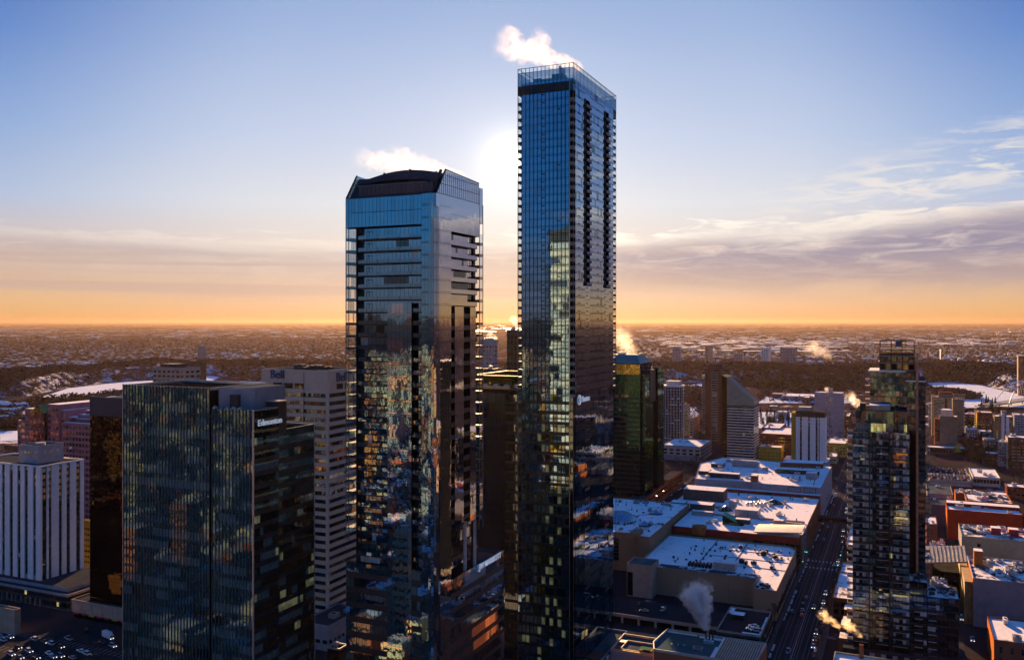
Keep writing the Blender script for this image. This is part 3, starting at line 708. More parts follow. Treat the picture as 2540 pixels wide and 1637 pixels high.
    while z < zt:
        s = MB(); s.box(x0+.02, x0+2.6, y0+.02, y1, z-.9, z, SPANB); s.box(x1-2.6, x1-.02, y1-2.6, y1, z-.9, z, SPANB); s.build('floor_plate', root)
        C.face(x0, y0, 1, 0, eax-x0-.1, z-.85, z-.05, .62, 1, SG_JW, None, gap=.05, hgap=.0); C.face(x1, y1-2.6, 0, 1, 2.6, z-.85, z-.05, .85, 1, SG_JWW, None, gap=.05, hgap=.0)
        C.face(x0, y0, 1, 0, eax-x0-.1, z, z+fh-.9, .62, 3, pick((G_CLEAR, 60), (G_HALF, 40)), None, gap=.07); C.face(x0, y1, 0, -1, y1-y0, z, z+fh-.9, 2.6, 3, G_CLEAR, None, seen=False)
        C.face(x1, y1-2.6, 0, 1, 2.6, z, z+fh-.9, .85, 3, G_CLEAR, None, gap=.07); C.face(x1, y1, -1, 0, 2.6, z, z+fh-.9, 1.3, 3, G_CLEAR, None, seen=False)
        z += fh
    MB().box(eax-.12, eax+.12, y0-.02, y0+rec, 0, zt, MULLD).build('edge_fin', root)
    for (a, b) in ((x0, y0), (x1, y1), (x1, y1-2.6), (x0+1.05, y0)): MB().box(a-.09, a+.09, b-.09, b+.09, 80, zn, MULL).build('edge_fin', root)
    MB().box(x0+.1, x0+2.5, y0+.1, y0+rec, zt-.3, zn-.3, BLACK).build('corner_bay', root); P.face(x0, y0, 1, 0, 2.0, zt, zn-.2, 1.1, 4.2, G_JW, None, gap=.08)
    MB().box(x1-2.5, x1-.02, y1-2.5, y1-.02, zt+3, zr-2.4, G_JWW).build('corner_bay', root)
    # back of the tower: sunlit glass that its neighbour mirrors
    K = Panes(root, 'rear_pane', 10, .0018)
    MB().box(x0+2.7, x1-2.7, y1-2.6, y1-.1, 0, zn-1, SPAN).build('rear_wall', root)
    K.face(x1-2.7, y1, -1, 0, x1-x0-5.4, 0, zn, 1.5, fh, pick((mat('rear_spandrel', (.55, .55, .50), .6), 35), (G_JWW, 30), (G_CURT, 35)), SPAN, .75, seen=False)
    K.finish(); P.finish(); B.finish(); C.finish()
    # crown
    yr = 237.5
    q = MB(); q.add([(x0+1, y0+.3, zn-.2), (x1-3, y0+.3, zn-.2), (x1-.5, yr-1, zr-1), (x0+.5, yr-1, zr-1)], [(0, 1, 2, 3)], DARKM)
    q.add([(x0+1, yr-1, zr-1), (x1-1, yr-1, zr-1), (x1-1, yr-1, zn-.5), (x0+1, yr-1, zn-.5)], [(0, 1, 2, 3)], DARKM); q.build('crown_slope', root)
    for i in range(17):
        x = x0+4+i*1.55; MB().box(x, x+1.35, y0+1.15, y0+1.35, zn-.1, zn+3.6, mat('louvre_grey', (.055, .06, .075), .5)).build('louvre_panel', root)
    MB().box(x0+3.4, x1-4.2, y0+1.1, y0+1.9, zn+3.6, zn+3.9, MULL).build('crown_ledge', root)
    # vaulted roof
    nseg = 10; V = []; F = []
    for k in range(nseg+1):
        f = k/nseg; x = x0+1.2+(x1-x0-2.4)*f; zz = zr-.9+2.2*math.sin(math.pi*f)
        V += [(x, y0+2.5, zn+4.0+1.2*math.sin(math.pi*f)), (x, yr+1.5, zz), (x, y1-2, zz-1.2), (x, y1-2, zn-1)]
    for k in range(nseg):
        for j in range(3): a = k*4+j; F.append((a, a+4, a+5, a+1))
    MB().add(V, F, ROOFD).build('roof', root)
    for k in (2, 5, 8):
        x = x0+3+k*3.1; zz = zr-.9+2.2*math.sin(math.pi*(x-x0)/(x1-x0)); MB().box(x, x+.5, yr-.5, yr+.1, zz-1.6, zz+random.uniform(-.3, .15), DARKM).build('roof_vent', root)
    def side(xf, m, out):
        prof = [(y0+.2, zn-4), (y0+.2, zn+.1), (yr-1.5, zr), (y1-3, zr-1.0), (y1-3, zn-4)]
        V = [(xf, a, b) for a, b in prof]+[(xf-out, a, b) for a, b in prof]; k = len(prof)
        MB().add(V, [tuple(range(k)), tuple(range(2*k-1, k-1, -1))]+[(i, (i+1) % k, (i+1) % k+k, i+k) for i in range(k)], m).build('crown_side_glass', root)
    side(x1+.02, G_JWW, .25); side(x0+.25, G_HALF, .2)
    q = MB(); q.bar((x1, y0+.2, zn), (x1, yr-1.5, zr), .28, DARKM); q.bar((x0, y0+.2, zn), (x0, yr-1.5, zr), .28, DARKM)
    q.bar((x1-1.6, y0+.5, zn), (x1-1.6, yr-1.5, zr-.2), .5, DARKM)
    q.bar((x1, yr-1.5, zr), (x1, y1-3, zr-1.0), .15, DARKM)
    for k in range(5): q.bar((x0+.2, y0+1+k*1.3, zn-.3), (x0+.2, y0+1+k*1.3, zn+1.2+k*1.35), .09, DARKM)
    q.build('crown_frame', root)
    for k in range(22):
        y = y0+2+k*1.32
        if y < y1-3: MB().box(x1, x1+.08, y-.04, y+.04, zn, min(zr-.9, zn+max(.2, (y-y0)*1.25)), MULLD).build('crown_mullion', root)
    for z in (zn+.1, zn+3.2, zn+6):
        MB().box(x1, x1+.09, y0+.4+max(0, (z-zn))*.9, y1-3, z-.06, z+.06, MULLD).build('crown_mullion', root)
    # overhang columns and podium
    py1 = fy(1250, x1)
    zp = 67.
    MB().box(x0, x1, y0+4, py1, 0, zp, BLACK, top=ROOFD).build('podium', root)
    q = MB(); q.box(x1-.3, x1, y0+5, py1, zp, zp+1.6, G_JW); q.box(x0, x1, py1-.3, py1, zp, zp+1.6, G_JW); q.build('podium_parapet', root)
    Q = Panes(root, 'podium_pane', 160, .0022)
    Q.face(x1, y0+cr, 0, 1, py1-y0-cr, 0, zp, 1.5, 4.4, pick((G_STW, 60), (G_JWW, 30), (G_DARK, 10)), SPAN, .66, gap=.09); Q.finish()
    for yy in (y1-2, y1-9):
        MB().cyl(x1-2.5, yy, zp, 83.2, .95, .95, CONC, 14).build('column', root)
    MB().box(x1-14, x1-5, y0+6, y1+6, zp, zp+9, G_DARK).build('terrace_lounge', root)
    ys = fy(1187, x1); text(root, 'JW MARRIOTT', 2.6, (x1+.3, ys, zat(1411, x1, ys)-.2), math.pi/2, SIGNW, .15)
    # steam vents
    for k in range(3): MB().cyl(-136+k*2.2, y1-8, zr-1.5, zr+.6, .5, .5, SILV, 10).build('exhaust_pipe', root)
marriott()

# ================================================================== STANTEC TOWER
def stantec():
    x0, x1, y0 = -144., -120., 330.; y1 = 387.
    root = thing('skyscraper', 'tallest tower, slender blue glass with two balcony stacks and a Stantec sign', 'skyscraper', (-132, 358, 0))
    zt = 251.; zr = 246.; zo = 119.; fh = 3.2
    bx = x0+1.75
    MB().box(bx, x1-2.0, y0, y1, 0, zr-2.2, BLACK).build('tower_core', root)
    P = Panes(root, 'glass_pane', 300, .0011, .05)
    Wp = Panes(root, 'west_pane', 300, .0012, .05)
    zb0 = zat(223, x1, y0); zb1 = zat(200, x1, y0)      # dark plant band
    cw = 1.70
    P.face(bx, y0, 1, 0, x1-1.5-bx, 0, zo, cw, 4.05, lambda c, r: random.choices((G_ST, G_DARK, G_EDL, G_GOLD), ((50, 16, 20, 14) if 3 < c < 10 else (76, 20, 4, 0)))[0], SPAN, .70, gap=.06)  # glowing and gold middle panes stand in for the neighbour tower's reflection
    P.face(bx, y0, 1, 0, x1-1.5-bx, zo, zb0, cw, fh, pick((G_ST, 82), (G_ST2, 18), p=.8), SG_ST, .80, gap=.10, hgap=.16)
    P.face(bx, y0, 1, 0, x1-1.5-bx, zb0, zb1, cw, 3.6, SPAN, None, gap=.06)
    P.face(bx, y0, 1, 0, x1-1.5-bx, zb1, zr-1, cw, 2.4, G_ST, None, gap=.06)
    # west face in bays between the balcony stacks
    za, zb = zat(712, x1, 365.), zat(254, x1, 350.)
    ya, yb = fy(1451, x1), fy(1463, x1); yc, yd = fy(1500, x1), fy(1510, x1)
    zb2 = zat(276, x1, yc)
    segs = [(y0+2.4, ya, 0), (yb, yc, 1), (yd, y1-4.2, 0)]
    for a, b, k in segs:
        MB().box(x1-2, x1, a, b, 0, zr-1.2, BLACK).build('glass_bay', root)
        Wp.face(x1, a, 0, 1, b-a, 0, zo, 1.5, 4.05, pick((G_STW, 75), (G_DARK, 25)), SG_ST, .72, gap=.08)
        Wp.face(x1, a, 0, 1, b-a, zo, zr-1, 1.28, fh, pick((G_STW, 80), (G_STW2, 16), (G_DARK, 4), p=.8), SG_STW, .84, gap=.12, hgap=.16)
    for a, b, top in ((ya, yb, zb), (yc, yd, zb2)):
        MB().box(x1-2, x1, a, b, 0, za, BLACK).build('glass_bay', root)
        MB().box(x1-2, x1, a, b, top, zr-1.2, BLACK).build('glass_bay', root)
        Wp.face(x1, a, 0, 1, b-a, 0, zo, 1.5, 4.05, G_STW, SPAN, .72, gap=.08)
        Wp.face(x1, a, 0, 1, b-a, zo, za, 1.28, fh, G_STW, SG_STW, .86, gap=.07)
        Wp.face(x1, a, 0, 1, b-a, top, zr-1, 1.28, fh, G_STW, SG_STW, .86, gap=.07)
        MB().box(x1-2.0, x1+.35, a-.6, a-.0, za, top, DARKM).build('balcony_divider', root)
        z = za
        while z < top-1:
            s = MB().box(x1-2, x1+.9, a, b, z-.25, z, DARKM).build('balcony', root)
            MB().box(x1+.8, x1+.9, a, b, z-.2, z+1.15, GREYW).build('balcony_panel', s); z += fh
    for k in range(38):
        zz = zo+4+k*fh
        for j, f in enumerate((.10, .27, .52, .70, .93)):
            yy = y0+(y1-y0)*f
            if zz > zb1-4 or (abs(yy-ya) < 3 or abs(yy-yc) < 3) and zz > za: continue
            if (j % 2 or k > 6): MB().box(x1, x1+.12, yy, yy+2.4, zz+.4, zz+.75, MULLD).build('vent_slot', root)
    for k in range(38):
        zz = zo+2+k*fh; xx = bx+cw*(5 if k % 7 else 9)
        MB().box(xx, xx+1.5, y0-.14, y0-.06, zz, zz+.4, MULLD).build('vent_slot', root)
    # north-west corner slot
    z = zo
    while z < zb0:
        MB().box(x1-1.5, x1-.02, y0, y0+2.4, z-1.3, z, mat('slot_panel', (.16, .17, .19), .6)).build('corner_panel', root); z += fh
    MB().box(x1-1.5, x1-.05, y0+.05, y0+2.4, 0, zo-1.3, G_DARK).build('corner_slot', root)
    MB().box(x1-1.5, x1-.05, y0+.05, y0+2.4, zb0, zr-1, G_DARK).build('corner_slot', root)
    MB().box(x1-1.6, x1-1.45, y0-.2, y0, 0, zt, MULLB).build('corner_fin', root)
    MB().box(x1-.1, x1+.05, y0-.1, y0+.1, 0, zt, MULLB).build('corner_fin', root)
    # see-through corners: floor plates with clear glass
    C = Panes(root, 'corner_pane', 200, .0006, .012); z = zo
    while z < zb0:
        s = MB(); s.box(x0, bx, y0, y0+6, z-1.15, z, SPANB); s.box(x1-2, x1-.05, y1-4.2, y1, z-1.15, z, SPANB); s.build('floor_plate', root)
        C.add((x0+bx)/2, y0, z+(fh-1.15)/2, bx-x0-.15, fh-1.3, 0, G_CLEAR); C.add(x0, y0+3, z+(fh-1.15)/2, 5.8, fh-1.3, -math.pi/2, G_CLEAR, False)
        C.add(x1, y1-2.1, z+(fh-1.15)/2, 4., fh-1.3, math.pi/2, G_CLEAR); C.add(x1-1, y1, z+(fh-1.15)/2, 1.8, fh-1.3, math.pi, G_CLEAR, False)
        z += fh
    C.finish()
    q = MB(); q.box(x0, bx, y0, y0+6, zb0, zb1, DARKM); q.box(x1-2, x1-.05, y1-4.2, y1, zb0, zb1, DARKM); q.build('plant_band', root)
    MB().box(x0-.05, x0+.12, y0-.15, y0+.05, zo, zt, MULLD).build('corner_fin', root)
    MB().box(x1-.1, x1+.06, y1-.1, y1+.06, 0, zt-1.5, MULLD).build('corner_fin', root)
    # hollow glazed crown with the sky behind it
    MB().box(x0+.4, x1-.3, y0+.4, y1-.4, zb1-.3, zb1, ROOFD).build('crown_floor', root)
    R = Panes(root, 'crown_pane', 200, .0008, .04)
    for (x, y, dx, dy, L, m, sn) in ((x0, y0, 1, 0, x1-x0, G_HALF, True), (x1, y0, 0, 1, y1-y0, G_HALF, True), (x1, y1, -1, 0, x1-x0, G_HALF, False), (x0, y1, 0, -1, y1-y0, G_HALF, False)):
        R.face(x, y, dx, dy, L, zr-2, zt-1.6, 1.7, 3., m, None, seen=sn, gap=.1)
    R.finish()
    q = MB()
    for k in range(7): a = y0+5+k*7.4; q.box(x0+5, x1-5, a, a+5.2, zb1, zr+1.4-(k % 3), DARKM)
    q.box(x0+6, x0+9, y0+2, y0+5, zb1, zr+1, DARKM); q.box(x0+14, x0+19, y0+2, y0+6, zb1, zr+2, DARKM); q.build('roof_plant', root)
    n = 15
    for i in range(n):
        x = x0+(x1-x0)*i/(n-1); MB().box(x-.07, x+.07, y0-.28, y0-.02, 0, zt+.2, MULLD if i not in (0,) else MULL).build('vertical_fin', root)
    n = 34
    for i in range(n):
        y = y0+(y1-y0)*i/(n-1); MB().box(x1-.05, x1+.12, y-.06, y+.06, zr-3, zt+.4, MULLD).build('crown_post', root)
    q = MB(); parapet(q, x0, x1, y0, y1, zt-1.75, .18, MULL, .14); parapet(q, x0, x1, y0, y1, zt, .22, MULL, .14); parapet(q, x0, x1, y0, y1, zr-2.1, .2, MULL, .14)
    for i in range(20):
        a = x0+(x1-x0)*i/19; q.box(a-.05, a+.05, y1-.1, y1, zt-1.6, zt, MULL)
    q.build('crown_rail', root)
    # lower office block to the east
    ox = -176.
    MB().box(ox, x0-6.5, y0+6, y1, 0, 119.5, BLACK).build('office_wing', root)
    MB().box(x0-6.5, bx-.02, y0+1.2, y1, 0, zo-.3, BLACK).build('stair_shaft', root)
    O = Panes(root, 'office_pane', 220, .0035, .05)
    O.face(ox, y0+6, 1, 0, x0-6.5-ox, 0, 118, 1.5, 3.9, pick((G_STW, 46), (G_GOLD, 14), (G_STW2, 14), (G_ST2, 16), (G_DARK, 10), p=.7), SG_ST, .72, gap=.06)  # gold panes in the mix imitate warm reflections
    O.face(x0-6.5, y0+1.2, 1, 0, 6.5, 0, zo-1, 1.6, 4.05, G_DARK, SPAN, .72, gap=.08)
    O.face(x0, y0, 1, 0, bx-x0, 0, zo-1.3, 1.7, 4.05, pick((G_ST, 60), (G_DARK, 40)), SPAN, .7, gap=.08)
    O.finish(); Wp.finish(); P.finish()
    MB().box(x0, bx, y0+.02, y0+6, 0, zo-1.2, BLACK).build('corner_bay', root)
    q = MB(); q.box(ox, bx-.1, y0+5.6, y1, 119.5, 119.8, ROOFG); parapet(q, ox, x0-6.5, y0+6, y1, 119.5, 1.5, mat('gold_sunlit_coping', (.50, .34, .14), .6), .3)  # golden colours of coping and screen stand in for low sunlight
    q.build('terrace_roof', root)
    q = MB(); parapet(q, ox+3, x0-.2, y0+16, y1-4, 119.8, 4.6, G_GOLD, .3); parapet(q, ox+3, x0-.2, y0+15.9, y1-3.9, 124.4, .3, MATS['gold_sunlit_coping'], .5); q.build('terrace_screen', root)
    for k in range(5): MB().box(ox+6+k*5, ox+8.4+k*5, y0+10, y0+12.5, 119.8, 121.4, SILV).build('rooftop_unit', root)
    # sign
    ys = fy(1431, x1); zc = zat(994, x1, ys)
    q = MB(); N = 20
    for i in range(N):
        a0, a1 = 2*math.pi*i/N, 2*math.pi*(i+1)/N; th0 = .55+.35*math.cos(a0); th1 = .55+.35*math.cos(a1)
        def pt(a, r, xx): return (x1+xx, ys+2.6+(r)*math.cos(a), zc+.2+(r)*math.sin(a)*1.0)
        V = [pt(a0, 2.1, .3), pt(a1, 2.1, .3), pt(a1, 2.1-th1, .3), pt(a0, 2.1-th0, .3), pt(a0, 2.1, .1), pt(a1, 2.1, .1), pt(a1, 2.1-th1, .1), pt(a0, 2.1-th0, .1)]
        q.add(V, [(0, 1, 2, 3), (0, 4, 5, 1), (3, 2, 6, 7)], SIGNW)
    q.box(x1+.1, x1+.3, ys+2.5, ys+2.9, zc-1.0, zc+1.5, SIGNW)
    q.build('sign_emblem', root)
    text(root, 'Stantec', 3.3, (x1+.3, ys+5.4, zc-.9), math.pi/2, SIGNW, .12)
    for k in range(3): MB().cyl(-128, y0+6+k*2.5, zr-2, zt+1.2, .5, .5, SILV, 10).build('exhaust_pipe', root)
stantec()
# ================================================================== LEFT SIDE
def striped(label, pl, pc, pr, d, z, zbase, panels_n, panels_w, groupname=None, wh=WHITEP, podium=True, sides=None):
    x0, x1, y0, y1 = locate(pl, pc, pr, d)
    root = thing('striped_office_block', label, 'office building', ((x0+x1)/2, (y0+y1)/2, 0))
    MB().box(x0+.5, x1-.5, y0+.5, y1-.5, 0, z-.6, BLACK).build('tower_core', root)
    G = Panes(root, 'window', 300, .002)
    G.face(x0+.5, y0+.5, 1, 0, x1-x0-1, zbase, z-1.2, 1.5, 3.6, pick((G_WIN, 75), (G_DARK, 15), (G_CURT, 10)), SPAN, .62)
    G.face(x1-.5, y0+.5, 0, 1, y1-y0-1, zbase, z-1.2, 1.5, 3.6, pick((G_WIN, 60), (G_DARK, 40)), SPAN, .62)
    G.finish()
    for a, b in panels_n: MB().box(fx(a, y0), fx(b, y0), y0-.1, y0+.5, zbase, z-.4, wh).build('wall_panel', root)
    for a, b in panels_w: MB().box(x1-.5, x1+.1, fy(a, x1), fy(b, x1), zbase, z-.4, wh).build('wall_panel', root)
    q = MB(); parapet(q, x0-.1, x1+.1, y0-.1, y1+.1, z-.6, .9, wh, .6); q.build('parapet', root)
    MB().box(x0+.5, x1-.5, y0+.5, y1-.5, z-.6, z-.4, ROOFD).build('roof', root)
    return root, x0, x1, y0, y1
N_ = [(-70, -48), (-44, -22), (-18, 5), (12, 24), (32, 43), (51, 61), (69, 82), (89, 101)]
Wn = [(101, 105), (116, 121), (128, 146), (154, 165), (174, 189), (199, 208)]
zS = 70.5
r_, sx0, sx1, sy0, sy1 = striped('pale office block with broad white vertical panels and a box penthouse, far left', -75, 101, 208, 471, zS, 8, N_, Wn)
px0, px1, py0, py1 = locate(47, 95, 158, 482)
zpt = zat(1106, px1, py0)
MB().box(px0, px1, py0, py1, zS-.4, zpt-.8, GREYW).build('penthouse', r_)
q = MB(); parapet(q, px0, px1, py0, py1, zpt-.8, .8, GREYW, .3); q.build('penthouse_parapet', r_)
MB().box(px0+.3, px1-.3, py0+.3, py1-.3, zpt-.8, zpt-.7, ROOFD).build('penthouse_roof', r_)
MB().cyl((px0+px1)/2-1, (py0+py1)/2, zpt-.7, zpt+.5, 2.6, 2.6, METALR, 14).build('cooling_fan', r_)
for k in range(5): MB().box(px0+2+k*2.7, px0+3.3+k*2.7, py0-.08, py0, zpt-4.6, zpt-3.2, G_DARK).build('penthouse_window', r_)
for k in range(5): MB().box(px1, px1+.08, py0+3+k*4.2, py0+4.4+k*4.2, zpt-4.4, zpt-3., G_DARK if k % 2 else G_CURT).build('penthouse_window', r_)
# its podium
pod = thing('podium_hall', 'low long podium hall wrapped round the foot of the striped block', 'building', (sx1-20, 330, 0))
pcx, pcy = GP(168, 1515)
MB().box(sx0-6, pcx, pcy, sy1+4, 0, 7.6, mat('podium_stone', (.24, .22, .21), .8), top=ROOFD).build('wall', pod)
q = MB(); parapet(q, sx0-6.1, pcx+.1, pcy-.1, sy1+4.1, 7.6, .7, GREYW, .5); q.build('parapet', pod)
MB().box(sx0-4, pcx-6, pcy+5, sy1+2, 7.6, 9.4, GREYW, top=ROOFD).build('roof_terrace', pod)
G = Panes(pod, 'window', 120, .003); G.face(sx0-6, pcy, 1, 0, pcx-sx0+6, .4, 7., 1.6, 3.1, pick((G_WIN, 60), (G_LIT, 10), (G_DARK, 30)), SPAN, .7)
G.face(pcx, pcy, 0, 1, 40, .4, 7., 1.6, 3.1, pick((G_WIN, 40), (G_DARK, 60)), SPAN, .7); G.finish()
for k in range(20): MB().box(sx0+k*3.6, sx0+k*3.6+.4, pcy-.9, pcy-.05, 0, 4, MULLB).build('canopy_post', pod)

# black tower with tan podium
bx0, by0 = W2(223, 440); bx1 = bx0+46; by1 = by0+38
zb_ = zat(983, bx0, by0)
root = thing('black_office_tower', 'plain black glass tower with a blank dark crown, wedged behind the teal tower', 'skyscraper', (bx0+20, by0+20, 0))
MB().box(bx0, bx1, by0, by1, 0, zb_-1, BLACK).build('tower_core', root)
q = MB(); q.box(bx0-.1, bx1+.1, by0-.15, by0, zb_-9.5, zb_, mat('blank_crown', (.012, .03, .055), .5)); parapet(q, bx0, bx1, by0+.01, by1, zb_-1, 1, SPAN, .5); q.build('crown_band', root)
MB().box(bx0+.5, bx1-.5, by0+.6, by1-.5, zb_-1, zb_-.8, SNOWP).build('roof', root)
G = Panes(root, 'glass_pane', 300, .004); G.face(bx0, by0, 1, 0, 46, 9, zb_-9.7, 1.5, 3.7, G_BLACK, G_BLACK, .6, gap=.07); G.finish()
pod = thing('tan_podium_building', 'low tan stone podium building with dark shop fronts beside the car park', 'building', (bx0+20, by0, 0))
pa = W2(190, 443); pb0 = pa[0]; pby = pa[1]-3
MB().box(pb0, bx1+12, pby, by1+5, 3.2, 8.9, TAN, top=ROOFD).build('wall', pod)
MB().box(pb0+.8, bx1+11, pby+1.2, by1+4, 0, 3.2, G_DARK).build('shop_front', pod)
q = MB(); parapet(q, pb0-.1, bx1+12.1, pby-.1, by1+5.1, 8.9, .5, TAN, .4); q.build('parapet', pod)
for k in range(12): MB().box(pb0+2+k*5.2, pb0+5.5+k*5.2, pby-.4, pby+.8, 2.5, 3.15, REDC if k % 3 == 0 else (REDT if k % 3 == 1 else YELW)).build('awning', pod)
for k in range(9): MB().box(pb0+k*7, pb0+k*7+.12, pby-.06, pby, 3.3, 8.8, DARKM).build('panel_joint', pod)

# rose granite stepped office with an atrium
def pinkbuilding():
    d = 640.; x1, y0 = W2(223, d); x0 = fx(40, y0)
    root = thing('stepped_granite_office', 'stepped rose granite office complex with a glass atrium gable', 'office building', ((x0+x1)/2, y0+25, 0))
    xa = fx(82, y0); xb = fx(118, y0); zc = lambda p: zat(p, xa, y0)
    steps = [(fx(40, y0), fx(50, y0), 1045), (fx(50, y0), fx(62, y0), 1028), (fx(62, y0), xa, 1014)]
    P = Panes(root, 'window', 300, .003)
    for i, (a, b, py) in enumerate(steps):
        MB().box(a, b, y0+(2-i)*.6, y0+40, 0, zc(py), PINKP, top=SNOWC).build('stepped_wing', root)
        P.face(a+.4, y0+(2-i)*.6, 1, 0, b-a-.8, 4, zc(py)-1.5, 3.4, 4.4, pick((G_PINK, 70), (G_DARK, 30)), None, gap=1.1, hgap=2.1)
    sw = [(xb, fx(147, y0), 1000, 0), (fx(147, y0), fx(158, y0), 1014, 1.5), (fx(158, y0), fx(176, y0), 1030, 3)]
    for a, b, py, o in sw:
        MB().box(a, b, y0+o, y0+42, 0, zc(py), PINKP, top=SNOWC).build('stepped_wing', root)
        P.face(a+.4, y0+o, 1, 0, b-a-.8, 4, zc(py)-1.5, 3.4, 4.4, pick((G_PINK, 70), (G_DARK, 30)), None, gap=1.1, hgap=2.1)
    for k in range(5):
        a = fx(158, y0)+k*3.2; yy = y0-7+k*4; z = zc(1042-k*9)
        MB().box(a, x1+26, yy+6, yy+12, 0, z, PINKD if k % 2 else PINKP, top=SNOWC).build('stepped_terrace', root)
        P.face(a, yy+6, 1, 0, x1+26-a, 4, z-1, 3.4, 4.4, pick((G_PINK, 60), (G_DARK, 40)), None, gap=.9, hgap=2.0)
    P.finish()
    z0 = zc(1022); z1 = zc(1003); xm = (xa+xb)/2
    q = MB(); q.box(xa+.1, xb-.1, y0-2.5, y0+30, 0, z0, BLACK)
    q.build('atrium_core', root)
    A = Panes(root, 'atrium_pane', 120, .003); A.face(xa+.1, y0-2.5, 1, 0, xb-xa-.2, 0, z0, 1.6, 4.2, G_PINK, None, gap=.2); A.finish()
    V = [(xa, y0-2.6, z0), (xb, y0-2.6, z0), (xm, y0-2.6, z1), (xa, y0+30, z0), (xb, y0+30, z0), (xm, y0+30, z1)]
    MB().add(V, [(0, 1, 2), (3, 5, 4), (0, 2, 5, 3), (1, 4, 5, 2)], G_GOLD).build('atrium_gable', root)
pinkbuilding()
GW = lambda: random.choices((G_WIN, G_DARK, G_CURT), (60, 28, 12))[0]
simple('narrow amber lit block seen in the gap left of the black tower', 200, 238, 244, 526, 1294, YELW, win=(1.6, 3.3, .35, lambda: G_DARK), name='amber_block')
simple('low ribbed tan hut at the left edge of the car park', -60, 37, 41, 415, 1512, TAN, roof=ROOFD, win=(1.2, 9., .8, lambda: G_DARK), zb=0, name='ribbed_building')
# distant tan office behind the teal tower
r_, bb = simple('tan distant office with recessed window bands and a dark plant room', 379, 458, 497, 900, 912, TAN, roof=ROOFD, win=(5.4, 4.6, .42, lambda: G_DARK), name='tan_office')
MB().box(bb[0]+8, bb[1]-16, bb[2]+2, bb[3]-3, bb[4], bb[4]+4, DARKM).build('plant_room', r_)
q = MB(); q.cyl(0, 0, 0, .3, 1.3, 1.3, YELW, 14); o = q.build('sign_emblem', r_); o.rotation_euler = (math.pi/2, 0, 0); o.location = (bb[0]+13-r_.location.x, bb[2]-.05-r_.location.y, bb[4]-5)
for v in o.data.vertices: v.co += Vector(r_['_o'])
simple('small dark slab block far across the river on the left', 490, 507, 514, 3000, 858, GREYW, name='distant_apartment_block', win=(6, 6, .4, lambda: G_DARK), group='apartment blocks far across the river')
simple('long low dark building just behind the tan office', 448, 505, 512, 1500, 896, BRICKB, name='long_low_building', win=(5, 4, .4, lambda: G_DARK))

# Bell tower
def bell():
    x1, y0 = W2(813, 420); x0 = fx(649, y0); y1 = fy(905, x1); xm = fx(754, y0)
    root = thing('banded_office_tower', 'beige banded office tower with dark ribbon windows and Bell signs', 'skyscraper', ((x0+x1)/2, (y0+y1)/2, 0))
    z = zat(919, x1, y0); zt = zat(977, x1, y0)
    fh = 3.9; n = int((zt-3)/fh); z0 = zt-n*fh
    MB().box(x0+.6, x1-.6, y0+.6, y1-.6, 0, z-.8, BLACK).build('tower_core', root)
    P = Panes(root, 'window', 300, .004, .05)
    P.face(x0+.5, y0+.5, 1, 0, xm-x0-1.2, z0, zt, 1.55, fh, pick((G_WIN, 60), (G_DARK, 30), (G_LIT, 3)), SPAN, .52, gap=.12)
    P.face(xm+.5, y0+.5, 1, 0, x1-xm-1.2, z0, zt, 1.55, fh, pick((G_WIN, 60), (G_DARK, 30), (G_GOLD, 10)), SPAN, .52, gap=.12)
    P.face(x1-.5, y0+.6, 0, 1, y1-y0-1.2, z0, zt, 1.55, fh, pick((G_WIN, 50), (G_DARK, 50)), SPAN, .52, gap=.12); P.finish()
    for i in range(n+1):
        zz = z0+i*fh; t = zz+fh*.50
        if i == n: t = z
        MB().box(x0, x1, y0, y1, zz if i < n else zz, t if i < n else z-.8, BELLW).build('precast_band', root)
    MB().box(x1-1.1, x1+.18, y0-.18, y0+1.1, 0, z, BELLW).build('corner_pier', root)
    MB().box(xm-.15, xm+.15, y0-.1, y0+.1, 0, z-1, DARKM).build('vertical_joint', root)
    q = MB(); parapet(q, x0-.05, x1+.05, y0-.05, y1+.05, z-.8, .8, BELLW, .5); q.build('parapet', root)
    MB().box(x0+.5, x1-.5, y0+.5, y1-.5, z-.8, z-.6, ROOFD).build('roof', root)
    roofunits(root, x0+6, x1-6, y0+5, y1-8, z-.6, 7, DARKM, 2, 6)
    for k in range(5): MB().bar((x0+9+k*5, y0+8+(k % 2)*6, z-1), (x0+9+k*5, y0+8+(k % 2)*6, z+2.2+k % 3), .08, DARKM).build('antenna', root)
    zw = zat(961, x1, y0)
    for a, b in ((678, 700), (704, 727), (731, 753)): MB().box(fx(a, y0), fx(b, y0), y0-.12, y0+.3, zw-1.1, zw+1.5, G_DARK).build('plant_louvre', root)
    for a, b in ((835, 850), (855, 880)): MB().box(x1-.3, x1+.12, fy(a, x1), fy(b, x1), zw-1.4, zw+1.3, G_DARK).build('plant_louvre', root)
    text(root, 'Bell', 6.0, (fx(671, y0), y0-.35, zat(942, x1, y0)), 0, SIGNB, .25)
    ys = fy(833, x1); text(root, 'Bell', 6.0, (x1+.35, ys, zat(946, x1, ys)), math.pi/2, SIGNB, .25)
bell()
simple('dark low block with a snowy edge at the foot of the banded tower', 745, 815, 905, 395, 1552, GREYW, roof=ROOFD, win=(3., 4., .4, GW), name='low_block')
simple('small cube lantern roof between the teal tower and the glass tower', 812, 842, 862, 372, 1608, G_DARK, roof=ROOFD, name='corner_pavilion', units=1, parm=MULLB)

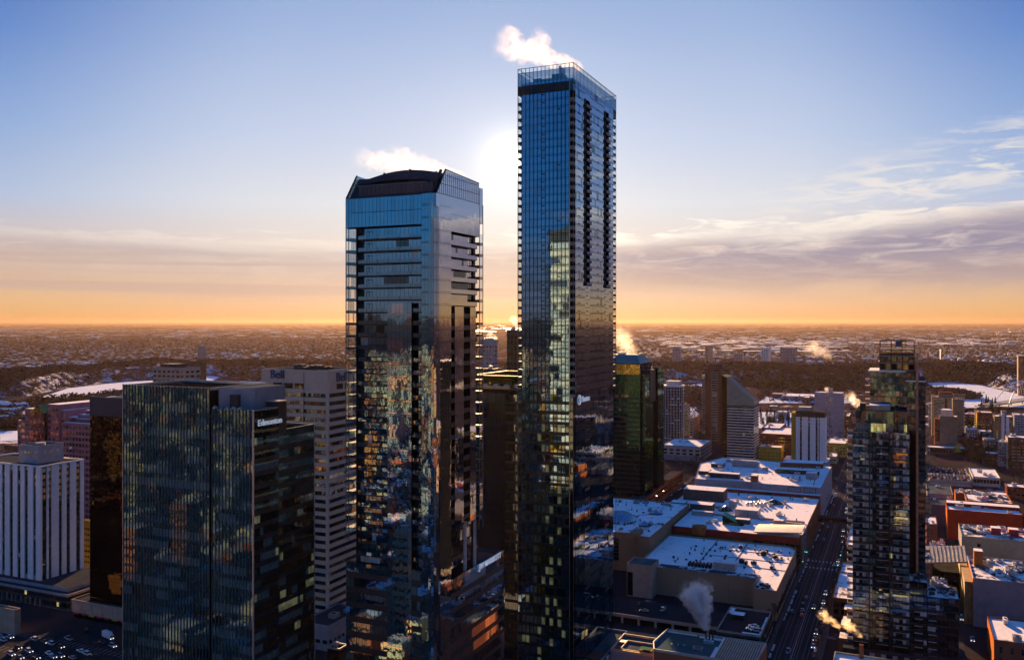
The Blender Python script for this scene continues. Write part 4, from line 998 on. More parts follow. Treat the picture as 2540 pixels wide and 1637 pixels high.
# between the two glass towers
simple('grey far office tower with rows of dotted windows, steam on its roof', 1190, 1227, 1234, 760, 843, GREYW, win=(2.6, 3.6, .42, lambda: G_DARK), name='dotted_office_tower')
simple('slim dark glass slab tower beside the tallest tower', 1257, 1283, 1296, 620, 818, SPAN, roof=ROOFD, win=(1.8, 3.8, .7, lambda: random.choice((G_GREEN, G_BLACK))), name='dark_slab_tower')
simple('small glass topped block glowing gold behind the two towers', 1195, 1222, 1238, 520, 915, SPANB, roof=ROOFD, win=(2.2, 4., .8, lambda: G_GOLD), name='glass_pavilion')

# ================================================================== MANULIFE (green glass, hipped roof)
def manulife():
    x1 = -188.; d = 698.; x1, y0 = W2(1597, d)
    y1 = fy(1641, x1); x0 = x1-46
    root = thing('green_glass_tower', 'dark green glass tower with stepped corners and a teal hipped roof', 'skyscraper', ((x0+x1)/2, (y0+y1)/2, 0))
    zs = zat(927, x1, y0); ze = zat(902, x1-2, y0+3); za = zat(879, x1-8, y0+10)
    yn0, yn1 = fy(1612, x1), fy(1626, x1)
    MB().box(x0, x1-3, y0, y1, 0, zs-1, BLACK, top=ROOFD).build('tower_core', root)
    MB().box(x1-3, x1, y0+4, yn0, 0, zs-1, BLACK, top=ROOFD).build('corner_bay', root)
    MB().box(x1-3, x1+2, yn1, y1, 0, zs+3, BLACK, top=ROOFD).build('corner_bay', root)
    MB().box(x1-3, x1+.4, yn0, yn1, zs-24, zs+2, DARKM).build('louvre_shaft', root)
    ux0, ux1, uy0, uy1 = x0+4, x1-3.5, y0+1.2, yn1-1
    MB().box(ux0, ux1, uy0, uy1, zs-1, ze, BLACK).build('upper_storeys', root)
    P = Panes(root, 'glass_pane', 300, .004, .05)
    for a, b, zA, zB, m in ((x0, x1-3, 0, zs-1, pick((G_GREEN, 75), (G_DARK, 25))),):
        P.face(a, y0, 1, 0, b-a, zA, zB-16, 1.6, 3.7, m, SPAN, .62); P.face(a, y0, 1, 0, b-a, zB-16, zB, 1.6, 5, G_GREEN, None)
    P.face(x1-3, y0+4, 1, 0, 3, 0, zs-1, 1.5, 3.7, G_GREEN, SPAN, .62)
    P.face(x1, y0+4, 0, 1, yn0-y0-4, 0, zs-1, 1.6, 3.7, pick((G_GREEN, 80), (G_GOLD, 20)), G_DARK, .62)
    P.face(x1, yn0, 0, 1, yn1-yn0, 0, zs-24, 1.6, 3.7, pick((G_GREEN, 85), (G_GOLD, 15)), G_DARK, .62)
    P.face(x1+2, yn1, 0, 1, y1-yn1, 0, zs+3, 1.6, 3.7, pick((G_GREEN, 80), (G_GOLD, 20)), G_DARK, .62)
    P.face(ux0, uy0, 1, 0, ux1-ux0, zs-1, ze-.5, 1.6, 3.7, G_GOLD, None); P.face(ux1, uy0, 0, 1, uy1-uy0, zs-1, ze-.5, 1.6, 4, G_DARK, None)
    P.finish()
    cxm, cym = (ux0+ux1)/2, (uy0+uy1)/2
    zr_ = zat(880, x1-8, y0+12)
    e = .6; yA, yB = uy0+(uy1-uy0)*.25, uy1-(uy1-uy0)*.3; xr0, xr1 = ux0+12, ux1-5
    V = [(ux0-e, uy0-e, ze), (ux1+e, uy0-e, ze), (ux1+e, uy1+e, ze), (ux0-e, uy1+e, ze), (xr0, yA, zr_), (xr1, yA, zr_), (xr1, yB, zr_), (xr0, yB, zr_)]
    MB().add(V, [(0, 1, 5, 4), (1, 2, 6, 5), (2, 3, 7, 6), (3, 0, 4, 7), (4, 5, 6, 7), (3, 2, 1, 0)], TEALR).build('roof', root)
    for k in range(9):
        f = k/8; a = (ux1+e, uy0-e+(uy1-uy0+2*e)*f, ze+.1); b = (xr1, yA+(yB-yA)*f, zr_+.1); MB().bar(a, b, .12, SILV, 4).build('roof_rib', root)
    MB().box(cxm-4, cxm+2, cym-2, cym+2, zr_-.5, zr_+1.5, SILV).build('roof_hatch', root)
manulife()

# ================================================================== RIGHT MIDDLE DISTANCE
def round_tower():
    d = 1010.; pc = 1668; cx, cy_ = W2(pc, d); r = (1694-1641)/2*d/FPX
    root = thing('white_grid_tower', 'slender curved tower with a white frame grid and coloured balcony panels', 'apartment tower', (cx, cy_+r*.4, 0))
    zt = zat(958, cx, cy_); z0 = 4.
    MB().cyl(cx, cy_+r*.4, 0, zt-1, r*.93, r*.93, SPAN, 28).build('tower_core', root)
    for k in range(21):
        z = z0+(zt-z0)*k/20; q = MB(); q.cyl(cx, cy_+r*.4, z-.25, z, r*1.0, r*1.0, GREYW if 0 < k < 19 else WHITEP, 28); q.build('floor_plate', root)
    for k in range(-5, 6):
        a = k*.28; x = cx+r*math.sin(a); y = cy_+r*.4-r*math.cos(a); MB().box(x-.16, x+.16, y-.25, y+.2, z0, zt, WHITEP).build('white_pier', root)
    for k in range(70):
        a = random.choice(range(-5, 5))*.28+.14; z = z0+(zt-z0)*random.randrange(20)/20; x = cx+r*.985*math.sin(a); y = cy_+r*.4-r*.985*math.cos(a)
        MB().box(x-1.1, x+1.1, y-.12, y+.05, z, z+1.1, random.choice((REDC, YELW, SPANB, WHITEP, WHITEP, GREYW))).build('balcony_panel', root)
    MB().cyl(cx, cy_+r*.4, zt, zt+1.2, r*1.03, r*1.03, WHITEP, 28).build('parapet', root)
    MB().box(cx-r*.6, cx+r*.65, cy_, cy_+r, zt+1.2, zt+6, SILV).build('penthouse', root)
    MB().cyl(cx, cy_+r*.4, 5, 7, r*1.15, r*1.15, WHITEP, 28).build('podium_ring', root)
round_tower()
simple('narrow tan apartment block directly right of the curved white grid tower', 1694, 1708, 1712, 1060, 1003, TAN, win=(3, 3.2, .45, GW), name='apartment_block')
simple('sunlit tan apartment block with rows of balconies, near the river road', 1710, 1719, 1736, 1052, 1036, TAN, base=None, win=(2.8, 3.1, .45, lambda: G_DARK), name='apartment_block')
r_, bb = simple('three level parkade with a snowy top deck and open sides', 1642, 1738, 1765, 930, 1108, CONC, roof=SNOWC, win=(6, 3.6, .55, lambda: BLACK), name='parkade', units=3)
MB().box(bb[0]-.4, bb[1]+.2, bb[2]-.6, bb[2]-.05, 0, 5.5, mat('blue_grey_wall', (.16, .19, .26), .8)).build('screen_wall', r_)
def brown_tower():
    x0, x1, y0, y1 = locate(1741, 1803, 1815, 1060)
    root = thing('brick_apartment_tower', 'tall brown brick apartment tower with pale balcony stacks and a domed cap', 'apartment tower', ((x0+x1)/2, y0+9, 0))
    z = zat(905, x1, y0)
    MB().box(x0, x1, y0, y0+22, 0, z-5, BRICKB, top=ROOFD).build('wall', root)
    xa, xb = fx(1763, y0), fx(1783, y0)
    MB().box(xa-3, xb+1, y0-1.2, y0, 0, z-1, BRICKB, top=ROOFD).build('centre_bay', root)
    P = Panes(root, 'window', 300, .003); n = int((z-8)/2.95)
    for k in range(n):
        zz = 4+k*2.95
        for a, b in ((x0+.3, x0+4.2), (xa+1, xb-1), (x1-5.5, x1-.6)):
            MB().box(a, b, y0-1.9, y0-.02 if a != xa+1 else y0-1.2, zz, zz+.9, CONC).build('balcony', root)
            P.add((a+b)/2, y0-.02 if a != xa+1 else y0-1.25, zz+1.8, (b-a)*.8, 1.4, 0, G_DARK)
        P.add(x1, y0+5, zz+1.6, 1.6, 1.4, math.pi/2, G_WIN); P.add(x1, y0+12, zz+1.6, 1.6, 1.4, math.pi/2, G_WIN)
    P.finish()
    q = MB(); q.cyl((x0+x1)/2, y0+9, z-5, z-2, 10, 10, BRICKB, 16); q.cyl((x0+x1)/2, y0+9, z-2, z, 9, 6, ROOFD, 16); q.build('roof', root)
brown_tower()
def slant():
    d = 892.; x0, x1, y0, y1 = locate(1803, 1870, 1885, d); xl = fx(1787, y0)
    root = thing('wedge_topped_office_tower', 'banded office tower whose glass top is cut to a steep slope', 'office tower', ((x0+x1)/2, y0+12, 0))
    zL = zat(935, x0, y0); zR = zat(994, x1, y0); zf = zat(1008, x1, y0); y1 = min(y1, y0+34)
    MB().box(x0+.3, x1-.3, y0+.5, y1-.3, 0, zf-.5, BLACK).build('tower_core', root)
    V = [(x0, y0, zf-.5), (x1, y0, zf-.5), (x1, y0, zR), (x0, y0, zL), (x0, y1, zf-.5), (x1, y1, zf-.5), (x1, y1, zR-3), (x0, y1, zL-2)]
    MB().add(V, [(0, 1, 2, 3), (1, 5, 6, 2), (5, 4, 7, 6), (4, 0, 3, 7)], mat('pale_glazed_wedge', (.24, .26, .20), .3)).add(V, [(3, 2, 6, 7)], TAN).build('sloped_top', root)
    q = MB(); q.bar((x0, y0-.2, zL+.2), (x1, y0-.2, zR+.2), .35, CONC, 6); q.build('sloped_coping', root)
    V = [(xl, y0+7, 0), (x0, y0-.2, 0), (x0, y1, 0), (xl, y1, 0), (xl, y0+7, zL+1.5), (x0, y0-.2, zL-.6), (x0, y1, zL-1), (xl, y1, zL+1)]
    MB().add(V, [(0, 1, 5, 4), (1, 2, 6, 5), (2, 3, 7, 6), (3, 0, 4, 7), (4, 5, 6, 7)], G_BLACK).build('dark_glass_flank', root)
    n = 22; fh = (zf-1)/n
    P = Panes(root, 'window', 300, .004)
    P.face(x0+.3, y0+.5, 1, 0, x1-x0-.6, 1, zf, 2.2, fh, pick((G_DARK, 70), (G_GOLD, 14), (G_WIN, 16)), None); P.face(x1-.3, y0+.5, 0, 1, y1-y0-1, 1, zf, 2.2, fh, G_DARK, None); P.finish()
    for k in range(n+1): MB().box(x0, x1, y0, y1, k*fh+.3, k*fh+fh*.52, mat('pale_band', (.55, .54, .52), .6)).build('pale_band', root)
slant()
def wstripe():
    x0, x1, y0, y1 = locate(1974, 2046, 2050, 880)
    root = thing('white_slab_tower', 'white slab tower with dark vertical window strips and an amber lit side', 'office tower', ((x0+x1)/2, y0+10, 0))
    z = zat(1030, x1, y0); y1 = y0+22
    MB().box(x0, x1, y0+.4, y1, 5, z, BLACK, top=ROOFD).build('tower_core', root)
    for a, b in ((1974, 1984), (1989, 2004), (2009, 2023), (2028, 2030.5), (2033, 2046)): MB().box(fx(a, y0), fx(b, y0), y0, y0+.4, 8, z-2.5, WHITEP).build('wall_panel', root)
    MB().box(x1, x1+.4, y0, y1, 8, z-2.5, WHITEP).build('wall_panel', root)
    P = Panes(root, 'window', 120, .003); P.face(x0, y0+.4, 1, 0, x1-x0, 8, z-3, 1.6, 3.4, G_WIN, SPAN, .6); P.finish()
    MB().box(x0-.3, x1+.5, y0-.3, y1, z-2.5, z+3, DARKM, top=ROOFD).build('crown_band', root)
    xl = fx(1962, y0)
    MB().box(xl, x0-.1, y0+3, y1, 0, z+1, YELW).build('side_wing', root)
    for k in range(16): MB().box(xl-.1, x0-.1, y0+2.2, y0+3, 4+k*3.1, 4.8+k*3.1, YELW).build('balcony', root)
    MB().box(x0-12, x1+3, y0-4, y1+6, 0, 8, GREYW, top=SNOW).build('podium', root)
    MB().box(x0+2, x0+14, y0+6, y0+14, z+3, z+7, TAN, top=SNOWC).build('plant_room', root)
wstripe()
r_, bb = simple('grey concrete slab tower with a tan window stripe down its middle', 2020, 2091, 2094, 1125, 975, mat('slab_concrete', (.34, .33, .36), .85), win=(8, 3., .0001, lambda: SPAN), units=0, name='slab_tower', lim=0)
P = Panes(r_, 'window', 200, .003)
for k in range(19):
    for j in range(4): P.add(bb[0]+14.5+j*2.1, bb[2], 3+k*3.05+1.5, 1.6, 1.4, 0, random.choice((G_CURT, TAN, G_DARK)))
P.finish(); MB().box(bb[0]+14, bb[0]+22, bb[2]+5, bb[2]+12, bb[4], bb[4]+6, GREYW).build('plant_room', r_)
simple('amber lit low office with ribbon windows below the wedge topped tower', 1882, 1938, 1944, 900, 1110, YELW, win=(2.4, 3.2, .4, lambda: G_YEL), name='low_office')
simple('long brown low building with a snow edged roof behind the amber office', 1884, 1965, 1990, 960, 1078, BRICKB, roof=SNOWC, win=(3, 3.4, .4, GW), name='low_brick_building')
simple('squat brick building with stepped snowy roofs near the wedge tower', 1890, 1935, 1950, 1010, 1062, BRICKB, roof=SNOWC, win=(3, 3.4, .4, GW), name='low_brick_building')
simple('amber sided low block at the foot of the grey slab tower', 2050, 2098, 2104, 960, 1100, YELW, roof=SNOWC, win=(3, 3.2, .4, GW), name='low_block')
simple('wide flat shed with a clean snow roof in the river flats', 1938, 2022, 2030, 1642, 984, GREYW, roof=SNOWC, name='flat_shed', zb=0, units=0)
simple('long narrow snow roofed shed beyond the wide flat shed', 1912, 1946, 1950, 1700, 977, BRICKB, roof=SNOWC, name='flat_shed', units=0)
simple('small low snow roofed house row left of the parkade', 1640, 1660, 1668, 1050, 1085, BRICKB, roof=SNOWC, name='low_row', units=0)
for i, (a, b, c_, yt, yb, tone, ds_) in enumerate([(1668, 1688, 1690, 862, 908, GREYW, 'square topped grey tower left of the pair'), (1748, 1758, 1776, 857, 905, TAN, 'brown striped tower above the brick apartment tower'),
        (1820, 1842, 1845, 876, 905, GREYW, 'short pale tower between two taller ones'), (1888, 1905, 1921, 862, 907, WHITEP, 'tower with white edge strips'), (1935, 1972, 1979, 862, 906, GREYW, 'widest ribbed grey tower'),
        (2311, 2333, 2336, 868, 895, WHITEP, 'white twin striped tower right of the crane crown'), (2286, 2300, 2304, 873, 890, BRICKB, 'small red brown tower behind the crane crown')]):
    simple('distant apartment block on the far bank, '+ds_, a, b, c_, FPX*CAM_H/(yb-798), yt, tone, win=(7, 5, .45, lambda: G_DARK), name='distant_apartment_block', group='apartment blocks far across the river', lim=60)
simple('dark brick tower at the far right with one sunlit edge', 2524, 2521, 2560, 1800, 882, BRICKB, win=(4, 3.4, .4, GW), name='distant_tower') if 0 else None
x0, y0 = W2(2526, 1760); root = thing('distant_tower', 'dark brick block at the right edge beyond the arch bridge', 'apartment block', (x0+12, y0+10, 0))
z = zat(882, x0, y0); MB().box(x0, x0+26, y0, y0+20, 0, z, BRICKB, top=SNOWC).build('wall', root)
P = Panes(root, 'window', 40, .003); P.face(x0+1, y0, 1, 0, 24, 4, z-3, 3, 3.6, G_DARK, None, gap=1.2, hgap=1.8); P.finish(); MB().box(x0-.3, x0, y0-.2, y0+20, 0, z-.5, TAN).build('sunlit_edge_strip', root)  # tan strip stands in for sunlight along the left edge
simple('long flat blue shaded hall beyond the snow field on the right', 2462, 2540, 2462, 1900, 908, YELW, roof=SNOWC, name='flat_hall', units=0) if 0 else None

# right side behind the near right tower
def blk(label, pl, pr, d, ytop, wall, depth, side=None, roof=SNOW, win=None, name='city_building', lim=120, units=2, cat='building', group=None, par=.7, zadd=0):
    """block right of the vanishing point: near corner is its left (east) edge"""
    x0, y0 = W2(pl, d); x1 = fx(pr, y0); z = zat(ytop, x0, y0)+zadd; y1 = y0+depth
    root = thing(name, label, cat, ((x0+x1)/2, (y0+y1)/2, 0), group)
    MB().box(x0, x1, y0, y1, 0, z-par, wall).build('wall', root)
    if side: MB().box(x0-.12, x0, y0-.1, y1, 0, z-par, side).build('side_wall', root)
    q = MB(); parapet(q, x0-.15, x1+.05, y0-.15, y1+.05, z-par, par, wall, .4); q.build('parapet', root)
    MB().box(x0+.3, x1-.3, y0+.3, y1-.3, z-par, z-par+.15, roof).build('roof', root)
    if units: roofunits(root, x0+1, x1-1, y0+1, y1-1, z-par+.15, units, smax=max(2, min(6, (x1-x0)*.3)))
    if win:
        cw, fh, g, h, wm = win; P = Panes(root, 'window', lim, .003); P.face(x0+.5, y0, 1, 0, x1-x0-1, 2.2, z-par-.8, cw, fh, wm, None, gap=g, hgap=h)
        P.face(x0, y1, 0, -1, y1-y0, 2.2, z-par-.8, cw, fh, wm, None, gap=g, hgap=h); P.finish()
    return root, (x0, x1, y0, y1, z-par)
PK = lambda c, r: random.choices((G_WIN, G_DARK, G_CURT), (40, 48, 12))[0]
r_, bb = blk('broad tan apartment slab with long balcony bands behind the near tower', 2316, 2361, 1140, 984, TAN, 20, win=(3, 3.1, .2, 1.5, PK), name='balcony_slab')
for k in range(17):
    MB().box(bb[0]-1.2, bb[1], bb[2]-1.6, bb[2]-.1, 3+k*3.1, 4+k*3.1, BEIGE).build('balcony', r_)
MB().box(bb[0]+13, bb[0]+16, bb[2]-1.8, bb[2]-.1, 0, bb[4], BRICKB).build('stair_bay', r_); MB().box(bb[0]+6, bb[0]+22, bb[2]+4, bb[2]+14, bb[4], bb[4]+7, BRICKB).build('plant_room', r_)
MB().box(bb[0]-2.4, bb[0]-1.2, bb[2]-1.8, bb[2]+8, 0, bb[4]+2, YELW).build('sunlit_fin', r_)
r_, bb2 = blk('right hand wing of the tan balcony slab, set slightly lower', 2363, 2391, 1150, 990, TAN, 18, win=(3, 3.1, .2, 1.5, PK), name='balcony_slab')
for k in range(17): MB().box(bb2[0], bb2[1]+1.5, bb2[2]-1.6, bb2[2]-.1, 3+k*3.1, 4+k*3.1, BEIGE).build('balcony', r_)
r_, bb = blk('plain brown brick tower with a chamfered top in front of the balcony slab', 2331, 2375, 1000, 1032, mat('brown_precast', (.22, .16, .12), .85), 20, name='blank_brick_tower', units=1)
MB().box(bb[0]-5, bb[0]-.2, bb[2]+4, bb[3], 0, bb[4]-3, BRICKB).build('side_wing', r_)
P = Panes(r_, 'window', 60, .003); P.face(bb[0]-5, bb[2]+4, 1, 0, 4.8, 2, bb[4]-6, 2.4, 3.2, G_DARK, None, gap=.8, hgap=1.6); P.finish()
MB().prism([(bb[0]+1, bb[2]+1), (bb[1]-5, bb[2]+1), (bb[1]-8, bb[3]-4), (bb[0]+4, bb[3]-4)], bb[4], bb[4]+8, SILV, top=SNOWC).build('plant_room', r_)
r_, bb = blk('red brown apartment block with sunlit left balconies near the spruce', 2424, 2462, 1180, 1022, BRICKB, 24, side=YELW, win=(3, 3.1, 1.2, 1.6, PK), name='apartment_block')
for k in range(11): MB().box(bb[0]-3, bb[0]-.2, bb[2]+1, bb[2]+8, 3+k*3.1, 3.9+k*3.1, BEIGE).build('balcony', r_)
r_, bb = blk('dark olive apartment tower with two white vertical piers', 2467, 2513, 1010, 1032, mat('olive_wall', (.22, .19, .10), .85), 22, win=(4, 3.1, 2.4, 1.7, PK), name='pier_tower', roof=SNOWC)
for a, b in ((2484, 2491.5), (2495.5, 2503)): MB().box(fx(a, bb[2]), fx(b, bb[2]), bb[2]-.7, bb[2]-.05, 0, bb[4]+(5 if a < 2490 else 1), WHITEP).build('white_pier', r_)
MB().box(fx(2484, bb[2]), fx(2497, bb[2]), bb[2], bb[2]+6, bb[4], bb[4]+7, TAN).build('lift_tower', r_)
r_, bb = blk('beige shaded block with snow roof behind the pier tower', 2516, 2580, 1110, 1028, GREYW, 24, win=(3, 3.1, 1.4, 1.8, PK), name='shaded_block', roof=SNOWC)
r_, bb = blk('brick apartment block with arched balconies at the right edge', 2500, 2600, 880, 1084, BRICKB, 22, side=CONC, name='arched_apartment_block', win=(3.4, 3.2, 1.5, 1.9, PK), roof=SNOWC)
for k in range(7):
    for j in range(5):
        x = bb[0]+3.4+j*4.6; q = MB(); q.box(x, x+3, bb[2]-1.1, bb[2]-.1, 3+k*3.2, 3.9+k*3.2, YELW if k == 6 else TAN); q.build('balcony', r_)
blk('pale glass roofed annex left of the arched apartment block', 2477, 2497, 900, 1095, GREYW, 16, roof=SNOWC, win=(2, 3.2, .7, 1.4, PK), name='annex')
r_, bb = blk('long low brick school with a small sunlit gable', 2300, 2394, 985, 1108, BRICKB, 18, roof=SNOWC, name='brick_school', win=(3, 3.4, 1.2, 1.6, PK), units=1)
gx = fx(2392, bb[2])-6
MB().add([(gx-4, bb[2]-1, 4), (gx+4, bb[2]-1, 4), (gx, bb[2]-1, 13), (gx-4, bb[2]+10, 4), (gx+4, bb[2]+10, 4), (gx, bb[2]+10, 13)], [(0, 1, 2), (4, 3, 5), (0, 2, 5, 3), (1, 4, 5, 2)], YELW).build('gable', r_)
r_, bb = blk('white low office with a dark glass front and sunlit snow roof', 2413, 2481, 795, 1181, mat('cream_wall', (.55, .50, .40), .8), 52, name='cream_office', roof=SNOWC, win=(2.6, 3.6, .3, 1.5, PK), units=4)
r_, bb = blk('two deck parkade crowded with parked cars, right of the near tower', 2306, 2411, 800, 1187, CONC, 34, name='parkade', roof=ASPH, win=(5, 3.6, .6, 1.4, lambda c, r: BLACK), units=0)
PARKDECK = bb
blk('flat grey roofed hall with a yellow line, in front of the crowded parkade', 2300, 2364, 735, 1222, GREYW, 44, name='grey_hall', roof=ROOFG, units=1)
r_, bb = blk('teal shaded box building in front of the grey hall', 2312, 2372, 640, 1250, mat('teal_wall', (.09, .12, .14), .8), 26, name='teal_box_building', roof=ROOFG, units=3)
blk('small orange brick building with rooftop pots left of the sunlit parapet', 2370, 2400, 700, 1222, BRICKO, 18, name='orange_brick_building', roof=SNOWP, units=3)
r_, bb = blk('orange brick block with cluttered roof and a sunlit far edge', 2398, 2512, 668, 1240, BRICKO, 50, name='orange_brick_block', roof=SNOWP, units=9, win=(4, 4, 2, 2, PK))
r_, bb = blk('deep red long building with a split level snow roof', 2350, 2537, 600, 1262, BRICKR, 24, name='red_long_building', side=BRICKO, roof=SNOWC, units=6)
MB().box(bb[0]+.2, bb[1], bb[3]-9, bb[3], bb[4]-.1, bb[4]+2.4, BRICKR, top=SNOWC).build('upper_level', r_)
r_, bb = blk('long beige rendered building with red roof sheds and two windows', 2386, 2620, 512, 1328, BEIGE, 34, name='beige_building', side=GREYW, roof=SNOWP, units=14)
for k in range(3): MB().box(bb[0]+16+k*9, bb[0]+21+k*9, bb[2]+12, bb[2]+18, bb[4], bb[4]+4.2, REDC, top=SNOWC).build('roof_shed', r_)
for zz in (bb[4]-5, bb[4]-9.5): MB().box(bb[0]+8, bb[0]+9.6, bb[2]-.15, bb[2]-.02, zz, zz+2.0, G_DARK).build('window', r_)
blk('narrow brown warehouse strip with a patch of snow roof against the near tower', 2298, 2325, 560, 1298, BRICKB, 26, name='brown_warehouse', roof=SNOW, units=1)
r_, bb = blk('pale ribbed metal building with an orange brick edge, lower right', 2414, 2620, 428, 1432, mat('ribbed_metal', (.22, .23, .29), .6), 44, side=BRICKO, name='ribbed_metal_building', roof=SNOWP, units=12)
for k in range(34): MB().box(bb[0]+1+k*1.2, bb[0]+1.12+k*1.2, bb[2]-.14, bb[2]-.02, 1, bb[4]-.3, GREYW).build('wall_rib', r_)
MB().box(bb[0]+2, bb[0]+6, bb[2]+25, bb[2]+31, bb[4], bb[4]+8, BRICKO, top=SNOWC).build('brick_stair_tower', r_)
for k in range(7): MB().box(bb[0]+11+k*.8, bb[0]+11.25+k*.8, bb[2]+8, bb[2]+26, bb[4]+.2, bb[4]+1.2, WHITEP).build('roof_fin', r_)
MB().box(bb[0]-3.6, bb[0]-.2, bb[2]+2, bb[2]+30, 0, bb[4]-2, mat('rust_mottled_wall', (.30, .20, .08), .7, col2=(.10, .08, .05), vs_=.3)).build('stair_wing', r_)
r_, bb = blk('brick corner building with snowy roof at the bottom right', 2466, 2640, 372, 1585, BRICKB, 32, side=BRICKO, name='brick_corner_building', roof=SNOW, units=4, win=(4.2, 4.2, 2.9, 2.5, PK))
# arch bridge
def bridge():
    root = thing('arch_bridge', 'white twin arch bridge crossing the frozen river at the right edge', 'bridge', (200, 1850, 0))
    a = Vector((153, 1735, 5)); ax = Vector((97, 200, 0)).normalized(); L = 205.; nrm = Vector((ax.y, -ax.x, 0))
    for s in (-1, 1):
        pts = []
        for k in range(21):
            f = k/20; h = 4*f*(1-f); pts.append(a+ax*(L*f)+nrm*(s*(14-8*h))+Vector((0, 0, 38*h-3)))
        q = MB()
        for k in range(20): q.bar(pts[k], pts[k+1], .95, WHITEP, 6)
        rib = q.build('arch_rib', root)
        for k in range(2, 19):
            f = k/20; b = a+ax*(L*f)+nrm*(s*11)+Vector((0, 0, 5)); MB().bar(pts[k], b, .16, WHITEP, 4).build('hanger', rib)
    e = a+ax*(L+120); st = a-ax*60
    V = [tuple(st+nrm*12+Vector((0, 0, 3))), tuple(st-nrm*12+Vector((0, 0, 3))), tuple(e-nrm*12+Vector((0, 0, 3))), tuple(e+nrm*12+Vector((0, 0, 3)))]
    V += [(v[0], v[1], v[2]-2) for v in V]
    MB().add(V, [(0, 1, 2, 3), (7, 6, 5, 4), (0, 4, 5, 1), (1, 5, 6, 2), (2, 6, 7, 3), (3, 7, 4, 0)], CONC).build('deck', root)
    for k in range(5):
        p = a+ax*(L*k/4-2); MB().box(p.x-1, p.x+1, p.y-1, p.y+1, 0, 6, CONC).build('pier', root)
bridge()

# ================================================================== MALL AND STREET BLOCKS
def slabroof(root, poly, z0, z1, wall, roof, nm='wall', par=.5):
    MB().prism(poly, z0, z1, wall, top=roof).build(nm, root)
    n = len(poly); cx = sum(p[0] for p in poly)/n; cy_ = sum(p[1] for p in poly)/n
    q = MB()
    for i in range(n):
        a, b = poly[i], poly[(i+1) % n]; s = 1-.5/max(5., math.hypot(a[0]-cx, a[1]-cy_)); ai = (cx+(a[0]-cx)*s, cy_+(a[1]-cy_)*s); bi = (cx+(b[0]-cx)*s, cy_+(b[1]-cy_)*s)
        q.add([(a[0], a[1], z1-.1), (b[0], b[1], z1-.1), (bi[0], bi[1], z1-.1), (ai[0], ai[1], z1-.1), (a[0], a[1], z1+par), (b[0], b[1], z1+par), (bi[0], bi[1], z1+par), (ai[0], ai[1], z1+par)],
              [(0, 1, 5, 4), (1, 2, 6, 5), (2, 3, 7, 6), (3, 0, 4, 7), (4, 5, 6, 7)], wall)
    q.build('parapet', root)
def scatter(root, x0, x1, y0, y1, z, n, nm='roof_vent', m=None):
    for i in range(n):
        x, y = random.uniform(x0, x1), random.uniform(y0, y1); q = MB()
        if random.random() < .6: q.cyl(x, y, z, z+random.uniform(.5, 1.2), .45, .35, m or DARKM, 8); q.cyl(x, y, z+1.2, z+1.35, .6, .5, m or DARKM, 8)
        else: q.box(x-.6, x+.6, y-.5, y+.5, z, z+.8, m or DARKM)
        q.build(nm, root)
def mall_near():
    root = thing('mall_block', 'near mall block with a blank tan wall and a wide snow roof half in sun', 'shopping mall', (-95, 500, 0))
    z = 15.2
    poly = [(-134, 476), (-68.5, 467.5), (-68.5, 449), (-56.3, 449), (-55.2, 536), (-60, 545), (-134, 545)]
    poly = [(-134, 469), (-68.5, 469), (-68.5, 451), (-57.2, 451), (-57.2, 538), (-62, 544.5), (-134, 544.5)]
    slabroof(root, poly, 0, z-1.2, TANW, SNOWC, par=.9)
    MB().box(-122.5, -69, 469.3, 477.5, z-1.15, z-.7, ROOFG, top=SNOWP).build('roof_strip', root)
    MB().box(-68.8, -68.4, 451.5, 468, z-1.2, z+1.2, TANW).build('parapet_wall', root)
    for x in (-104, -86): MB().box(x, x+.5, 478, 543, z-1.2, z-.95, mat('roof_seam', (.14, .13, .12), .8)).build('roof_seam', root)
    for y in (492, 508, 524): MB().box(-100, -57.8, y, y+.35, z-1.2, z-.97, MATS['roof_seam']).build('roof_seam', root)
    MB().box(-94, -82.5, 480, 487, z-1.15, z+2.6, mat('screen_pale', (.42, .36, .34), .7)).build('plant_screen', root)
    for k in range(4): MB().box(-94.1, -82.4, 480.3+k*1.8, 481.5+k*1.8, z+2.6, z+2.8, SNOWC).build('screen_louvre', root)
    for k in range(14):
        x = -108+ (k % 7)*1.9; y = 480+(k//7)*3; q = MB(); q.box(x, x+1.4, y, y+1.4, z-1.1, z+.6, DARKM); q.cyl(x+.7, y+.7, z+.6, z+1.0, .55, .4, DARKM, 8); q.build('condenser', root)
    roofunits(root, -92, -62, 488, 535, z-1.15, 9, DARKM, 1.2, 3.2, (1.2, 2.4)); scatter(root, -120, -59, 480, 540, z-1.15, 60)
    roofunits(root, -68, -60, 453, 462, z-1.15, 8, DARKM, 1., 3., (.6, 1.6))
    q = MB()
    for x in range(-120, -69, 9): q.box(x, x+.12, 468.92, 469, 1, z-1.5, mat('wall_joint', (.20, .14, .10), .9))
    q.box(-134, -68.5, 468.93, 469, 7, 7.1, MATS['wall_joint']); q.build('wall_joints', root, kind='stuff')
    # corner block on the left
    slabroof(root, [(-136.5, 460), (-122.5, 460), (-122.5, 474), (-136.5, 474)], 0, 17.2, mat('mall_wall_pale', (.38, .30, .25), .85), ROOFG, 'corner_block')
    MB().box(-136.2, -133.2, 459.86, 459.98, .5, 13, G_DARK).build('stair_window', root)
    MB().box(-58, -57.1, 452, 538, 3, 6, G_DARK).build('street_window', root)
mall_near()
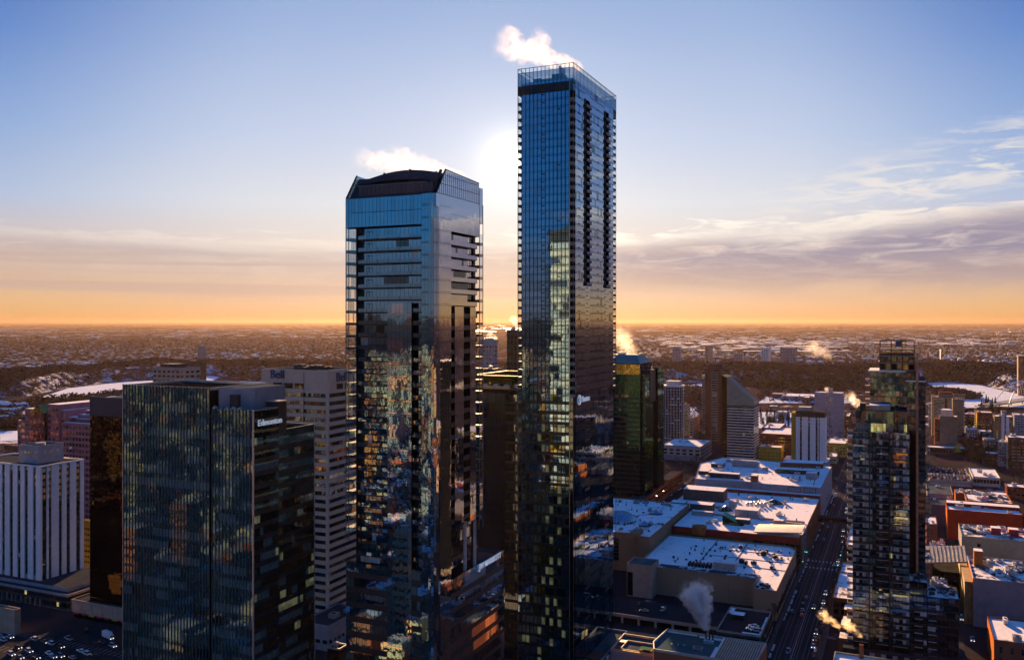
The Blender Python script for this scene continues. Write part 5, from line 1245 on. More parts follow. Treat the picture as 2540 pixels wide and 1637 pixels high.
def hbc():
    root = thing('department_store', 'brown brick store with a glass dome among snow on its roof', 'department store', (-160, 550, 0))
    z = 22.
    slabroof(root, [(-196, 505), (-141.5, 505), (-141.5, 500.5), (-134.5, 500.5), (-134.5, 604), (-196, 604)], 0, z, mat('store_brick', (.26, .17, .11), .9, vary=.05, vs_=.05), SNOW, par=.8)
    MB().box(-168, -155, 504.7, 504.95, 6, 19, G_DARK).build('window_band', root)
    for k in range(6): MB().box(-168.2, -154.8, 504.4, 504.75, 6+k*2.2, 6.35+k*2.2, mat('store_brick_dark', (.14, .09, .06), .9)).build('brick_band', root)
    MB().box(-147, -141.7, 501, 512, z-.1, z+2.2, MATS['store_brick']).build('stair_head', root)
    q = MB(); q.dome(-163, 536, z, 9.5, 6.5, G_JW, 28, 8); q.build('dome', root)
    for i in range(28):
        t = 2*math.pi*i/28; V = []
        q = MB(); pts = [(-163+9.6*math.cos(a)*math.cos(t), 536+9.6*math.cos(a)*math.sin(t), z+6.6*math.sin(a)) for a in [math.pi/2*j/6 for j in range(7)]]
        for j in range(6): q.bar(pts[j], pts[j+1], .08, SILV, 4)
        q.build('dome_rib', root)
    for (x, y, r) in ((-148, 566, 4.2), (-146, 530, 3.8)):
        q = MB(); q.cyl(x, y, z, z+.8, r, r, DARKM, 12); q.cyl(x, y, z+.8, z+3., r*.95, .3, G_STW, 12); q.build('skylight', root)
    roofunits(root, -180, -137, 508, 598, z, 14, GREYW, 1.5, 5); scatter(root, -185, -136, 508, 600, z, 30)
    for k in range(5): MB().cyl(-143.5+k*1.3, 510, z+2.2, z+4, .4, .4, SILV, 8).build('exhaust_pipe', root)
hbc()
def mall_mid():
    root = thing('mall_block', 'middle mall block with glass skylights, stepped plant rooms and a curved metal corner roof', 'shopping mall', (-95, 615, 0))
    z = 18.
    slabroof(root, [(-134.2, 552), (-57, 552), (-55.6, 560), (-55.6, 681), (-151, 681), (-151, 630), (-134.2, 606)], 0, z, BRICKB, SNOWC, par=.5)
    MB().box(-134, -57.4, 551.6, 551.95, z-3.2, z+.5, REDT).build('red_fascia', root)
    # corner wave roof
    V = []; F = []; nx, ny = 10, 8
    for j in range(ny+1):
        for i in range(nx+1):
            x = -84+28.6*i/nx; y = 553+22*j/ny+(1-i/nx)*2; V.append((x, y, z+1.0+2.6*(i/nx)+.8*math.sin(j/ny*3.1)))
    for j in range(ny):
        for i in range(nx): a = j*(nx+1)+i; F.append((a, a+1, a+nx+2, a+nx+1))
    V2 = V+[(x, y, zz-.7) for x, y, zz in V]; n = len(V)
    F2 = F+[tuple(a+n for a in reversed(f)) for f in F]+[(i, i+n, i+1+n, i+1) for i in range(nx)]+[((j)*(nx+1)+nx, j*(nx+1)+nx+n, (j+1)*(nx+1)+nx+n, (j+1)*(nx+1)+nx) for j in range(ny)]
    MB().add(V2, F2, mat('corner_metal_roof', (.46, .42, .40), .5, .2)).build('wave_roof', root)
    P = Panes(root, 'street_pane', 60, .004); P.face(-55.5, 553, 0, 1, 30, 3, z+1.5, 2.4, 3.8, G_CURT, None, gap=.4); P.face(-84, 552-.2, 1, 0, 28, 3, z-3.4, 3, 3.8, G_DARK, None, gap=.4); P.finish()
    for (x0, x1, y0, y1, h, m, nm) in ((-147, -118, 639, 655, 8, mat('dark_plant', (.12, .09, .08), .8), 'plant_room'), (-103, -88, 600, 612, 4.5, mat('screen_pale2', (.36, .32, .32), .7), 'plant_room'),
                                    (-134, -119, 603, 613, 5, MATS['dark_plant'], 'plant_room'), (-76, -70, 583, 588, 3, TAN, 'stair_head'), (-70, -58, 584, 585, 2.2, TAN, 'screen_wall'),
                                    (-112, -107, 627, 632, 4, CONC, 'stair_head'), (-130, -116, 590, 594, 3, CONC, 'duct_house'), (-150, -140, 612, 622, 3, CONC, 'duct_house'), (-99, -90, 577, 582, 3, ROOFG, 'duct_house')):
        MB().box(x0, x1, y0, y1, z, z+h, m, top=SNOWC).build(nm, root)
    for (x, y, r, h) in ((-112, 614, 5.2, 3.6), (-84, 652, 6, 3.2), (-94, 646, 2.5, 2)):
        q = MB(); q.cyl(x, y, z, z+.6, r, r, DARKM, 8); q.cyl(x, y, z+.6, z+h, r*.95, .2, G_GREEN, 8); q.build('skylight', root)
        for k in range(8):
            t = 2*math.pi*k/8; MB().bar((x+r*.95*math.cos(t), y+r*.95*math.sin(t), z+.65), (x, y, z+h+.05), .09, SILV, 4).build('skylight_rib', root)
    MB().add([(-106, 571, z), (-93, 571, z), (-93, 583, z), (-106, 583, z), (-106, 571.5, z+6), (-106, 582, z+6)], [(0, 1, 4), (3, 5, 2), (1, 2, 5, 4), (0, 4, 5, 3)], G_GREEN).build('glass_wedge', root)
    q = MB(); q.cyl(-117, 553.2, z-3.2, z+1.8, 4.6, 4.6, BRICKO, 18); q.build('drum_wall', root)
    for k in range(6):
        q = MB(); x, y = -100+k*2.2, 634+(k % 3)*3; q.cyl(x, y, z, z+2.2, 1.2, 1.2, SILV, 10); q.dome(x, y, z+2.2, 1.2, .8, SILV, 10, 3); q.build('exhaust_cowl', root)
    roofunits(root, -130, -60, 560, 676, z, 16, SILV, 1.5, 4); scatter(root, -130, -60, 556, 676, z, 40)
    MB().box(-118, -58, 595, 595.6, z, z+1.3, TAN).build('fire_wall', root); MB().box(-134, -104, 620, 620.6, z, z+1.2, TAN).build('fire_wall', root)
mall_mid()
def mall_far():
    root = thing('mall_block', 'far mall block with grey walls, two big shutters and a long glass roof light', 'shopping mall', (-100, 740, 0))
    z = 24.
    MB().box(-150, -56, 686, 692, 0, 19.5, REDT, top=SNOWC).build('red_wall', root)
    slabroof(root, [(-150, 692), (-110, 696), (-97, 692), (-56, 692), (-55.6, 700), (-55.6, 800), (-150, 812), (-162, 770)], 0, z, GREYW, SNOWC, par=.5)
    for x in (-79, -68): 
        f = MB().box(x, x+8.6, 691.6, 691.9, 19.8, 23.6, DARKM).build('shutter_frame', root)
        for k in range(4): MB().box(x+.4+k*2, x+2.2+k*2, 691.45, 691.6, 20.1, 23.3, GREYW).build('shutter_panel', f)
    MB().box(-100, -90, 685.6, 685.95, 15, 19, DARKM).build('louvre', root)
    for (x0, x1, y0, y1, h, m, nm) in ((-108, -103, 698, 705, 5, BRICKB, 'plant_room'), (-142, -118, 705, 712, 4, SPANB, 'glass_clerestory'), (-152, -144, 715, 727, 3, DARKM, 'roof_well'), (-134, -112, 766, 774, 4.5, METALR, 'plant_house'),
                                    (-96, -62, 748, 756, 3.4, G_GREEN, 'glass_clerestory'), (-70, -62, 728, 736, 5, GREYW, 'tank_house'), (-150, -140, 756, 768, 3, DARKM, 'roof_well')):
        MB().box(x0, x1, y0, y1, z, z+h, m, top=SNOWC).build(nm, root)
    for k in range(14): MB().box(-133.5+k*1.5, -132.8+k*1.5, 767, 773, z+4.5, z+5.6, SILV).build('cooling_fin', root)
    MB().prism([(-96, 780), (-62, 786), (-62, 800), (-90, 800)], z, z+4, BRICKB, top=SNOWC).build('upper_level', root)
    roofunits(root, -146, -60, 700, 795, z, 20, SILV, 1.5, 5); scatter(root, -146, -60, 700, 795, z, 30)
mall_far()
# glazed skyway over the street
root = thing('skyway', 'dark enclosed footbridge crossing the long street', 'footbridge', (-45, 664, 0))
MB().box(-55.5, -33, 661, 666, 5.4, 9.6, DARKM, top=ROOFD).build('bridge_box', root)
P = Panes(root, 'window', 40, .003); P.face(-55, 661, 1, 0, 21.5, 6.2, 9, 1.8, 2.8, G_DARK, None); P.finish()
# street row by the green tower
for i, (ya, yb, lb) in enumerate(((664, 706, 'nearest brick shop row under the green tower'), (708, 742, 'middle brick shop row with snow edged parapet'), (744, 800, 'far brick shop row with a sunlit roof corner'))):
    root = thing('brick_shop_row', lb, 'shops', (-190, (ya+yb)/2, 0), 'brick shop rows beside the green tower')
    z = 9.5+i; MB().box(-196, -184, ya, yb, 0, z, BRICKB, top=ROOFD).build('wall', root)
    q = MB(); parapet(q, -196.1, -183.9, ya, yb, z, .8, BRICKB, .4); q.build('parapet', root)
    P = Panes(root, 'window', 60, .003); P.face(-184, ya+1, 0, 1, yb-ya-2, 1, z-1, 3, 4, G_DARK, None, gap=1.3, hgap=1.4); P.finish()
root = thing('skyscraper_podium', 'low podium with white upright panels at the foot of the tallest tower', 'building', (-112, 372, 0))
q0 = GP(1528, 1560, 9)
MB().box(-128, -113, 322, 381, 0, 9, G_DARK, top=ROOFG).build('wall', root)
q = MB(); parapet(q, -128.1, -112.9, 322, 381.1, 9, .7, GREYW, .4); q.build('parapet', root)
for k in range(9): MB().box(-112.95, -112.5, 326+k*6.2, 329+k*6.2, .5, 8.6, WHITEP).build('white_panel', root)
MB().prism([(-120, 345), (-115, 342), (-114, 352), (-119, 354)], 9, 9.6, BRICKB).build('roof_planter', root)
# surface decks north of the mall
root = thing('parkade', 'dark two level parkade with concrete piers and snow banked edges', 'parkade', (-95, 420, 0))
MB().box(-136, -57.5, 402, 440, 0, 1.2, CONC, top=ASPH).build('lower_deck', root)
MB().box(-136, -57.5, 414, 440, 4.0, 4.8, CONC, top=ASPH).build('upper_deck', root)
for k in range(10): MB().box(-134+k*8.3, -133+k*8.3, 413.6, 414.9, 1.2, 4.0, CONC).build('pier', root)
MB().box(-136, -57.5, 413.7, 414, 4.8, 5.7, CONC).build('deck_wall', root); MB().box(-136, -57.5, 401.7, 402, 1.2, 2.2, CONC).build('deck_wall', root)
root = thing('parkade_annex', 'higher dark parking roof with snow banks and parked cars beside the long street', 'parkade', (-66, 418, 0))
MB().box(-77, -57.8, 400.5, 436, 1.2, 8.3, mat('dark_deck', (.05, .07, .075), .8), top=ASPH).build('deck', root)
q = MB(); parapet(q, -77.1, -57.7, 400.4, 436.1, 8.3, .9, CONC, .3); q.build('deck_wall', root)
MB().box(-74, -68, 420, 425, 8.3, 10.6, SPAN, top=SNOWC).build('stair_head', root)
for (a, b, c_, d_) in ((-76.5, -74.5, 428, 435.5), (-66, -58.2, 402, 403.6), (-58.9, -58.1, 405, 428)): MB().box(a, b, c_, d_, 8.3, 8.8, SNOWC).build('snow_bank', root)
P = Panes(root, 'deck_opening', 40, .001); P.face(-77, 400.5, 1, 0, 19, 2, 7.6, 6, 2.8, BLACK, None, gap=.8, hgap=.8); P.finish()
MB().box(-128, -122.5, 391, 396, .1, 4, BRICKB, top=ROOFD).build('stair_hut', thing('brick_hut', 'small brick stair hut with an open top by the dark parkade', 'hut', (-125, 393, 0)))
# building with three stacks
def stacks():
    root = thing('plant_building', 'terracotta edged building with a flat teal roof, three steaming stacks and a slatted screen', 'building', (-70, 345, 0))
    z = 22.
    poly = [(-88.6, 356.6), (-90.2, 340), (-88, 332.5), (-50, 332.5), (-49.0, 356.6)]
    poly = list(reversed(poly))
    MB().prism(poly, 0, z-1, mat('terracotta_wall', (.36, .13, .07), .85), top=mat('teal_flat_roof', (.07, .12, .13), .8)).build('wall', root)
    n = len(poly); q = MB()
    cx, cy_ = -69, 345
    for i in range(n):
        a, b = poly[i], poly[(i+1) % n]; s = .985; ai = (cx+(a[0]-cx)*s, cy_+(a[1]-cy_)*s); bi = (cx+(b[0]-cx)*s, cy_+(b[1]-cy_)*s)
        q.add([(a[0], a[1], z-1.1), (b[0], b[1], z-1.1), (bi[0], bi[1], z-1.1), (ai[0], ai[1], z-1.1), (a[0], a[1], z), (b[0], b[1], z), (bi[0], bi[1], z), (ai[0], ai[1], z)], [(0, 1, 5, 4), (1, 2, 6, 5), (2, 3, 7, 6), (3, 0, 4, 7), (4, 5, 6, 7)], mat('coping_pale', (.42, .40, .38), .6))
    q.build('coping', root)
    for k in range(34):
        x = -65+k*.47; o = MB().box(x, x+.16, 334, 355.5, z-.55, z-.25, TERRA if k % 2 else MULLB).build('roof_slat', root)
    MB().box(-65.6, -65.2, 333.5, 356, z-1, z-.2, SNOWC).build('slat_kerb', root)
    for (a, b, c_, d_) in ((-66.8, -65.7, 334, 346), (-75, -66, 354, 355.6), (-88, -76, 355.2, 356), (-76, -67, 333.6, 334.4)): MB().box(a, b, c_, d_, z-1, z-.75, SNOWC).build('snow_drift', root)
    for k in range(3):
        x = -71.6+k*1.35; q = MB(); q.cyl(x, 351, z-1, z+2.6, .33, .3, DARKM, 10); q.cyl(x, 351, z+2.6, z+3.2, .42, .42, DARKM, 10); q.build('stack', root)
        MB().box(x-.55, x+.55, 348.6, 350.2, z-1, z+.1, mat('teal_unit', (.16, .34, .38), .5), top=SNOWC).build('rooftop_unit', root)
    q = MB(); q.box(-74.5, -71, 340, 342.5, z-1, z-.2, SILV); q.box(-74.1, -71.4, 340.4, 342.1, z-.25, z-.1, DARKM); q.build('roof_hatch', root)
    for k in range(3): MB().cyl(-83+k*2.3, 341+k*.6, z-1, z-.2, .35, .3, SILV, 8).build('roof_vent', root)
stacks()
root = thing('terrace_building', 'low building with a sunken terrace and sunlit parapets beside the plant building', 'building', (-103, 360, 0))
MB().box(-111.5, -92, 352, 371.5, 0, 11, GREYW, top=ROOFG).build('wall', root)
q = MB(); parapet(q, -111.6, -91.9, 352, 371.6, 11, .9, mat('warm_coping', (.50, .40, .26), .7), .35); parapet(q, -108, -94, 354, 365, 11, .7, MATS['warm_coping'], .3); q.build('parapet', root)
for k in range(8): MB().box(-111+(k % 4)*.9, -110.4+(k % 4)*.9, 362+(k//4)*1.5, 363+(k//4)*1.5, 11, 11.6, SILV).build('roof_tile_stack', root)
MB().box(-100, -95, 354.5, 358, 11, 12.6, G_GOLD).build('glass_canopy', root)
# ================================================================== NEAR RIGHT TOWER
def right_tower():
    root = thing('residential_tower', 'stepped residential glass tower with balcony slabs and a tan fin, crane frame on top', 'apartment tower', (-5, 430, 0))
    x0, y0 = W2(2115, 388); x1 = fx(2256, y0)
    y1 = y0+26
    zt = zat(1070, x0, y0)
    P = Panes(root, 'glass_pane', 300, .003, .05); S2 = Panes(root, 'spandrel_pane', 200, .003, .05)
    MB().box(x0, x1, y0, y1, 0, zt, BLACK, top=ROOFD).build('tower_core', root)
    fh = 3.05
    cols = {}
    def vm(c, r):
        k = c % 12
        if k in (3, 4): return random.choice((G_CURT, G_CURT, G_EDB))
        if k in (8, ): return random.choice((G_CURT, G_STW))
        if k in (0, 1, 11, 5): return random.choices((G_WIN, G_EDB, G_LIT, G_CURT), (34, 36, 3, 27))[0]
        return random.choices((G_DARK, G_WIN, G_EDB), (60, 30, 10))[0]
    P.face(x0, y0, 1, 0, x1-x0, 8, zt, 1.35, fh, vm, SG_ED, .70, gap=.12, spanes=S2)
    n = int((zt-8)/fh)
    for k in range(n+1):
        z = 8+k*(zt-8)/max(1, round((zt-8)/fh))
        for a, b in ((x0+.4, x0+6.2), (x0+9.6, x0+14.5), (x1-6.6, x1-.6)):
            s = MB().box(a, b, y0-1.2, y0-.05, z-.2, z-.02, CONC).build('balcony', root)
            MB().box(a, b, y0-1.22, y0-1.16, z, z+.95, G_HALF).build('balustrade', s)
        # balcony ends on the left edge, with sunlight put into the panel colour
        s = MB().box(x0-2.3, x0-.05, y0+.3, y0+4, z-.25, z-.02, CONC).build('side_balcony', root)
        MB().box(x0-2.35, x0-2.2, y0+.3, y0+4, z, z+1.0, mat('sunlight_tan_panel', (.50, .42, .28), .5)).build('balustrade', s)
        MB().box(x0-2.2, x0-.1, y0+.2, y0+.3, z, z+1.0, MATS['sunlight_tan_panel']).build('balustrade', s)
    for a in (x0+6.6, x0+14.9, x1-6.8): MB().box(a, a+.5, y0-1.0, y0-.02, 0, zt+.6, SPAN).build('vertical_fin', root)
    # penthouse levels of the front volume
    px0, px1 = fx(2123, y0), fx(2250, y0); zp = zat(1018, px0, y0)
    MB().box(px0, px1, y0+1.5, y1, zt, zp, BLACK, top=ROOFD).build('penthouse', root)
    zq = zt+(zp-zt)*.42
    Q = Panes(root, 'penthouse_pane', 120, .002)
    Q.face(px0, y0+1.5, 1, 0, px1-px0, zt, zq, 1.2, 4, pick((G_LIT, 30), (G_EDB, 60), (G_DARK, 10)), None, gap=.1); Q.face(px0, y0+1.5, 1, 0, px1-px0, zq, zp, 1.0, 5, G_ED, None, gap=.1); Q.finish()
    sx = fx(2216, y0+1.5); MB().box(sx, sx+2, y0+.9, y0+1.6, zt, zp+.5, G_DARK).build('dark_shaft', root)
    MB().box(fx(2155, y0)+0, fx(2208, y0), y0+4, y0+16, zp, zp+2.2, TAN, top=SNOW).build('roof_screen', root)
    MB().box(fx(2132, y0), fx(2147, y0), y0+3, y0+9, zp, zp+3, DARKM).build('plant_room', root)
    # tall rear volume
    yb = y0+14
    rx0, rx1 = fx(2158, yb), fx(2278, yb); rx2 = fx(2296, yb); zr = zat(921, rx0, yb)
    MB().box(rx0, rx1, yb, yb+24, 0, zr, BLACK, top=ROOFD).build('rear_core', root)
    P.face(rx0, yb, 1, 0, rx1-rx0, zt, zr, 1.5, fh, pick((G_WIN, 25), (G_ED, 45), (G_DARK, 15), (G_EDB, 15)), SG_ED, .80, gap=.09)
    MB().box(rx0-.6, rx1-5, yb-1.0, yb+24, zr, zr+.5, WHITEP).build('white_slab', root)
    MB().box(fx(2247, yb), rx1+3, yb-1.0, yb, zr-4.2, zr-3.7, WHITEP).build('white_slab', root)
    fx0, fx1_ = fx(2272, yb), fx(2278, yb)
    MB().box(fx0, fx1_, yb-1.6, yb-.1, 0, zat(880, fx0, yb), mat('tan_fin', (.42, .24, .17), .8)).build('tan_fin', root)
    for k in range(36): MB().box(fx0-.03, fx1_+.03, yb-1.65, yb-1.58, 6+k*3.4, 6.1+k*3.4, BLACK).build('fin_joint', root)
    MB().box(rx1+.1, rx2, yb+2, yb+24, 0, zr-3, G_ED, top=ROOFD).build('east_wing', root)
    Q = Panes(root, 'wing_pane', 200, .003); Q.face(rx1+.1, yb+2, 1, 0, rx2-rx1-.1, 0, zr-3, .9, fh, G_DARK, SPANB, .5, gap=.1); Q.finish()
    for k in range(int((zr-4)/fh)):
        z = 6+k*fh
        s = MB().box(rx2, rx2+1.7, yb+3, yb+7, z-.2, z, CONC).build('side_balcony', root); MB().box(rx2+1.6, rx2+1.7, yb+3, yb+7, z, z+1, MATS['sunlight_tan_panel']).build('balustrade', s)
        if z > zt: MB().box(rx0-2.2, rx0-.1, yb+4, yb+8, z-.2, z, MATS['sunlight_tan_panel']).build('side_balcony', root)
    # unfinished crown
    cx0, cx1 = fx(2182, yb), fx(2268, yb); zc = zat(846, cx0, yb); zg = zat(865, cx0, yb)
    MB().box(cx0, cx1, yb+2, yb+16, zr+.5, zg-2, mat('raw_floor', (.13, .09, .05), .9)).build('open_storeys', root)
    Q = Panes(root, 'crown_pane', 60, .004); Q.face(cx0, yb+2, 1, 0, cx1-cx0, zr+.5, zg-3.0, 2.4, 3.2, lambda c, r: random.choices((G_DARK, G_GOLD, BLACK, G_WIN), (30, 15, 30, 15))[0], None, gap=.5, hgap=.8); Q.finish()
    for k in range(4): MB().box(cx0-.2, cx1+.2, yb+1.4, yb+16, zr+.5+k*3.1, zr+.9+k*3.1, TAN).build('floor_plate', root)
    q = MB()
    for xx in (cx0, cx0+4.7, cx1-5, cx1): q.box(xx-.12, xx+.12, yb+1, yb+1.25, zr+.5, zc, DARKM); q.box(xx-.12, xx+.12, yb+14, yb+14.25, zg-2, zc, DARKM)
    q.box(cx0-.12, cx1+.12, yb+1, yb+1.3, zc, zc+.3, DARKM); q.box(cx0-.12, cx1+.12, yb+14, yb+14.3, zc, zc+.3, DARKM)
    for xx in (cx0, cx1): q.box(xx-.12, xx+.12, yb+1.3, yb+14, zc, zc+.3, DARKM)
    q.build('crown_frame', root)
    MB().box(cx0+6.5, cx0+9, yb+4, yb+6, zc-2.6, zc-.1, SIGNB).build('lift_cage', root)
    MB().box(cx0+3, cx1-.3, yb+1.2, yb+1.4, zg-.6, zg-.1, mat('green_netting', (.16, .34, .03), .9)).build('safety_netting', root)
    MB().box(rx1-8, rx1-.2, yb+3, yb+12, zr, zat(900, rx1, yb), BRICKO).build('core_wall', root)
    # lower stepped wing to the right
    lx1 = fx(2378, y0+2); 
    steps = [(x1, fx(2300, y0+2), 1440), (fx(2300, y0+2), fx(2352, y0+2), 1478), (fx(2352, y0+2), lx1, 1482)]
    for a, b, py in steps:
        z = zat(py, a, y0+2); MB().box(a+.02, b, y0+2, y0+20, 0, z, BLACK, top=SNOWP).build('lower_wing', root)
        P.face(a+.1, y0+2, 1, 0, b-a-.2, 5, z-.3, 1.5, fh, pick((G_WIN, 40), (G_DARK, 35), (G_CURT, 12), (G_EDB, 13)), SPAN, .66, gap=.12)
        roofunits(root, a+.5, b-1, y0+4, y0+16, z, 5, DARKM, 1, 2.4, (.6, 1.6), 'terrace_planter')
    for k in range(9):
        z = 5+k*fh
        for a in (x1+2, x1+7.4): MB().box(a, a+3.2, y0+.9, y0+1.95, z-.15, z, CONC).build('balcony', root)
    # podium
    MB().box(x0-4, lx1+3, y0-3, y0+24, 0, 5, SPAN, top=ROOFD).build('podium', root)
    for k in range(6): MB().box(x0+7+k*4.6, x0+9+k*4.6, y0-3.15, y0-3.02, .8, 4.4, GREYW).build('podium_panel', root)
    for k in range(4): 
        yy = y0+6+k*12; MB().box(x0-6, x0-2.4, yy, yy+8, 0, 6+2*(k % 2), BRICKB, top=SNOW).build('podium_step', root)
    P.finish(); S2.finish()
right_tower()
# street wall left of it
for k, (ya, yb, h, m, lb) in enumerate(((470, 520, 9, BRICKB, 'brown shop with sunlit cornice behind the near right tower'), (524, 548, 7, BEIGE, 'small cream shop on the long street'), (576, 640, 11, BRICKB, 'brick hall on the shaded side of the long street'))):
    root = thing('street_shop', lb, 'shop', (-27, (ya+yb)/2, 0))
    MB().box(-32.2, -22, ya, yb, 0, h, m, top=SNOW).build('wall', root); q = MB(); parapet(q, -32.3, -21.9, ya, yb, h, .6, m, .3); q.build('parapet', root)
    P = Panes(root, 'window', 30, .003); P.face(-32.2, yb, 0, -1, yb-ya, 1, h-1, 3, 4, G_DARK, None, gap=1); P.face(-32.2, ya, 1, 0, 10, 1, h-1, 3, 4, G_DARK, None, gap=1); P.finish()
# snow roofed building at the very bottom right, with a chimney
root = thing('snow_roofed_hall', 'low hall with bright blue white snow roof and a chimney, bottom right', 'hall', (-2, 385, 0))
MB().box(-25.5, 18, 352, 384, 0, 12, mat('hall_wall', (.10, .07, .07), .9), top=SNOW).build('wall', root)
q = MB(); parapet(q, -25.6, 18.1, 351.9, 384.1, 12, .8, BEIGE, .35); q.build('parapet', root)
MB().box(-12, 17, 366, 367.5, 12, 13, ROOFD).build('roof_step', root)
MB().box(-16.2, -14.6, 382, 383.6, 12, 17.5, BRICKB).build('chimney', root)
roofunits(root, -22, 12, 355, 380, 12, 7, DARKM, 1, 2.6, (.6, 1.6))

# buildings in the gap right of the near tower
root = thing('canopy_hall', 'hall with a tilted timber coloured glass canopy between the near tower and the beige building', 'hall', (20, 480, 0))
a0, b0 = W2(2318, 468); a1 = fx(2398, b0)
MB().box(a0, a1, b0+3, b0+26, 0, 15, G_DARK, top=ROOFD).build('glass_hall', root)
MB().box(a1-3, a1+2.6, b0+1, b0+24, 0, 19, MATS['rust_mottled_wall'] if 'rust_mottled_wall' in MATS else BRICKO).build('stair_wing', root)
Vc = [(a0-7, b0-1, 19.5), (a1+.5, b0-1, 22.5), (a1+.5, b0+24, 25), (a0-7, b0+24, 22.5)]
Vc += [(x, y, z-.8) for x, y, z in Vc]
CAN = mat('timber_glass_canopy', (.34, .28, .17), .45, .1, vary=.35, vs_=.35, col2=(.14, .13, .11))
MB().add(Vc, [(0, 1, 2, 3), (7, 6, 5, 4), (0, 4, 5, 1), (1, 5, 6, 2), (2, 6, 7, 3), (3, 7, 4, 0)], CAN).build('canopy', root)
for k in range(12):
    f = (k+.5)/12; x = a0-7+(a1+7.5-a0)*f; z = 19.65+3*f; MB().add([(x, b0-1, z), (x+.22, b0-1, z), (x+.22, b0+24, z+2.6), (x, b0+24, z+2.6), (x, b0-1, z+.2), (x+.22, b0-1, z+.2), (x+.22, b0+24, z+2.8), (x, b0+24, z+2.8)], [(0, 1, 5, 4), (1, 2, 6, 5), (2, 3, 7, 6), (3, 0, 4, 7), (4, 5, 6, 7)], SILV).build('canopy_rib', root)
for (pa, pb, d, py, m, lb) in ((2274, 2298, 505, 1365, REDC, 'red topped cube on the podium right of the near tower'), (2308, 2325, 512, 1352, SPANB, 'small teal cube with a white roof patch right of the near tower'), (2328, 2345, 512, 1350, REDC, 'second red topped cube by the dark alley'),
        (2292, 2312, 474, 1388, BRICKO, 'orange brick lift head in front of the canopy'), (2268, 2292, 470, 1412, GREYW, 'grey plant block in front of the red cube')):
    blk(lb, pa, pb, d, py, m, 9, roof=SNOWC, name='roof_cube_building', units=1)
r_, bb = blk('low dark glazed building with roof clutter under the canopy', 2300, 2352, 440, 1452, SPAN, 16, roof=SNOWP, name='dark_glazed_building', units=9, win=(2.2, 3.4, .3, .9, PK))
r_, bb = blk('dark brick service building along the alley right of the near tower', 2352, 2402, 600, 1330, BRICKB, 60, roof=ROOFD, name='service_building', units=4, win=(4, 4, 2, 2, PK))
# ------------------------------------------------------------------ random low-rise fill (only where the photo shows small mixed roofs)
FILL = [(10, 60, 1130), (60, 110, 1190), (190, 222, 1250), (195, 222, 1200), (0, 30, 1180), (2280, 2310, 1250)]
lab = ['small brick roofed house cluster left of the striped block', 'snowy low roof behind the striped block penthouse', 'little white roofed shed in the gap by the amber block', 'second shed above the amber block', 'low snowy roof at the left edge under the granite office', 'low annex hidden by the near tower']
for (a, b, by), lb in zip(FILL[:5], lab):
    simple(lb, a, b-4, b, FPX*CAM_H/(by-798), by-22, random.choice((BRICKB, TAN, GREYW)), roof=SNOWC, name='low_house', units=1, win=(3, 3.2, .4, GW))
low = [(1644, 1664, 1098), (1900, 1925, 1050), (1925, 1960, 1040), (1948, 1966, 1125), (2056, 2080, 1150), (2070, 2098, 1128), (2060, 2090, 1052), (2395, 2420, 1075), (2430, 2460, 1085), (2404, 2430, 1040)]
for i, (a, b, by) in enumerate(low):
    near = ['the parkade ramp', 'the wedge tower', 'the flat sheds', 'the amber office', 'the white slab tower', 'the grey slab tower', 'the river flats', 'the spruce grove', 'the red brown apartments', 'the balcony slab'][i]
    f = simple if b < 2240 else None
    lb = ('brick', 'cream', 'grey')[i % 3]+' low snow roofed building beside '+near
    if f: simple(lb, a, b-5, b, FPX*CAM_H/(by-798), by-18, (BRICKB, BEIGE, GREYW)[i % 3], roof=SNOWC, name='low_building', units=1, win=(3, 3.2, .4, GW))
    else: blk(lb, a, b, FPX*CAM_H/(by-798), by-16, (BRICKB, BEIGE, GREYW)[i % 3], 20, roof=SNOWC, name='low_building', units=1, win=(3, 3.2, 1.2, 1.6, PK))

MID = [(1652, 1676, 1082, 34, 'tan walk-up with a flat snow roof behind the curved white tower'), (1700, 1726, 1128, 20, 'grey low office in front of the sunlit tan block'), (1733, 1745, 1100, 30, 'narrow brick block tucked left of the brick apartment tower'),
       (1818, 1842, 1075, 30, 'brown block peeping out between the brick tower and the wedge tower'), (1890, 1912, 1098, 22, 'brick school wing behind the amber office'), (1905, 1932, 1020, 12, 'small chapel like house on the flats'), (1936, 1962, 1110, 26, 'ochre block left of the white slab tower'),
       (1990, 2012, 1000, 14, 'long white shed on the flats behind the slab towers'), (2096, 2112, 1082, 50, 'brown mid rise against the near tower'), (2098, 2118, 1118, 30, 'dark brick block against the near tower, lower one'), (2108, 2126, 1030, 26, 'grey block left of the tower penthouse')]
for a, b, by, hh, lb in MID: simple(lb, a, b-5, b, FPX*CAM_H/(by-798), by-hh, random.choice((BRICKB, TAN, GREYW, BRICKB)), roof=SNOWC, name='mid_rise_block', units=1, win=(3, 3.2, .4, GW))
MID2 = [(2303, 2320, 1060, 60, 'dark brick slab hugging the near tower'), (2392, 2420, 1052, 26, 'low brown block before the snow flats'), (2398, 2425, 1098, 34, 'brick walk-up by the thicket'), (2440, 2470, 1120, 32, 'shaded brick block behind the pale annex'), (2446, 2478, 1150, 26, 'low brick house row by the side street'),
        (2484, 2512, 1062, 24, 'tan block under the arch bridge'), (2514, 2545, 1068, 40, 'grey tower stub under the arch bridge'), (2506, 2545, 1160, 22, 'red roofed shops at the right edge'), (2498, 2545, 1236, 30, 'cream corner shops at the right edge'), (2500, 2560, 1110, 20, 'flat roofed hall beside the arched apartments')]
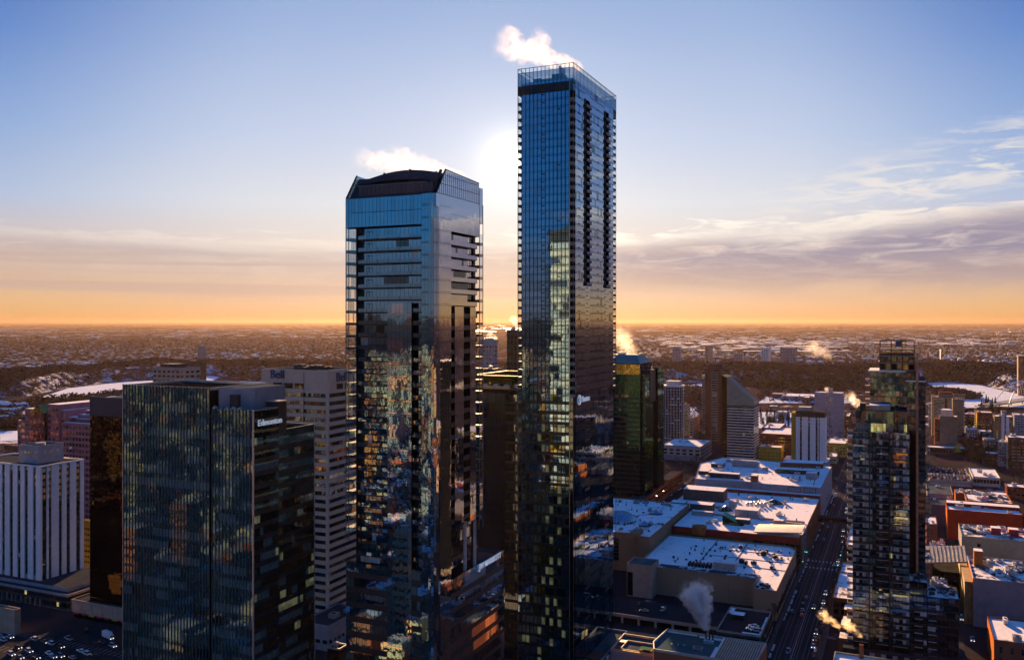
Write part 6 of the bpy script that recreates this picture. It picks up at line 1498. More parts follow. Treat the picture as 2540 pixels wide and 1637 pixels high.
for a, b, by, hh, lb in MID2: blk(lb, a, b, FPX*CAM_H/(by-798), by-hh, random.choice((BRICKB, TAN, GREYW, BRICKB)), 18, roof=SNOWC, name='mid_rise_block', units=1, win=(3, 3.2, 1.2, 1.6, PK))
# ------------------------------------------------------------------ cars
CARM = {k: mat('car_'+k, c, .35, .1, vary=.03, spec=.5) for k, c in dict(white=(.75, .76, .78), silver=(.40, .42, .45), black=(.02, .02, .022), red=(.35, .03, .03), blue=(.05, .10, .22), grey=(.13, .14, .15)).items()}
TYRE = mat('tyre', (.015, .015, .015), .9); HEAD = mat('headlight', (.9, .9, .8), .3, emit=((1, .9, .7), 1.2)); TAIL = mat('tail_light', (.5, .02, .02), .4)
def ring(prof, w, tap, m):
    """side profile (y,z) extruded across x with the top pulled in"""
    V = []; zmax = max(p[1] for p in prof); zmin = min(p[1] for p in prof)
    for s in (-1, 1):
        for y, z in prof: V.append((s*(w-tap*(z-zmin)/(zmax-zmin)), y, z))
    k = len(prof); F = [tuple(range(k-1, -1, -1)), tuple(range(k, 2*k))]+[(i, (i+1) % k, (i+1) % k+k, i+k) for i in range(k)]
    return MB().add(V, F, m)
PROTO = {}
def make_car(kind, colour):
    key = (kind, colour)
    if key in PROTO: return PROTO[key]
    L = {'car': 4.5, 'suv': 4.7, 'pickup': 5.4, 'van': 5.6, 'truck': 7.5}[kind]; a = L/2; m = CARM[colour]
    parts = []
    if kind == 'truck':
        parts.append(('body', ring([(-a, .5), (a, .5), (a, 2.2), (a-1.8, 2.4), (a-1.8, 1.0), (-a, 1.0)], .98, .05, m))); parts.append(('cargo_box', MB().box(-1.1, 1.1, -a, a-1.9, 1.0, 3.1, CARM['white'])))
        parts.append(('windscreen', MB().box(-.85, .85, a-.02, a+.03, 1.4, 2.1, G_DARK)))
    else:
        hh = {'car': 1.42, 'suv': 1.75, 'pickup': 1.8, 'van': 2.2}[kind]; hb = {'car': .85, 'suv': 1.0, 'pickup': 1.0, 'van': 1.1}[kind]
        parts.append(('body', ring([(-a, .35), (a, .35), (a, hb-.15), (a-.2, hb-.05), (a-1.1, hb+.05), (-a+.5, hb+.08), (-a, hb-.05)], .92, .10, m)))
        r0, r1 = {'car': (-a+.5, a-1.2), 'suv': (-a+.1, a-1.2), 'pickup': (-.7, a-1.4), 'van': (-a+.1, a-.9)}[kind]
        parts.append(('window_band', ring([(r0, hb), (r1, hb), (r1-.7, hh-.06), (r0+.5, hh-.06)], .84, .16, G_DARK)))
        parts.append(('roof', MB().box(-.66, .66, r0+.45, r1-.65, hh-.07, hh, m)))
        if kind == 'pickup': parts.append(('cargo_bed', MB().box(-.8, .8, -a+.15, -.8, hb+.02, hb+.12, DARKM)))
    wheels = [(sx*.86, sy*(a-.85)) for sx in (-1, 1) for sy in (-1, 1)]
    lights = [(-.62, a), (.62, a)]
    objs = [(n_, q) for n_, q in parts]
    built = []
    for n_, q in objs:
        o = q.build(n_); COL.objects.unlink(o); built.append((n_, o.data, (0, 0, 0), (0, 0, 0)))
    w = MB().cyl(0, 0, -.11, .11, .33, .33, TYRE, 12).build('wheel'); COL.objects.unlink(w)
    for x, y in wheels: built.append(('wheel', w.data, (x, y, .33), (0, math.pi/2, 0)))
    h = MB().box(-.16, .16, 0, .05, .55, .72, HEAD).build('headlight'); COL.objects.unlink(h)
    for x, y in lights: built.append(('headlight', h.data, (x, y, 0), (0, 0, 0)))
    t_ = MB().box(-.14, .14, -.05, 0, .6, .8, TAIL).build('tail_light'); COL.objects.unlink(t_)
    for x, y in lights: built.append(('tail_light', t_.data, (x, -y, 0), (0, 0, 0)))
    PROTO[key] = built; return built
def car(x, y, z, rot, kind, colour, label, group, full=True):
    r = thing('parked_'+kind if 'parked' in label else kind, label, kind if kind != 'suv' else 'car', (x, y, z), group); r.rotation_euler = (0, 0, rot)
    for n_, me, loc, ro in make_car(kind, colour):
        if not full and n_ in ('headlight', 'tail_light', 'wheel'): continue
        o = bpy.data.objects.new(n_, me); COL.objects.link(o); o.parent = r; o.location = loc; o.rotation_euler = ro
CN = ('white', 'silver', 'black', 'red', 'blue', 'grey')
# street cars from the photograph (pixel on the ground)
sc_ = [(2048, 1474, 'suv', 'white', 'pulling out of the sunlit gap'), (2043, 1496, 'car', 'silver', 'second in the kerb line by the sunlit gap'), (2041, 1508, 'car', 'black', 'third in the kerb line, dark roofed'), (2038, 1521, 'car', 'white', 'last in the kerb line by the sunlit gap'),
       (2019, 1508, 'pickup', 'grey', 'driving alone in the middle of the street'), (2025, 1571, 'suv', 'black', 'first of the lower kerb group'), (2022, 1587, 'car', 'black', 'middle of the lower kerb group'), (2018, 1605, 'car', 'silver', 'last of the lower kerb group'),
       (1955, 1617, 'pickup', 'silver', 'alone near the bottom of the street'), (1992, 1500, 'car', 'black', 'parked against the mall kerb'), (1990, 1515, 'car', 'grey', 'parked against the mall kerb behind another'), (1989, 1528, 'car', 'red', 'red, parked at the mall kerb'),
       (1965, 1520, 'suv', 'grey', 'parked by the mall corner'), (2000, 1484, 'car', 'blue', 'parked on the left kerb above the trees'), (2093, 1407, 'suv', 'silver', 'crossing at the painted crosswalk'), (2086, 1394, 'car', 'red', 'red, waiting beyond the crosswalk'),
       (2092, 1318, 'car', 'white', 'in the right kerb line, topmost'), (2090, 1330, 'car', 'black', 'in the right kerb line, second'), (2094, 1345, 'car', 'silver', 'in the right kerb line, lowest'), (2053, 1309, 'car', 'grey', 'on the left half of the street'),
       (2043, 1340, 'car', 'blue', 'left half, lower'), (2385, 1536, 'van', 'white', 'white van standing in the dark alley by the ribbed building'), (2412, 1588, 'pickup', 'silver', 'pickup beside the brick corner building'), (2100, 1262, 'car', 'white', 'just beyond the footbridge, right side'), (2068, 1255, 'car', 'red', 'red, beyond the footbridge'), (2072, 1232, 'truck', 'white', 'white box truck with lights beyond the footbridge'),
       (2102, 1208, 'suv', 'white', 'right side, far up the street'), (2099, 1272, 'car', 'silver', 'below the white one at the footbridge'), (2088, 1195, 'car', 'black', 'far up the street'), (2070, 1215, 'car', 'grey', 'queueing behind the truck')]
for px_, py_, k, c_, lb in sc_:
    x, y = GP(px_, py_); x = min(max(x, -53.4), -36.6) if px_ < 2300 else x
    cross = 'crosswalk' in lb and 'crossing' in lb
    car(x, y, .13, math.pi/2 if cross else (0 if x < -45 else math.pi), k, c_, (c_+' '+k+' on the long street, '+lb) if px_ < 2300 else c_+' '+k+', '+lb, 'cars on the long street')
# car park bottom left
lot = [(85, 1587, 'suv', 'silver', 'alone in the upper row'), (170, 1586, 'pickup', 'silver', 'upper row, right of centre'), (126, 1598, 'suv', 'white', 'beside a dark one in the middle row'), (112, 1594, 'car', 'grey', 'just behind the white wagon'), (268, 1583, 'truck', 'white', 'tall white box body near the tower wall'),
       (279, 1604, 'suv', 'silver', 'in front of the box truck'), (255, 1597, 'car', 'black', 'dark, beside the box truck'), (72, 1617, 'suv', 'silver', 'lower left row'), (122, 1623, 'car', 'white', 'lower row centre'), (131, 1631, 'car', 'silver', 'lower row, touching the frame edge'),
       (28, 1625, 'suv', 'silver', 'bottom left corner'), (50, 1633, 'car', 'grey', 'bottom left, second'), (150, 1629, 'suv', 'blue', 'bottom row'), (201, 1617, 'car', 'white', 'lower right pair, left one'), (214, 1623, 'suv', 'white', 'lower right pair, right one'),
       (237, 1629, 'car', 'black', 'bottom right dark'), (25, 1582, 'car', 'white', 'left edge row, upper'), (8, 1589, 'suv', 'white', 'left edge row, lower'), (0, 1580, 'car', 'silver', 'cut by the left frame edge'), (215, 1567, 'car', 'black', 'dark under the lamp post'),
       (150, 1606, 'car', 'black', 'dark in the middle row'), (90, 1633, 'car', 'black', 'dark bottom row'), (180, 1634, 'car', 'grey', 'grey bottom row'), (45, 1608, 'car', 'black', 'dark in the left middle')]
for px_, py_, k, c_, lb in lot:
    x, y = GP(px_, py_); car(x, y, .13, math.pi/2+random.choice((0, math.pi))-.25, k, c_, c_+' '+k+' parked in the car park, '+lb, 'cars in the corner car park')
# parkade cars
ORD = 'first second third fourth fifth sixth seventh eighth ninth tenth eleventh twelfth thirteenth fourteenth fifteenth sixteenth seventeenth'.split()
bb = PARKDECK; i = 0
for r in range(4):
    for c_ in range(13):
        if random.random() < .82:
            col = random.choice(CN); x = bb[0]+2+c_*2.75; y = bb[2]+3.5+r*8.2
            if x < bb[1]-1.5: car(x, y, bb[4]+.15, 0, 'car', col, f'{col} car on the crowded parkade roof, {ORD[r]} row from the front, {ORD[c_]} from the left', 'cars on the crowded parkade roof', full=True)
gx0, gy0 = GP(2300, 1165)
for r in range(7):
    for c_ in range(17):
        if random.random() < .8:
            col = random.choice(CN); car(22+c_*2.9, 905+r*13, .2, 0, 'car', col, f'{col} car in the glinting open lot, {ORD[r]} row from the front, {ORD[c_]} from the left', 'cars in the glinting open lot', full=False)
for (x, y, z, k, c_, lb) in ((-63, 409, 8.35, 'car', 'white', 'on the upper parking roof, left of the pair'), (-60.5, 407.5, 8.35, 'suv', 'silver', 'on the upper parking roof, nearest the street'), (-62.5, 413, 8.35, 'car', 'silver', 'on the upper parking roof by the snow bank'),
                          (-109, 430, 4.8, 'suv', 'white', 'under the mall wall, left'), (-117, 424, 4.8, 'car', 'grey', 'on the dark deck, far left'), (-113.5, 394, .13, 'car', 'silver', 'beside the little brick hut'), (-122, 433, 4.8, 'car', 'black', 'against the mall wall'), (-90, 434, 4.8, 'van', 'grey', 'below the steam'), (-96, 433, 4.8, 'van', 'grey', 'second van by the wall')):
    car(x, y, z, random.choice((0, math.pi/2)), k, c_, c_+' '+k+' parked '+lb, 'cars on the dark decks')

# ------------------------------------------------------------------ street lamps
LP = MB().cyl(0, 0, 0, 8.5, .11, .07, DARKM, 8).build('pole'); LA = MB().bar((0, 0, 8.4), (1.8, 0, 8.8), .05, DARKM, 6).build('arm'); LH = MB().box(1.5, 2.2, -.14, .14, 8.7, 8.85, DARKM).build('lamp_head')
for o in (LP, LA, LH): COL.objects.unlink(o)
LHL = LH.data.copy(); LHL.materials.clear(); LHL.materials.append(LAMPM)
def lamp(x, y, rot, lb, lit=False):
    r = thing('street_lamp', lb, 'street lamp', (x, y, .1), 'street lamps'); r.rotation_euler = (0, 0, rot)
    for n_, me in (('pole', LP.data), ('arm', LA.data), ('lamp_head', LHL if lit else LH.data)):
        o = bpy.data.objects.new(n_, me); COL.objects.link(o); o.parent = r
for i in range(9): lamp(-56.2, 400+i*34, 0, f'dark street lamp on the mall side kerb of the long street', i == -1)
for i in range(8): lamp(-33.8, 452+i*34, math.pi, f'dark street lamp on the right kerb of the long street')
for (px_, py_, lb) in ((187, 1592, 'tall lamp post in the middle of the car park'), (134, 1636, 'pale lamp post at the bottom of the car park'), (218, 1598, 'short lamp post by the right cars in the car park'), (125, 1528, 'lamp post by the striped block podium'), (210, 1558, 'lamp post by the tan podium')):
    x, y = GP(px_, py_); lamp(x, y, 1., lb)
lamp(-182, 712, 0, 'glowing amber street lamp against the brick shop row', True); lamp(-182, 690, 0, 'second glowing street lamp under the green tower', True)
for i, (x, y) in enumerate(((-54.9, 553), (-35.2, 553), (-54.9, 577), (-35.2, 577))):
    r = thing('traffic_light', ('near left', 'near right', 'far left', 'far right')[i]+' traffic light at the painted crosswalk', 'traffic light', (x, y, .2), 'traffic lights at the crosswalk')
    MB().cyl(x, y, .2, 5.2, .1, .08, DARKM, 8).build('pole', r); b = MB().box(x-.2, x+.2, y-.25, y, 4.2, 5.3, DARKM).build('signal_head', r)
    MB().cyl(x, y-.28, 4.35, 4.55, .1, .1, mat('green_signal', (.1, .8, .5), .4, emit=((.1, 1, .6), 3.)), 8).build('lens', b)
# ================================================================== TREES
BARK = mat('bark', (.10, .075, .06), .95); TWIG = mat('bare_twigs', (.115, .075, .055), .95, vary=.25, vs_=.1); NEEDLE = mat('spruce_needles', (.022, .035, .022), .9, vary=.3)
def bare_tree_data(seed, h=9.):
    r = random.Random(seed); tr = MB(); lim = MB(); cr = MB()
    tr.cyl(0, 0, 0, h*.38, h*.028, h*.018, BARK, 7)
    def br(p, d, L, rad, lev):
        q = p+d*L; (lim if lev < 2 else cr).bar(p, q, rad, BARK if lev < 2 else TWIG, 4 if lev < 2 else 3)
        if lev >= 3:
            for _ in range(3):
                a = q+Vector((r.uniform(-1, 1), r.uniform(-1, 1), r.uniform(-.3, 1)))*L*.5; b = a+Vector((r.uniform(-1, 1), r.uniform(-1, 1), r.uniform(-1, 1)))*L*.35
                cr.add([tuple(q), tuple(a), tuple(b)], [(0, 1, 2)], TWIG)
            return
        for _ in range(3 if lev else 5):
            e = (d+Vector((r.uniform(-1, 1), r.uniform(-1, 1), r.uniform(-.15, .6)))*.85).normalized(); br(q, e, L*r.uniform(.6, .8), rad*.55, lev+1)
    for k in range(3): br(Vector((0, 0, h*.3+k*h*.06)), Vector((r.uniform(-.5, .5), r.uniform(-.5, .5), 1)).normalized(), h*.2, h*.014, 0)
    o = []
    for n_, q in (('trunk', tr), ('limbs', lim), ('crown', cr)): b = q.build(n_); COL.objects.unlink(b); o.append((n_, b.data))
    return o
TREES = [bare_tree_data(s) for s in (1, 2, 3)]
def spruce_data(seed, h=12.):
    r = random.Random(seed); tr = MB().cyl(0, 0, 0, h*.9, .22, .05, BARK, 6); cr = MB()
    for k in range(90):
        f = (k/90)**.8; z = h*(.12+.86*f); R = (1-f)*h*.2+.15; a = r.uniform(0, 6.28); w = R*.55+.2
        c, s = math.cos(a), math.sin(a)
        cr.add([(0, 0, z+.5), (R*c-w*s*.5, R*s+w*c*.5, z-R*.35), (R*1.1*c, R*1.1*s, z-R*.5-r.uniform(0, .3)), (R*c+w*s*.5, R*s-w*c*.5, z-R*.35)], [(0, 1, 2), (0, 2, 3)], NEEDLE)
    o = []
    for n_, q in (('trunk', tr), ('crown', cr)): b = q.build(n_); COL.objects.unlink(b); o.append((n_, b.data))
    return o
SPR = [spruce_data(5), spruce_data(6)]
def tree(x, y, s, label, group, data, z=.1, name='bare_tree'):
    r = thing(name, label, 'tree', (x, y, z), group); a = random.uniform(0, 6.28); r.rotation_euler = (0, 0, a); r.scale = (s, s, s*random.uniform(.9, 1.15))
    for n_, me in data: o = bpy.data.objects.new(n_, me); COL.objects.link(o); o.parent = r
TENS = ['', '', 'twenty', 'thirty', 'forty', 'fifty']; ONES = ['', 'first', 'second', 'third', 'fourth', 'fifth', 'sixth', 'seventh', 'eighth', 'ninth', 'tenth', 'eleventh', 'twelfth', 'thirteenth', 'fourteenth', 'fifteenth', 'sixteenth', 'seventeenth', 'eighteenth', 'nineteenth']
def nth(n): return ONES[n] if n < 20 else (TENS[n//10][:-1]+'ieth' if n % 10 == 0 else TENS[n//10]+' '+ONES[n % 10])
y = 395.; kk = 0
while y < 845:
    if not 545 < y < 585: kk += 1; tree(-57.6+random.uniform(-.3, .3), y, random.uniform(.8, 1.1), 'bare street tree on the mall side kerb, '+nth(kk)+' from the near end', 'street trees on the mall side', random.choice(TREES))
    y += random.uniform(8, 12)
y = 395.; kk = 0
while y < 840:
    if not 545 < y < 585: kk += 1; tree(-34.0+random.uniform(-.3, .3), y, random.uniform(.8, 1.1), 'bare street tree on the right kerb, '+nth(kk)+' from the near end', 'street trees on the right kerb', random.choice(TREES))
    y += random.uniform(9, 14)
def grove(poly, n, label, group, data, s=(1., 1.5), name='bare_tree'):
    xs = [p[0] for p in poly]; ys = [p[1] for p in poly]; k = 0; t = 0
    while k < n and t < n*40:
        t += 1; px_, py_ = random.uniform(min(xs), max(xs)), random.uniform(min(ys), max(ys))
        ins = False
        for i in range(len(poly)):
            (ax, ay), (bx, by) = poly[i], poly[i-1]
            if (ay > py_) != (by > py_) and px_ < (bx-ax)*(py_-ay)/(by-ay)+ax: ins = not ins
        if ins: x, y = GP(px_, py_); tree(x, y, random.uniform(*s), label, group, random.choice(data), name=name); k += 1
grove([(1650, 1160), (1800, 1150), (1790, 1185), (1640, 1200)], 22, 'bare tree in the square between the parkade and the slanted tower', 'bare trees in the square', TREES)
grove([(2380, 1110), (2470, 1100), (2480, 1160), (2400, 1150)], 40, 'bare brown tree in the thicket beside the long brick school', 'bare trees beside the brick school', TREES, (1.2, 1.7))
grove([(2390, 1060), (2440, 1070), (2470, 1110), (2380, 1105)], 16, 'dark spruce in the grove behind the brick school', 'spruces behind the brick school', SPR, (1., 1.5), 'spruce_tree')
grove([(1880, 1035), (1975, 1035), (1975, 1062), (1890, 1060)], 26, 'dark spruce standing on the snow flats by the wide sheds', 'spruces on the snow flats', SPR, (.9, 1.4), 'spruce_tree')
grove([(2430, 1005), (2470, 1005), (2475, 1018), (2430, 1018)], 9, 'spruce in the clump by the bridge ramp', 'spruces by the bridge ramp', SPR, (1.2, 1.8), 'spruce_tree')
grove([(2490, 1165), (2540, 1165), (2540, 1200), (2480, 1185)], 12, 'olive bare tree at the right edge below the arched apartments', 'trees below the arched apartments', TREES, (1.1, 1.5))
grove([(2060, 1060), (2130, 1060), (2130, 1150), (2080, 1150)], 16, 'bare tree along the far end of the long street', 'trees at the far end of the long street', TREES, (1., 1.4))
# far-off woods and suburb trees: masses nobody could count
def inpoly(P, poly):
    x, y = P[:, 0], P[:, 1]; ins = np.zeros(len(P), bool); n = len(poly)
    for i in range(n):
        ax, ay = poly[i]; bx, by = poly[i-1]
        c = ((ay > y) != (by > y)) & (x < (bx-ax)*(y-ay)/((by-ay) if by != ay else 1e-9)+ax); ins ^= c
    return ins
def samp(poly, n):
    xs = [p[0] for p in poly]; ys = [p[1] for p in poly]
    P = np.stack([rng.uniform(min(xs), max(xs), n*3), rng.uniform(min(ys), max(ys), n*3)], -1); P = P[inpoly(P, poly)][:n]
    d = FPX*CAM_H/(P[:, 1]-798); X = (P[:, 0]-1270)/FPX*d
    return np.stack([X*CS-d*SN, X*SN+d*CS], -1), d
def pxarr(C): return 1270+FPX*(C[:, 0]*CS+C[:, 1]*SN)/(-C[:, 0]*SN+C[:, 1]*CS)
def woods(name, polys, hs, m, k=12, flat=1.):
    V = []; 
    for poly, n in polys:
        C, d = samp(poly, n); n = len(C)
        if n == 0: continue
        B = bluff((P_px := pxarr(C)), d)
        H = rng.uniform(hs[0], hs[1], n)*np.clip(d/3500, 1, 1.8)
        W = H*rng.uniform(.28, .5, n)*flat
        u = rng.normal(0, 1, (n, k, 3)); u /= np.linalg.norm(u, axis=-1, keepdims=True); r = rng.uniform(.2, 1, (n, k, 1))**.5
        c = u*r*np.stack([W, W, H*.42], -1)[:, None]; c[..., 2] += (H*.55+B)[:, None]
        c[..., 0] += C[:, 0:1]; c[..., 1] += C[:, 1:2]
        s = (W*.55)[:, None, None, None]
        t = c[:, :, None, :]+rng.normal(0, 1, (n, k, 3, 3))*s*np.array([1, 1, .8])
        t[..., 2] = np.maximum(t[..., 2], (B+.05)[:, None, None])
        V.append(t.reshape(-1, 3))
    V = np.concatenate(V); F = np.arange(len(V)).reshape(-1, 3)
    o = fastmesh(name, V, F, [m]); o['kind'] = 'stuff'; return o
FOR = mat('valley_woods', (.060, .040, .038), 1., vary=.3, vs_=.01, col2=(.034, .028, .034), spec=.0)
def bank_samp(a, b, s0, s1, n):
    px_ = rng.uniform(a, b, n); d = np.interp(px_, _tp, _td)+rng.uniform(s0, s1, n); X = (px_-1270)/FPX*d
    return np.stack([X*CS-d*SN, X*SN+d*CS], -1), d
_samp = samp
def samp(poly, n): return bank_samp(*poly[1:], n) if poly[0] == 'bank' else _samp(poly, n)
woods('bluff_woods', [(('bank', -80, 2620, 5, 700), 10000)], (8, 13), FOR, 10)
woods('river_valley_woods', [([(-60, 935), (120, 932), (380, 905), (560, 895), (860, 900), (860, 950), (600, 945), (500, 916), (380, 930), (300, 934), (170, 948), (60, 975), (-60, 990)], 4600),
      ([(1640, 880), (1760, 905), (2150, 905), (2150, 965), (2000, 968), (1880, 962), (1800, 950), (1640, 940)], 4200), ([(2290, 895), (2420, 905), (2545, 910), (2545, 960), (2440, 955), (2340, 948), (2290, 952)], 2600),
      ([(2300, 968), (2380, 975), (2440, 990), (2400, 992), (2340, 990)], 350), ([(1640, 960), (1740, 965), (1740, 1010), (1640, 1000)], 300), ([(60, 1000), (220, 985), (300, 972), (300, 1000), (220, 1010), (60, 1030)], 500), ([(-60, 1030), (60, 1035), (60, 1065), (-60, 1070)], 300)],
      (8, 13), FOR, 13)
woods('suburb_trees', [([(-60, 836), (900, 836), (900, 900), (560, 893), (380, 903), (100, 930), (-60, 932)], 10000), ([(1500, 840), (2600, 836), (2600, 905), (1650, 900), (1500, 900)], 9000), ([(1180, 836), (1290, 836), (1290, 960), (1180, 960)], 600),
      ([(-60, 815), (2600, 815), (2600, 838), (-60, 838)], 6000)], (5, 8), FOR, 7)
woods('riverside_bushes', [([(0, 1000), (60, 1000), (60, 1040), (0, 1040)], 200), ([(1650, 1010), (1740, 1010), (1740, 1100), (1700, 1100)], 150), ([(1880, 965), (2140, 965), (2140, 1000), (1880, 998)], 260), ([(2380, 1020), (2440, 1020), (2440, 1070), (2400, 1070)], 160), ([(2390, 1085), (2480, 1085), (2470, 1150), (2390, 1140)], 200)], (5, 9), FOR, 12)
# ------------------------------------------------------------------ suburb houses
HW = [mat('house_cream', (.40, .36, .30), .9), mat('house_brown', (.16, .10, .07), .9), mat('house_grey', (.25, .26, .28), .9), mat('house_white', (.6, .6, .6), .9)]
def house_data(k):
    w, l, h, r = (9, 12, 5, 2.6) if k < 3 else (13, 20, 6, 3.)
    a = MB().box(-w/2, w/2, -l/2, l/2, 0, h, HW[k]).build('wall'); 
    V = [(-w/2-.5, -l/2-.5, h), (w/2+.5, -l/2-.5, h), (w/2+.5, l/2+.5, h), (-w/2-.5, l/2+.5, h), (0, -l/2-.5, h+r), (0, l/2+.5, h+r)]
    b = MB().add(V, [(0, 1, 4), (2, 3, 5), (1, 2, 5, 4), (3, 0, 4, 5), (3, 2, 1, 0)], SNOWC).build('roof')
    for o in (a, b): COL.objects.unlink(o)
    return (('wall', a.data), ('roof', b.data))
HD = [house_data(k) for k in range(4)]
def houses(poly, n, label, group):
    C, d = samp(poly, n)
    for (x, y) in C:
        r = thing('house', label, 'house', (x, y, .1+float(bluff(pxof(x, y), dep(x, y)))), group); r.rotation_euler = (0, 0, random.choice((0, math.pi/2))+random.gauss(0, .06)); s = random.uniform(.8, 1.4); r.scale = (s, s, s)
        for n_, me in random.choice(HD): o = bpy.data.objects.new(n_, me); COL.objects.link(o); o.parent = r
houses([(0, 1010), (80, 1000), (85, 1045), (0, 1050)], 30, 'snow roofed house in the cluster at the left edge beyond the granite office', 'houses at the left edge')
houses([(0, 900), (380, 900), (380, 925), (0, 932)], 80, 'small snow roofed house on the far bank above the left bend of the river', 'houses above the left river bend')
houses([(500, 880), (640, 880), (640, 905), (520, 905)], 25, 'snow roofed house on the far bank behind the tan office', 'houses behind the tan office')
houses([(1640, 880), (2300, 885), (2300, 908), (1640, 905)], 70, 'small snow roofed house at the edge of the wooded valley on the right', 'houses at the valley edge on the right')
houses([(2300, 880), (2540, 880), (2540, 905), (2300, 900)], 45, 'snow roofed house beyond the snow field at the right edge', 'houses beyond the snow field')
FARROOF = mat('far_snow_roof', (.72, .70, .70), .42, vary=.15, vs_=.02, spec=.12)
def roofs(name, polys):
    bx = np.array([[-1, -1, 0], [1, -1, 0], [1, 1, 0], [-1, 1, 0], [-1, -1, 1], [1, -1, 1], [1, 1, 1], [-1, 1, 1]], float)
    fc = np.array([(0, 1, 5, 4), (1, 2, 6, 5), (2, 3, 7, 6), (3, 0, 4, 7), (4, 5, 6, 7)]); V = []; F = []; M = []; off = 0
    for poly, n, (sa, sb), (ha, hb) in polys:
        C, d = samp(poly, n); n = len(C); w = rng.uniform(sa, sb, n); l = rng.uniform(sa, sb, n)*1.4; h = rng.uniform(ha, hb, n)
        v = bx[None]*np.stack([w/2, l/2, h], -1)[:, None]; v[..., 0] += C[:, 0:1]; v[..., 1] += C[:, 1:2]; v[..., 2] += bluff(pxarr(C), d)[:, None]; V.append(v.reshape(-1, 3))
        F.append((fc[None]+(np.arange(n)*8)[:, None, None]+off).reshape(-1, 4)); off += n*8
        wm = rng.integers(0, 4, n); M.append(np.stack([wm]*4+[np.full(n, 4)], -1).reshape(-1))
    o = fastmesh(name, np.concatenate(V), np.concatenate(F), HW+[FARROOF], np.concatenate(M)); o['kind'] = 'stuff'; return o
roofs('far_suburb_roofs', [([(-60, 840), (900, 840), (900, 892), (380, 896), (-60, 922)], 900, (8, 13), (5, 7)), ([(1500, 840), (2600, 838), (2600, 890), (1500, 890)], 1500, (8, 15), (5, 8)),
      ([(1650, 826), (2600, 824), (2600, 860), (1650, 856)], 420, (35, 90), (7, 12)), ([(-60, 818), (900, 818), (900, 840), (-60, 840)], 260, (35, 90), (7, 11)), ([(-60, 806), (2600, 806), (2600, 826), (-60, 826)], 260, (80, 220), (8, 16)), ([(1540, 836), (1660, 830), (2100, 850), (2100, 880), (1700, 876)], 260, (30, 70), (8, 18))])
# ------------------------------------------------------------------ the rest of the city, north of and around the viewpoint (seen mirrored in the glass)
def citymass():
    bx = np.array([[-1, -1, 0], [1, -1, 0], [1, 1, 0], [-1, 1, 0], [-1, -1, 1], [1, -1, 1], [1, 1, 1], [-1, 1, 1]], float)
    fc = np.array([(0, 1, 5, 4), (1, 2, 6, 5), (2, 3, 7, 6), (3, 0, 4, 7), (4, 5, 6, 7)])
    mats_ = [BRICKB, BEIGE, GREYW, BRICKO, mat('cream_block', (.62, .52, .36), .85), G_STW, mat('orange_brick', (.55, .24, .08), .9), SNOWC, SNOWP]
    B = []
    for gx in range(-17, 14):
        for gy in range(-24, 2):
            x0, y0 = gx*95-56, gy*105-60
            for i in range(5):
                for j in range(5):
                    if rng.random() < .22: continue
                    cx, cy_ = x0+9+i*15.5, y0+9+j*17
                    if cy_ > 200 and -480 < cx < 60: continue
                    hh = rng.choice([6, 9, 14, 24, 46], p=[.34, .30, .2, .11, .05]); 
                    if math.hypot(cx, cy_) < 160: hh = min(hh, 20)
                    B.append((cx, cy_, rng.uniform(8, 13.5), rng.uniform(9, 15), hh*rng.uniform(.8, 1.3), int(rng.choice(7, p=[.24, .2, .24, .06, .12, .1, .04]))))
    for gx in range(1, 12):
        for gy in range(2, 9):
            x0, y0 = 70+gx*70, gy*100
            if pxof(x0-30, y0) < 2620 : continue
            B.append((x0, y0, 30, 40, rng.choice([10, 20, 40, 70], p=[.4, .3, .2, .1]), int(rng.integers(0, 7))))
    B = np.array(B); n = len(B)
    v = bx[None]*np.stack([B[:, 2]/2, B[:, 3]/2, B[:, 4]], -1)[:, None]; v[..., 0] += B[:, 0:1]; v[..., 1] += B[:, 1:2]
    F = (fc[None]+(np.arange(n)*8)[:, None, None]).reshape(-1, 4); wm = B[:, 5].astype(int)
    M = np.stack([wm]*4+[7+(rng.random(n) < .4)], -1).reshape(-1)
    o = fastmesh('city_blocks', v.reshape(-1, 3), F, mats_, M); o['kind'] = 'stuff'
    # window bands on them, as real recess strips
    W = []
    for cx, cy_, w, l, h, k in B:
        if k == 5: continue
        for f in range(int((h-2)/4)): W.append((cx, cy_, w+.16, l+.16, 2.4+f*4, 1.5))
    W = np.array(W); n = len(W); v = bx[None].repeat(n, 0).copy(); v[..., 0] = v[..., 0]*(W[:, 2]/2)[:, None]*.94+W[:, 0:1]; v[..., 1] = v[..., 1]*(W[:, 3]/2)[:, None]+W[:, 1:2]; v[..., 2] = v[..., 2]*W[:, 5:6]+W[:, 4:5]
    F = (fc[None]+(np.arange(n)*8)[:, None, None]).reshape(-1, 4)
    o = fastmesh('city_block_windows', v.reshape(-1, 3), F, [G_DARK]); o['kind'] = 'stuff'
citymass()
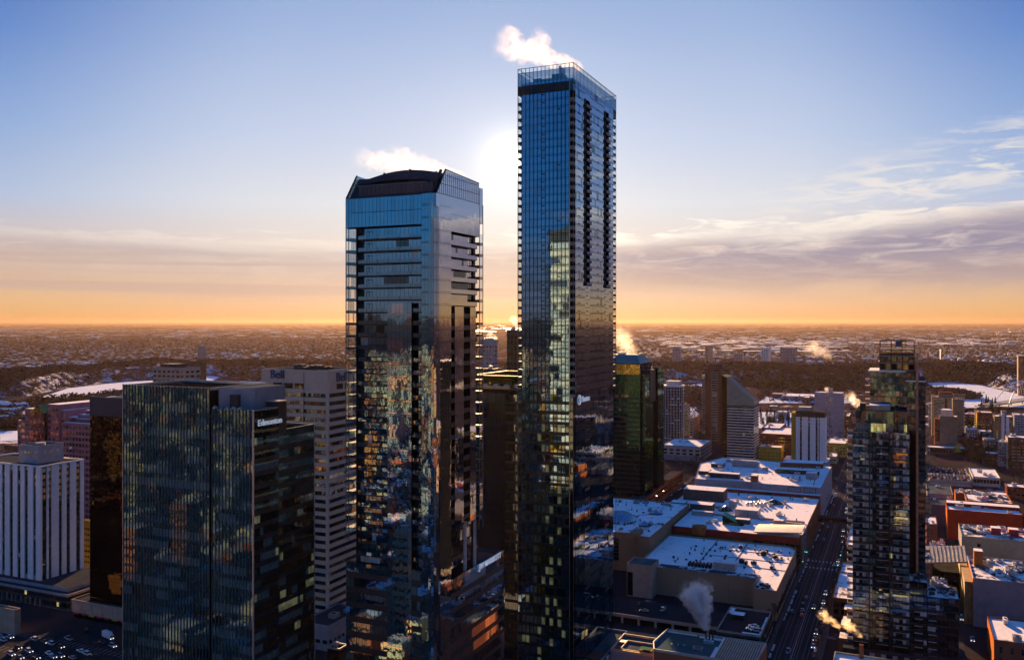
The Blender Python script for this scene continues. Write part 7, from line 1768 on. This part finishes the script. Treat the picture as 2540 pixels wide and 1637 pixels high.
# ================================================================== STEAM
def steam(name, label, p0, p1, r0, r1, dens, scale=.06, thr=.46, warm=(1, 1, 1), seed=0, grav=1., step=None):
    p0, p1 = Vector(p0), Vector(p1); ax = p1-p0; L = ax.length; m_ = 1.35
    R = max(r0, r1)*m_; q = MB(); n = 14; V = []; K = 5
    for j in range(K+1):
        f = j/K; r = (r0+(r1-r0)*f**.7)*m_*(1.0 if 0 < j < K else .8)
        for i in range(n): t = 2*math.pi*i/n; V.append((r*math.cos(t), r*math.sin(t), L*f))
    F = [(j*n+i, j*n+(i+1) % n, (j+1)*n+(i+1) % n, (j+1)*n+i) for j in range(K) for i in range(n)]+[tuple(range(n-1, -1, -1)), tuple(range(K*n, K*n+n))]
    m = bpy.data.materials.new(name+'_vapour'); m.use_nodes = True; t = NT(m.node_tree)
    co = t.n('ShaderNodeTexCoord').outputs['Object']; s = t.n('ShaderNodeSeparateXYZ', i_0=co)
    zf = t.m('DIVIDE', s.outputs[2], L); rad = t.m('ADD', r0, t.m('MULTIPLY', t.m('POWER', t.m('MAXIMUM', zf, .0001), .7), r1-r0))
    rho = t.m('DIVIDE', t.m('POWER', t.m('ADD', t.m('POWER', s.outputs[0], 2.), t.m('POWER', s.outputs[1], 2.)), .5), rad)
    nz = t.noise(t.mapping(co, (1, 1, .8), (seed*7.3, seed*3.1, seed)), scale, 5, .62, .35)
    big = t.noise(t.mapping(co, (1, 1, 1), (seed*1.3, 0, 5)), scale*.35, 2, .5)
    v = t.m('SUBTRACT', t.m('ADD', t.m('MULTIPLY', nz, 2.3), t.m('MULTIPLY', big, .7)), t.m('ADD', t.m('MULTIPLY', t.m('POWER', rho, 1.6), .60), thr+.65))
    fade = t.m('MULTIPLY', t.mr(zf, 1., .62, 0, 1, True), t.mr(zf, 0, .05, .4, 1))
    D = t.m('MULTIPLY', t.m('MULTIPLY', t.mr(v, 0, .6), fade), dens)
    pv = t.n('ShaderNodeVolumePrincipled', i_Color=warm, i_Density=D, i_Anisotropy=.35)
    t.n('ShaderNodeOutputMaterial', i_Volume=pv.outputs[0])
    try: m.cycles.volume_step_rate = 1.0
    except Exception: pass
    o = q.add(V, F, m).build('steam_plume'); o.location = p0; o.rotation_euler = ax.to_track_quat('Z', 'Y').to_euler(); o['kind'] = 'stuff'; o['label'] = label
    return o
def V3(px_, py_, d): x, y = W2(px_, d); return Vector((x, y, CAM_H-(py_-798)*d/FPX))
steam('tall_steam', 'white steam drifting off the tallest tower', V3(1445, 172, 392), V3(1225, 96, 405), 3, 9.5, .075, .20, .42, seed=1)
steam('tall_steam_low', 'low bank of white steam behind the crown of the tallest tower', V3(1360, 150, 400), V3(1330, 70, 404), 3, 6.5, .05, .24, .44, seed=6)
steam('jw_steam', 'white steam trailing over the sloped crown', V3(1152, 440, 280), V3(870, 385, 292), 1.8, 4.6, .08, .32, .42, seed=2)
steam('jw_steam_low', 'thin steam low over the sloped crown roof', V3(1120, 425, 285), V3(955, 372, 285), 2, 4, .06, .36, .44, seed=8)
steam('green_steam', 'glowing steam behind the green tower', V3(1570, 890, 760), V3(1540, 815, 790), 7, 13, .06, .12, .42, seed=3)
steam('stack_steam', 'blue white steam rising from the three stacks', V3(1752, 1560, 352), V3(1722, 1450, 372), 1.3, 7.8, 1.5, .42, .38, seed=4)
steam('stack_steam_left', 'left lobe of the stack steam', V3(1742, 1520, 354), V3(1695, 1462, 360), 1.6, 5.0, 1.2, .5, .42, seed=14)
steam('street_steam', 'amber steam blowing over the long street', V3(2140, 1580, 376), V3(2090, 1538, 385), 1.0, 3.0, .45, .5, .40, (1, .9, .7), seed=5)
steam('street_steam_far', 'amber steam wisp over the kerb line of cars', V3(2085, 1556, 392), V3(2030, 1515, 402), 1.4, 3.2, .35, .5, .44, (1, .9, .7), seed=7)
steam('far_steam', 'steam from a far plant on the right', V3(2060, 880, 3000), V3(2000, 852, 3200), 15, 55, .006, .03, .46, seed=9)
steam('dotted_steam', 'steam on the dotted office tower', V3(1233, 842, 800), V3(1207, 826, 800), 2, 5, .2, .25, .42, seed=10)
steam('slab_steam', 'steam over the dark tower behind', V3(1283, 812, 650), V3(1272, 782, 660), 2, 6, .12, .2, .44, seed=11)
steam('grey_slab_steam', 'steam puff on the grey slab tower', V3(2053, 976, 1120), V3(2050, 958, 1120), 1.5, 5, .10, .2, .44, seed=12)
steam('near_right_steam', 'steam lit by the sun beside the near right tower', V3(2150, 1022, 400), V3(2100, 975, 430), .6, 3.6, .16, .4, .46, seed=13)
# ================================================================== HAZE
hm = bpy.data.materials.new('haze_air'); hm.use_nodes = True; t = NT(hm.node_tree)
t.n('ShaderNodeOutputMaterial', i_Volume=t.n('ShaderNodeVolumePrincipled', i_Color=(.21, .158, .125), i_Density=1.9e-5, i_Anisotropy=.5).outputs[0])
h = MB().box(-S-200, S+200, -S-200, S+200, -1.2, 275, hm).build('haze'); h['kind'] = 'stuff'
# tidy helper properties
for o in bpy.data.objects:
    if '_o' in o: del o['_o']
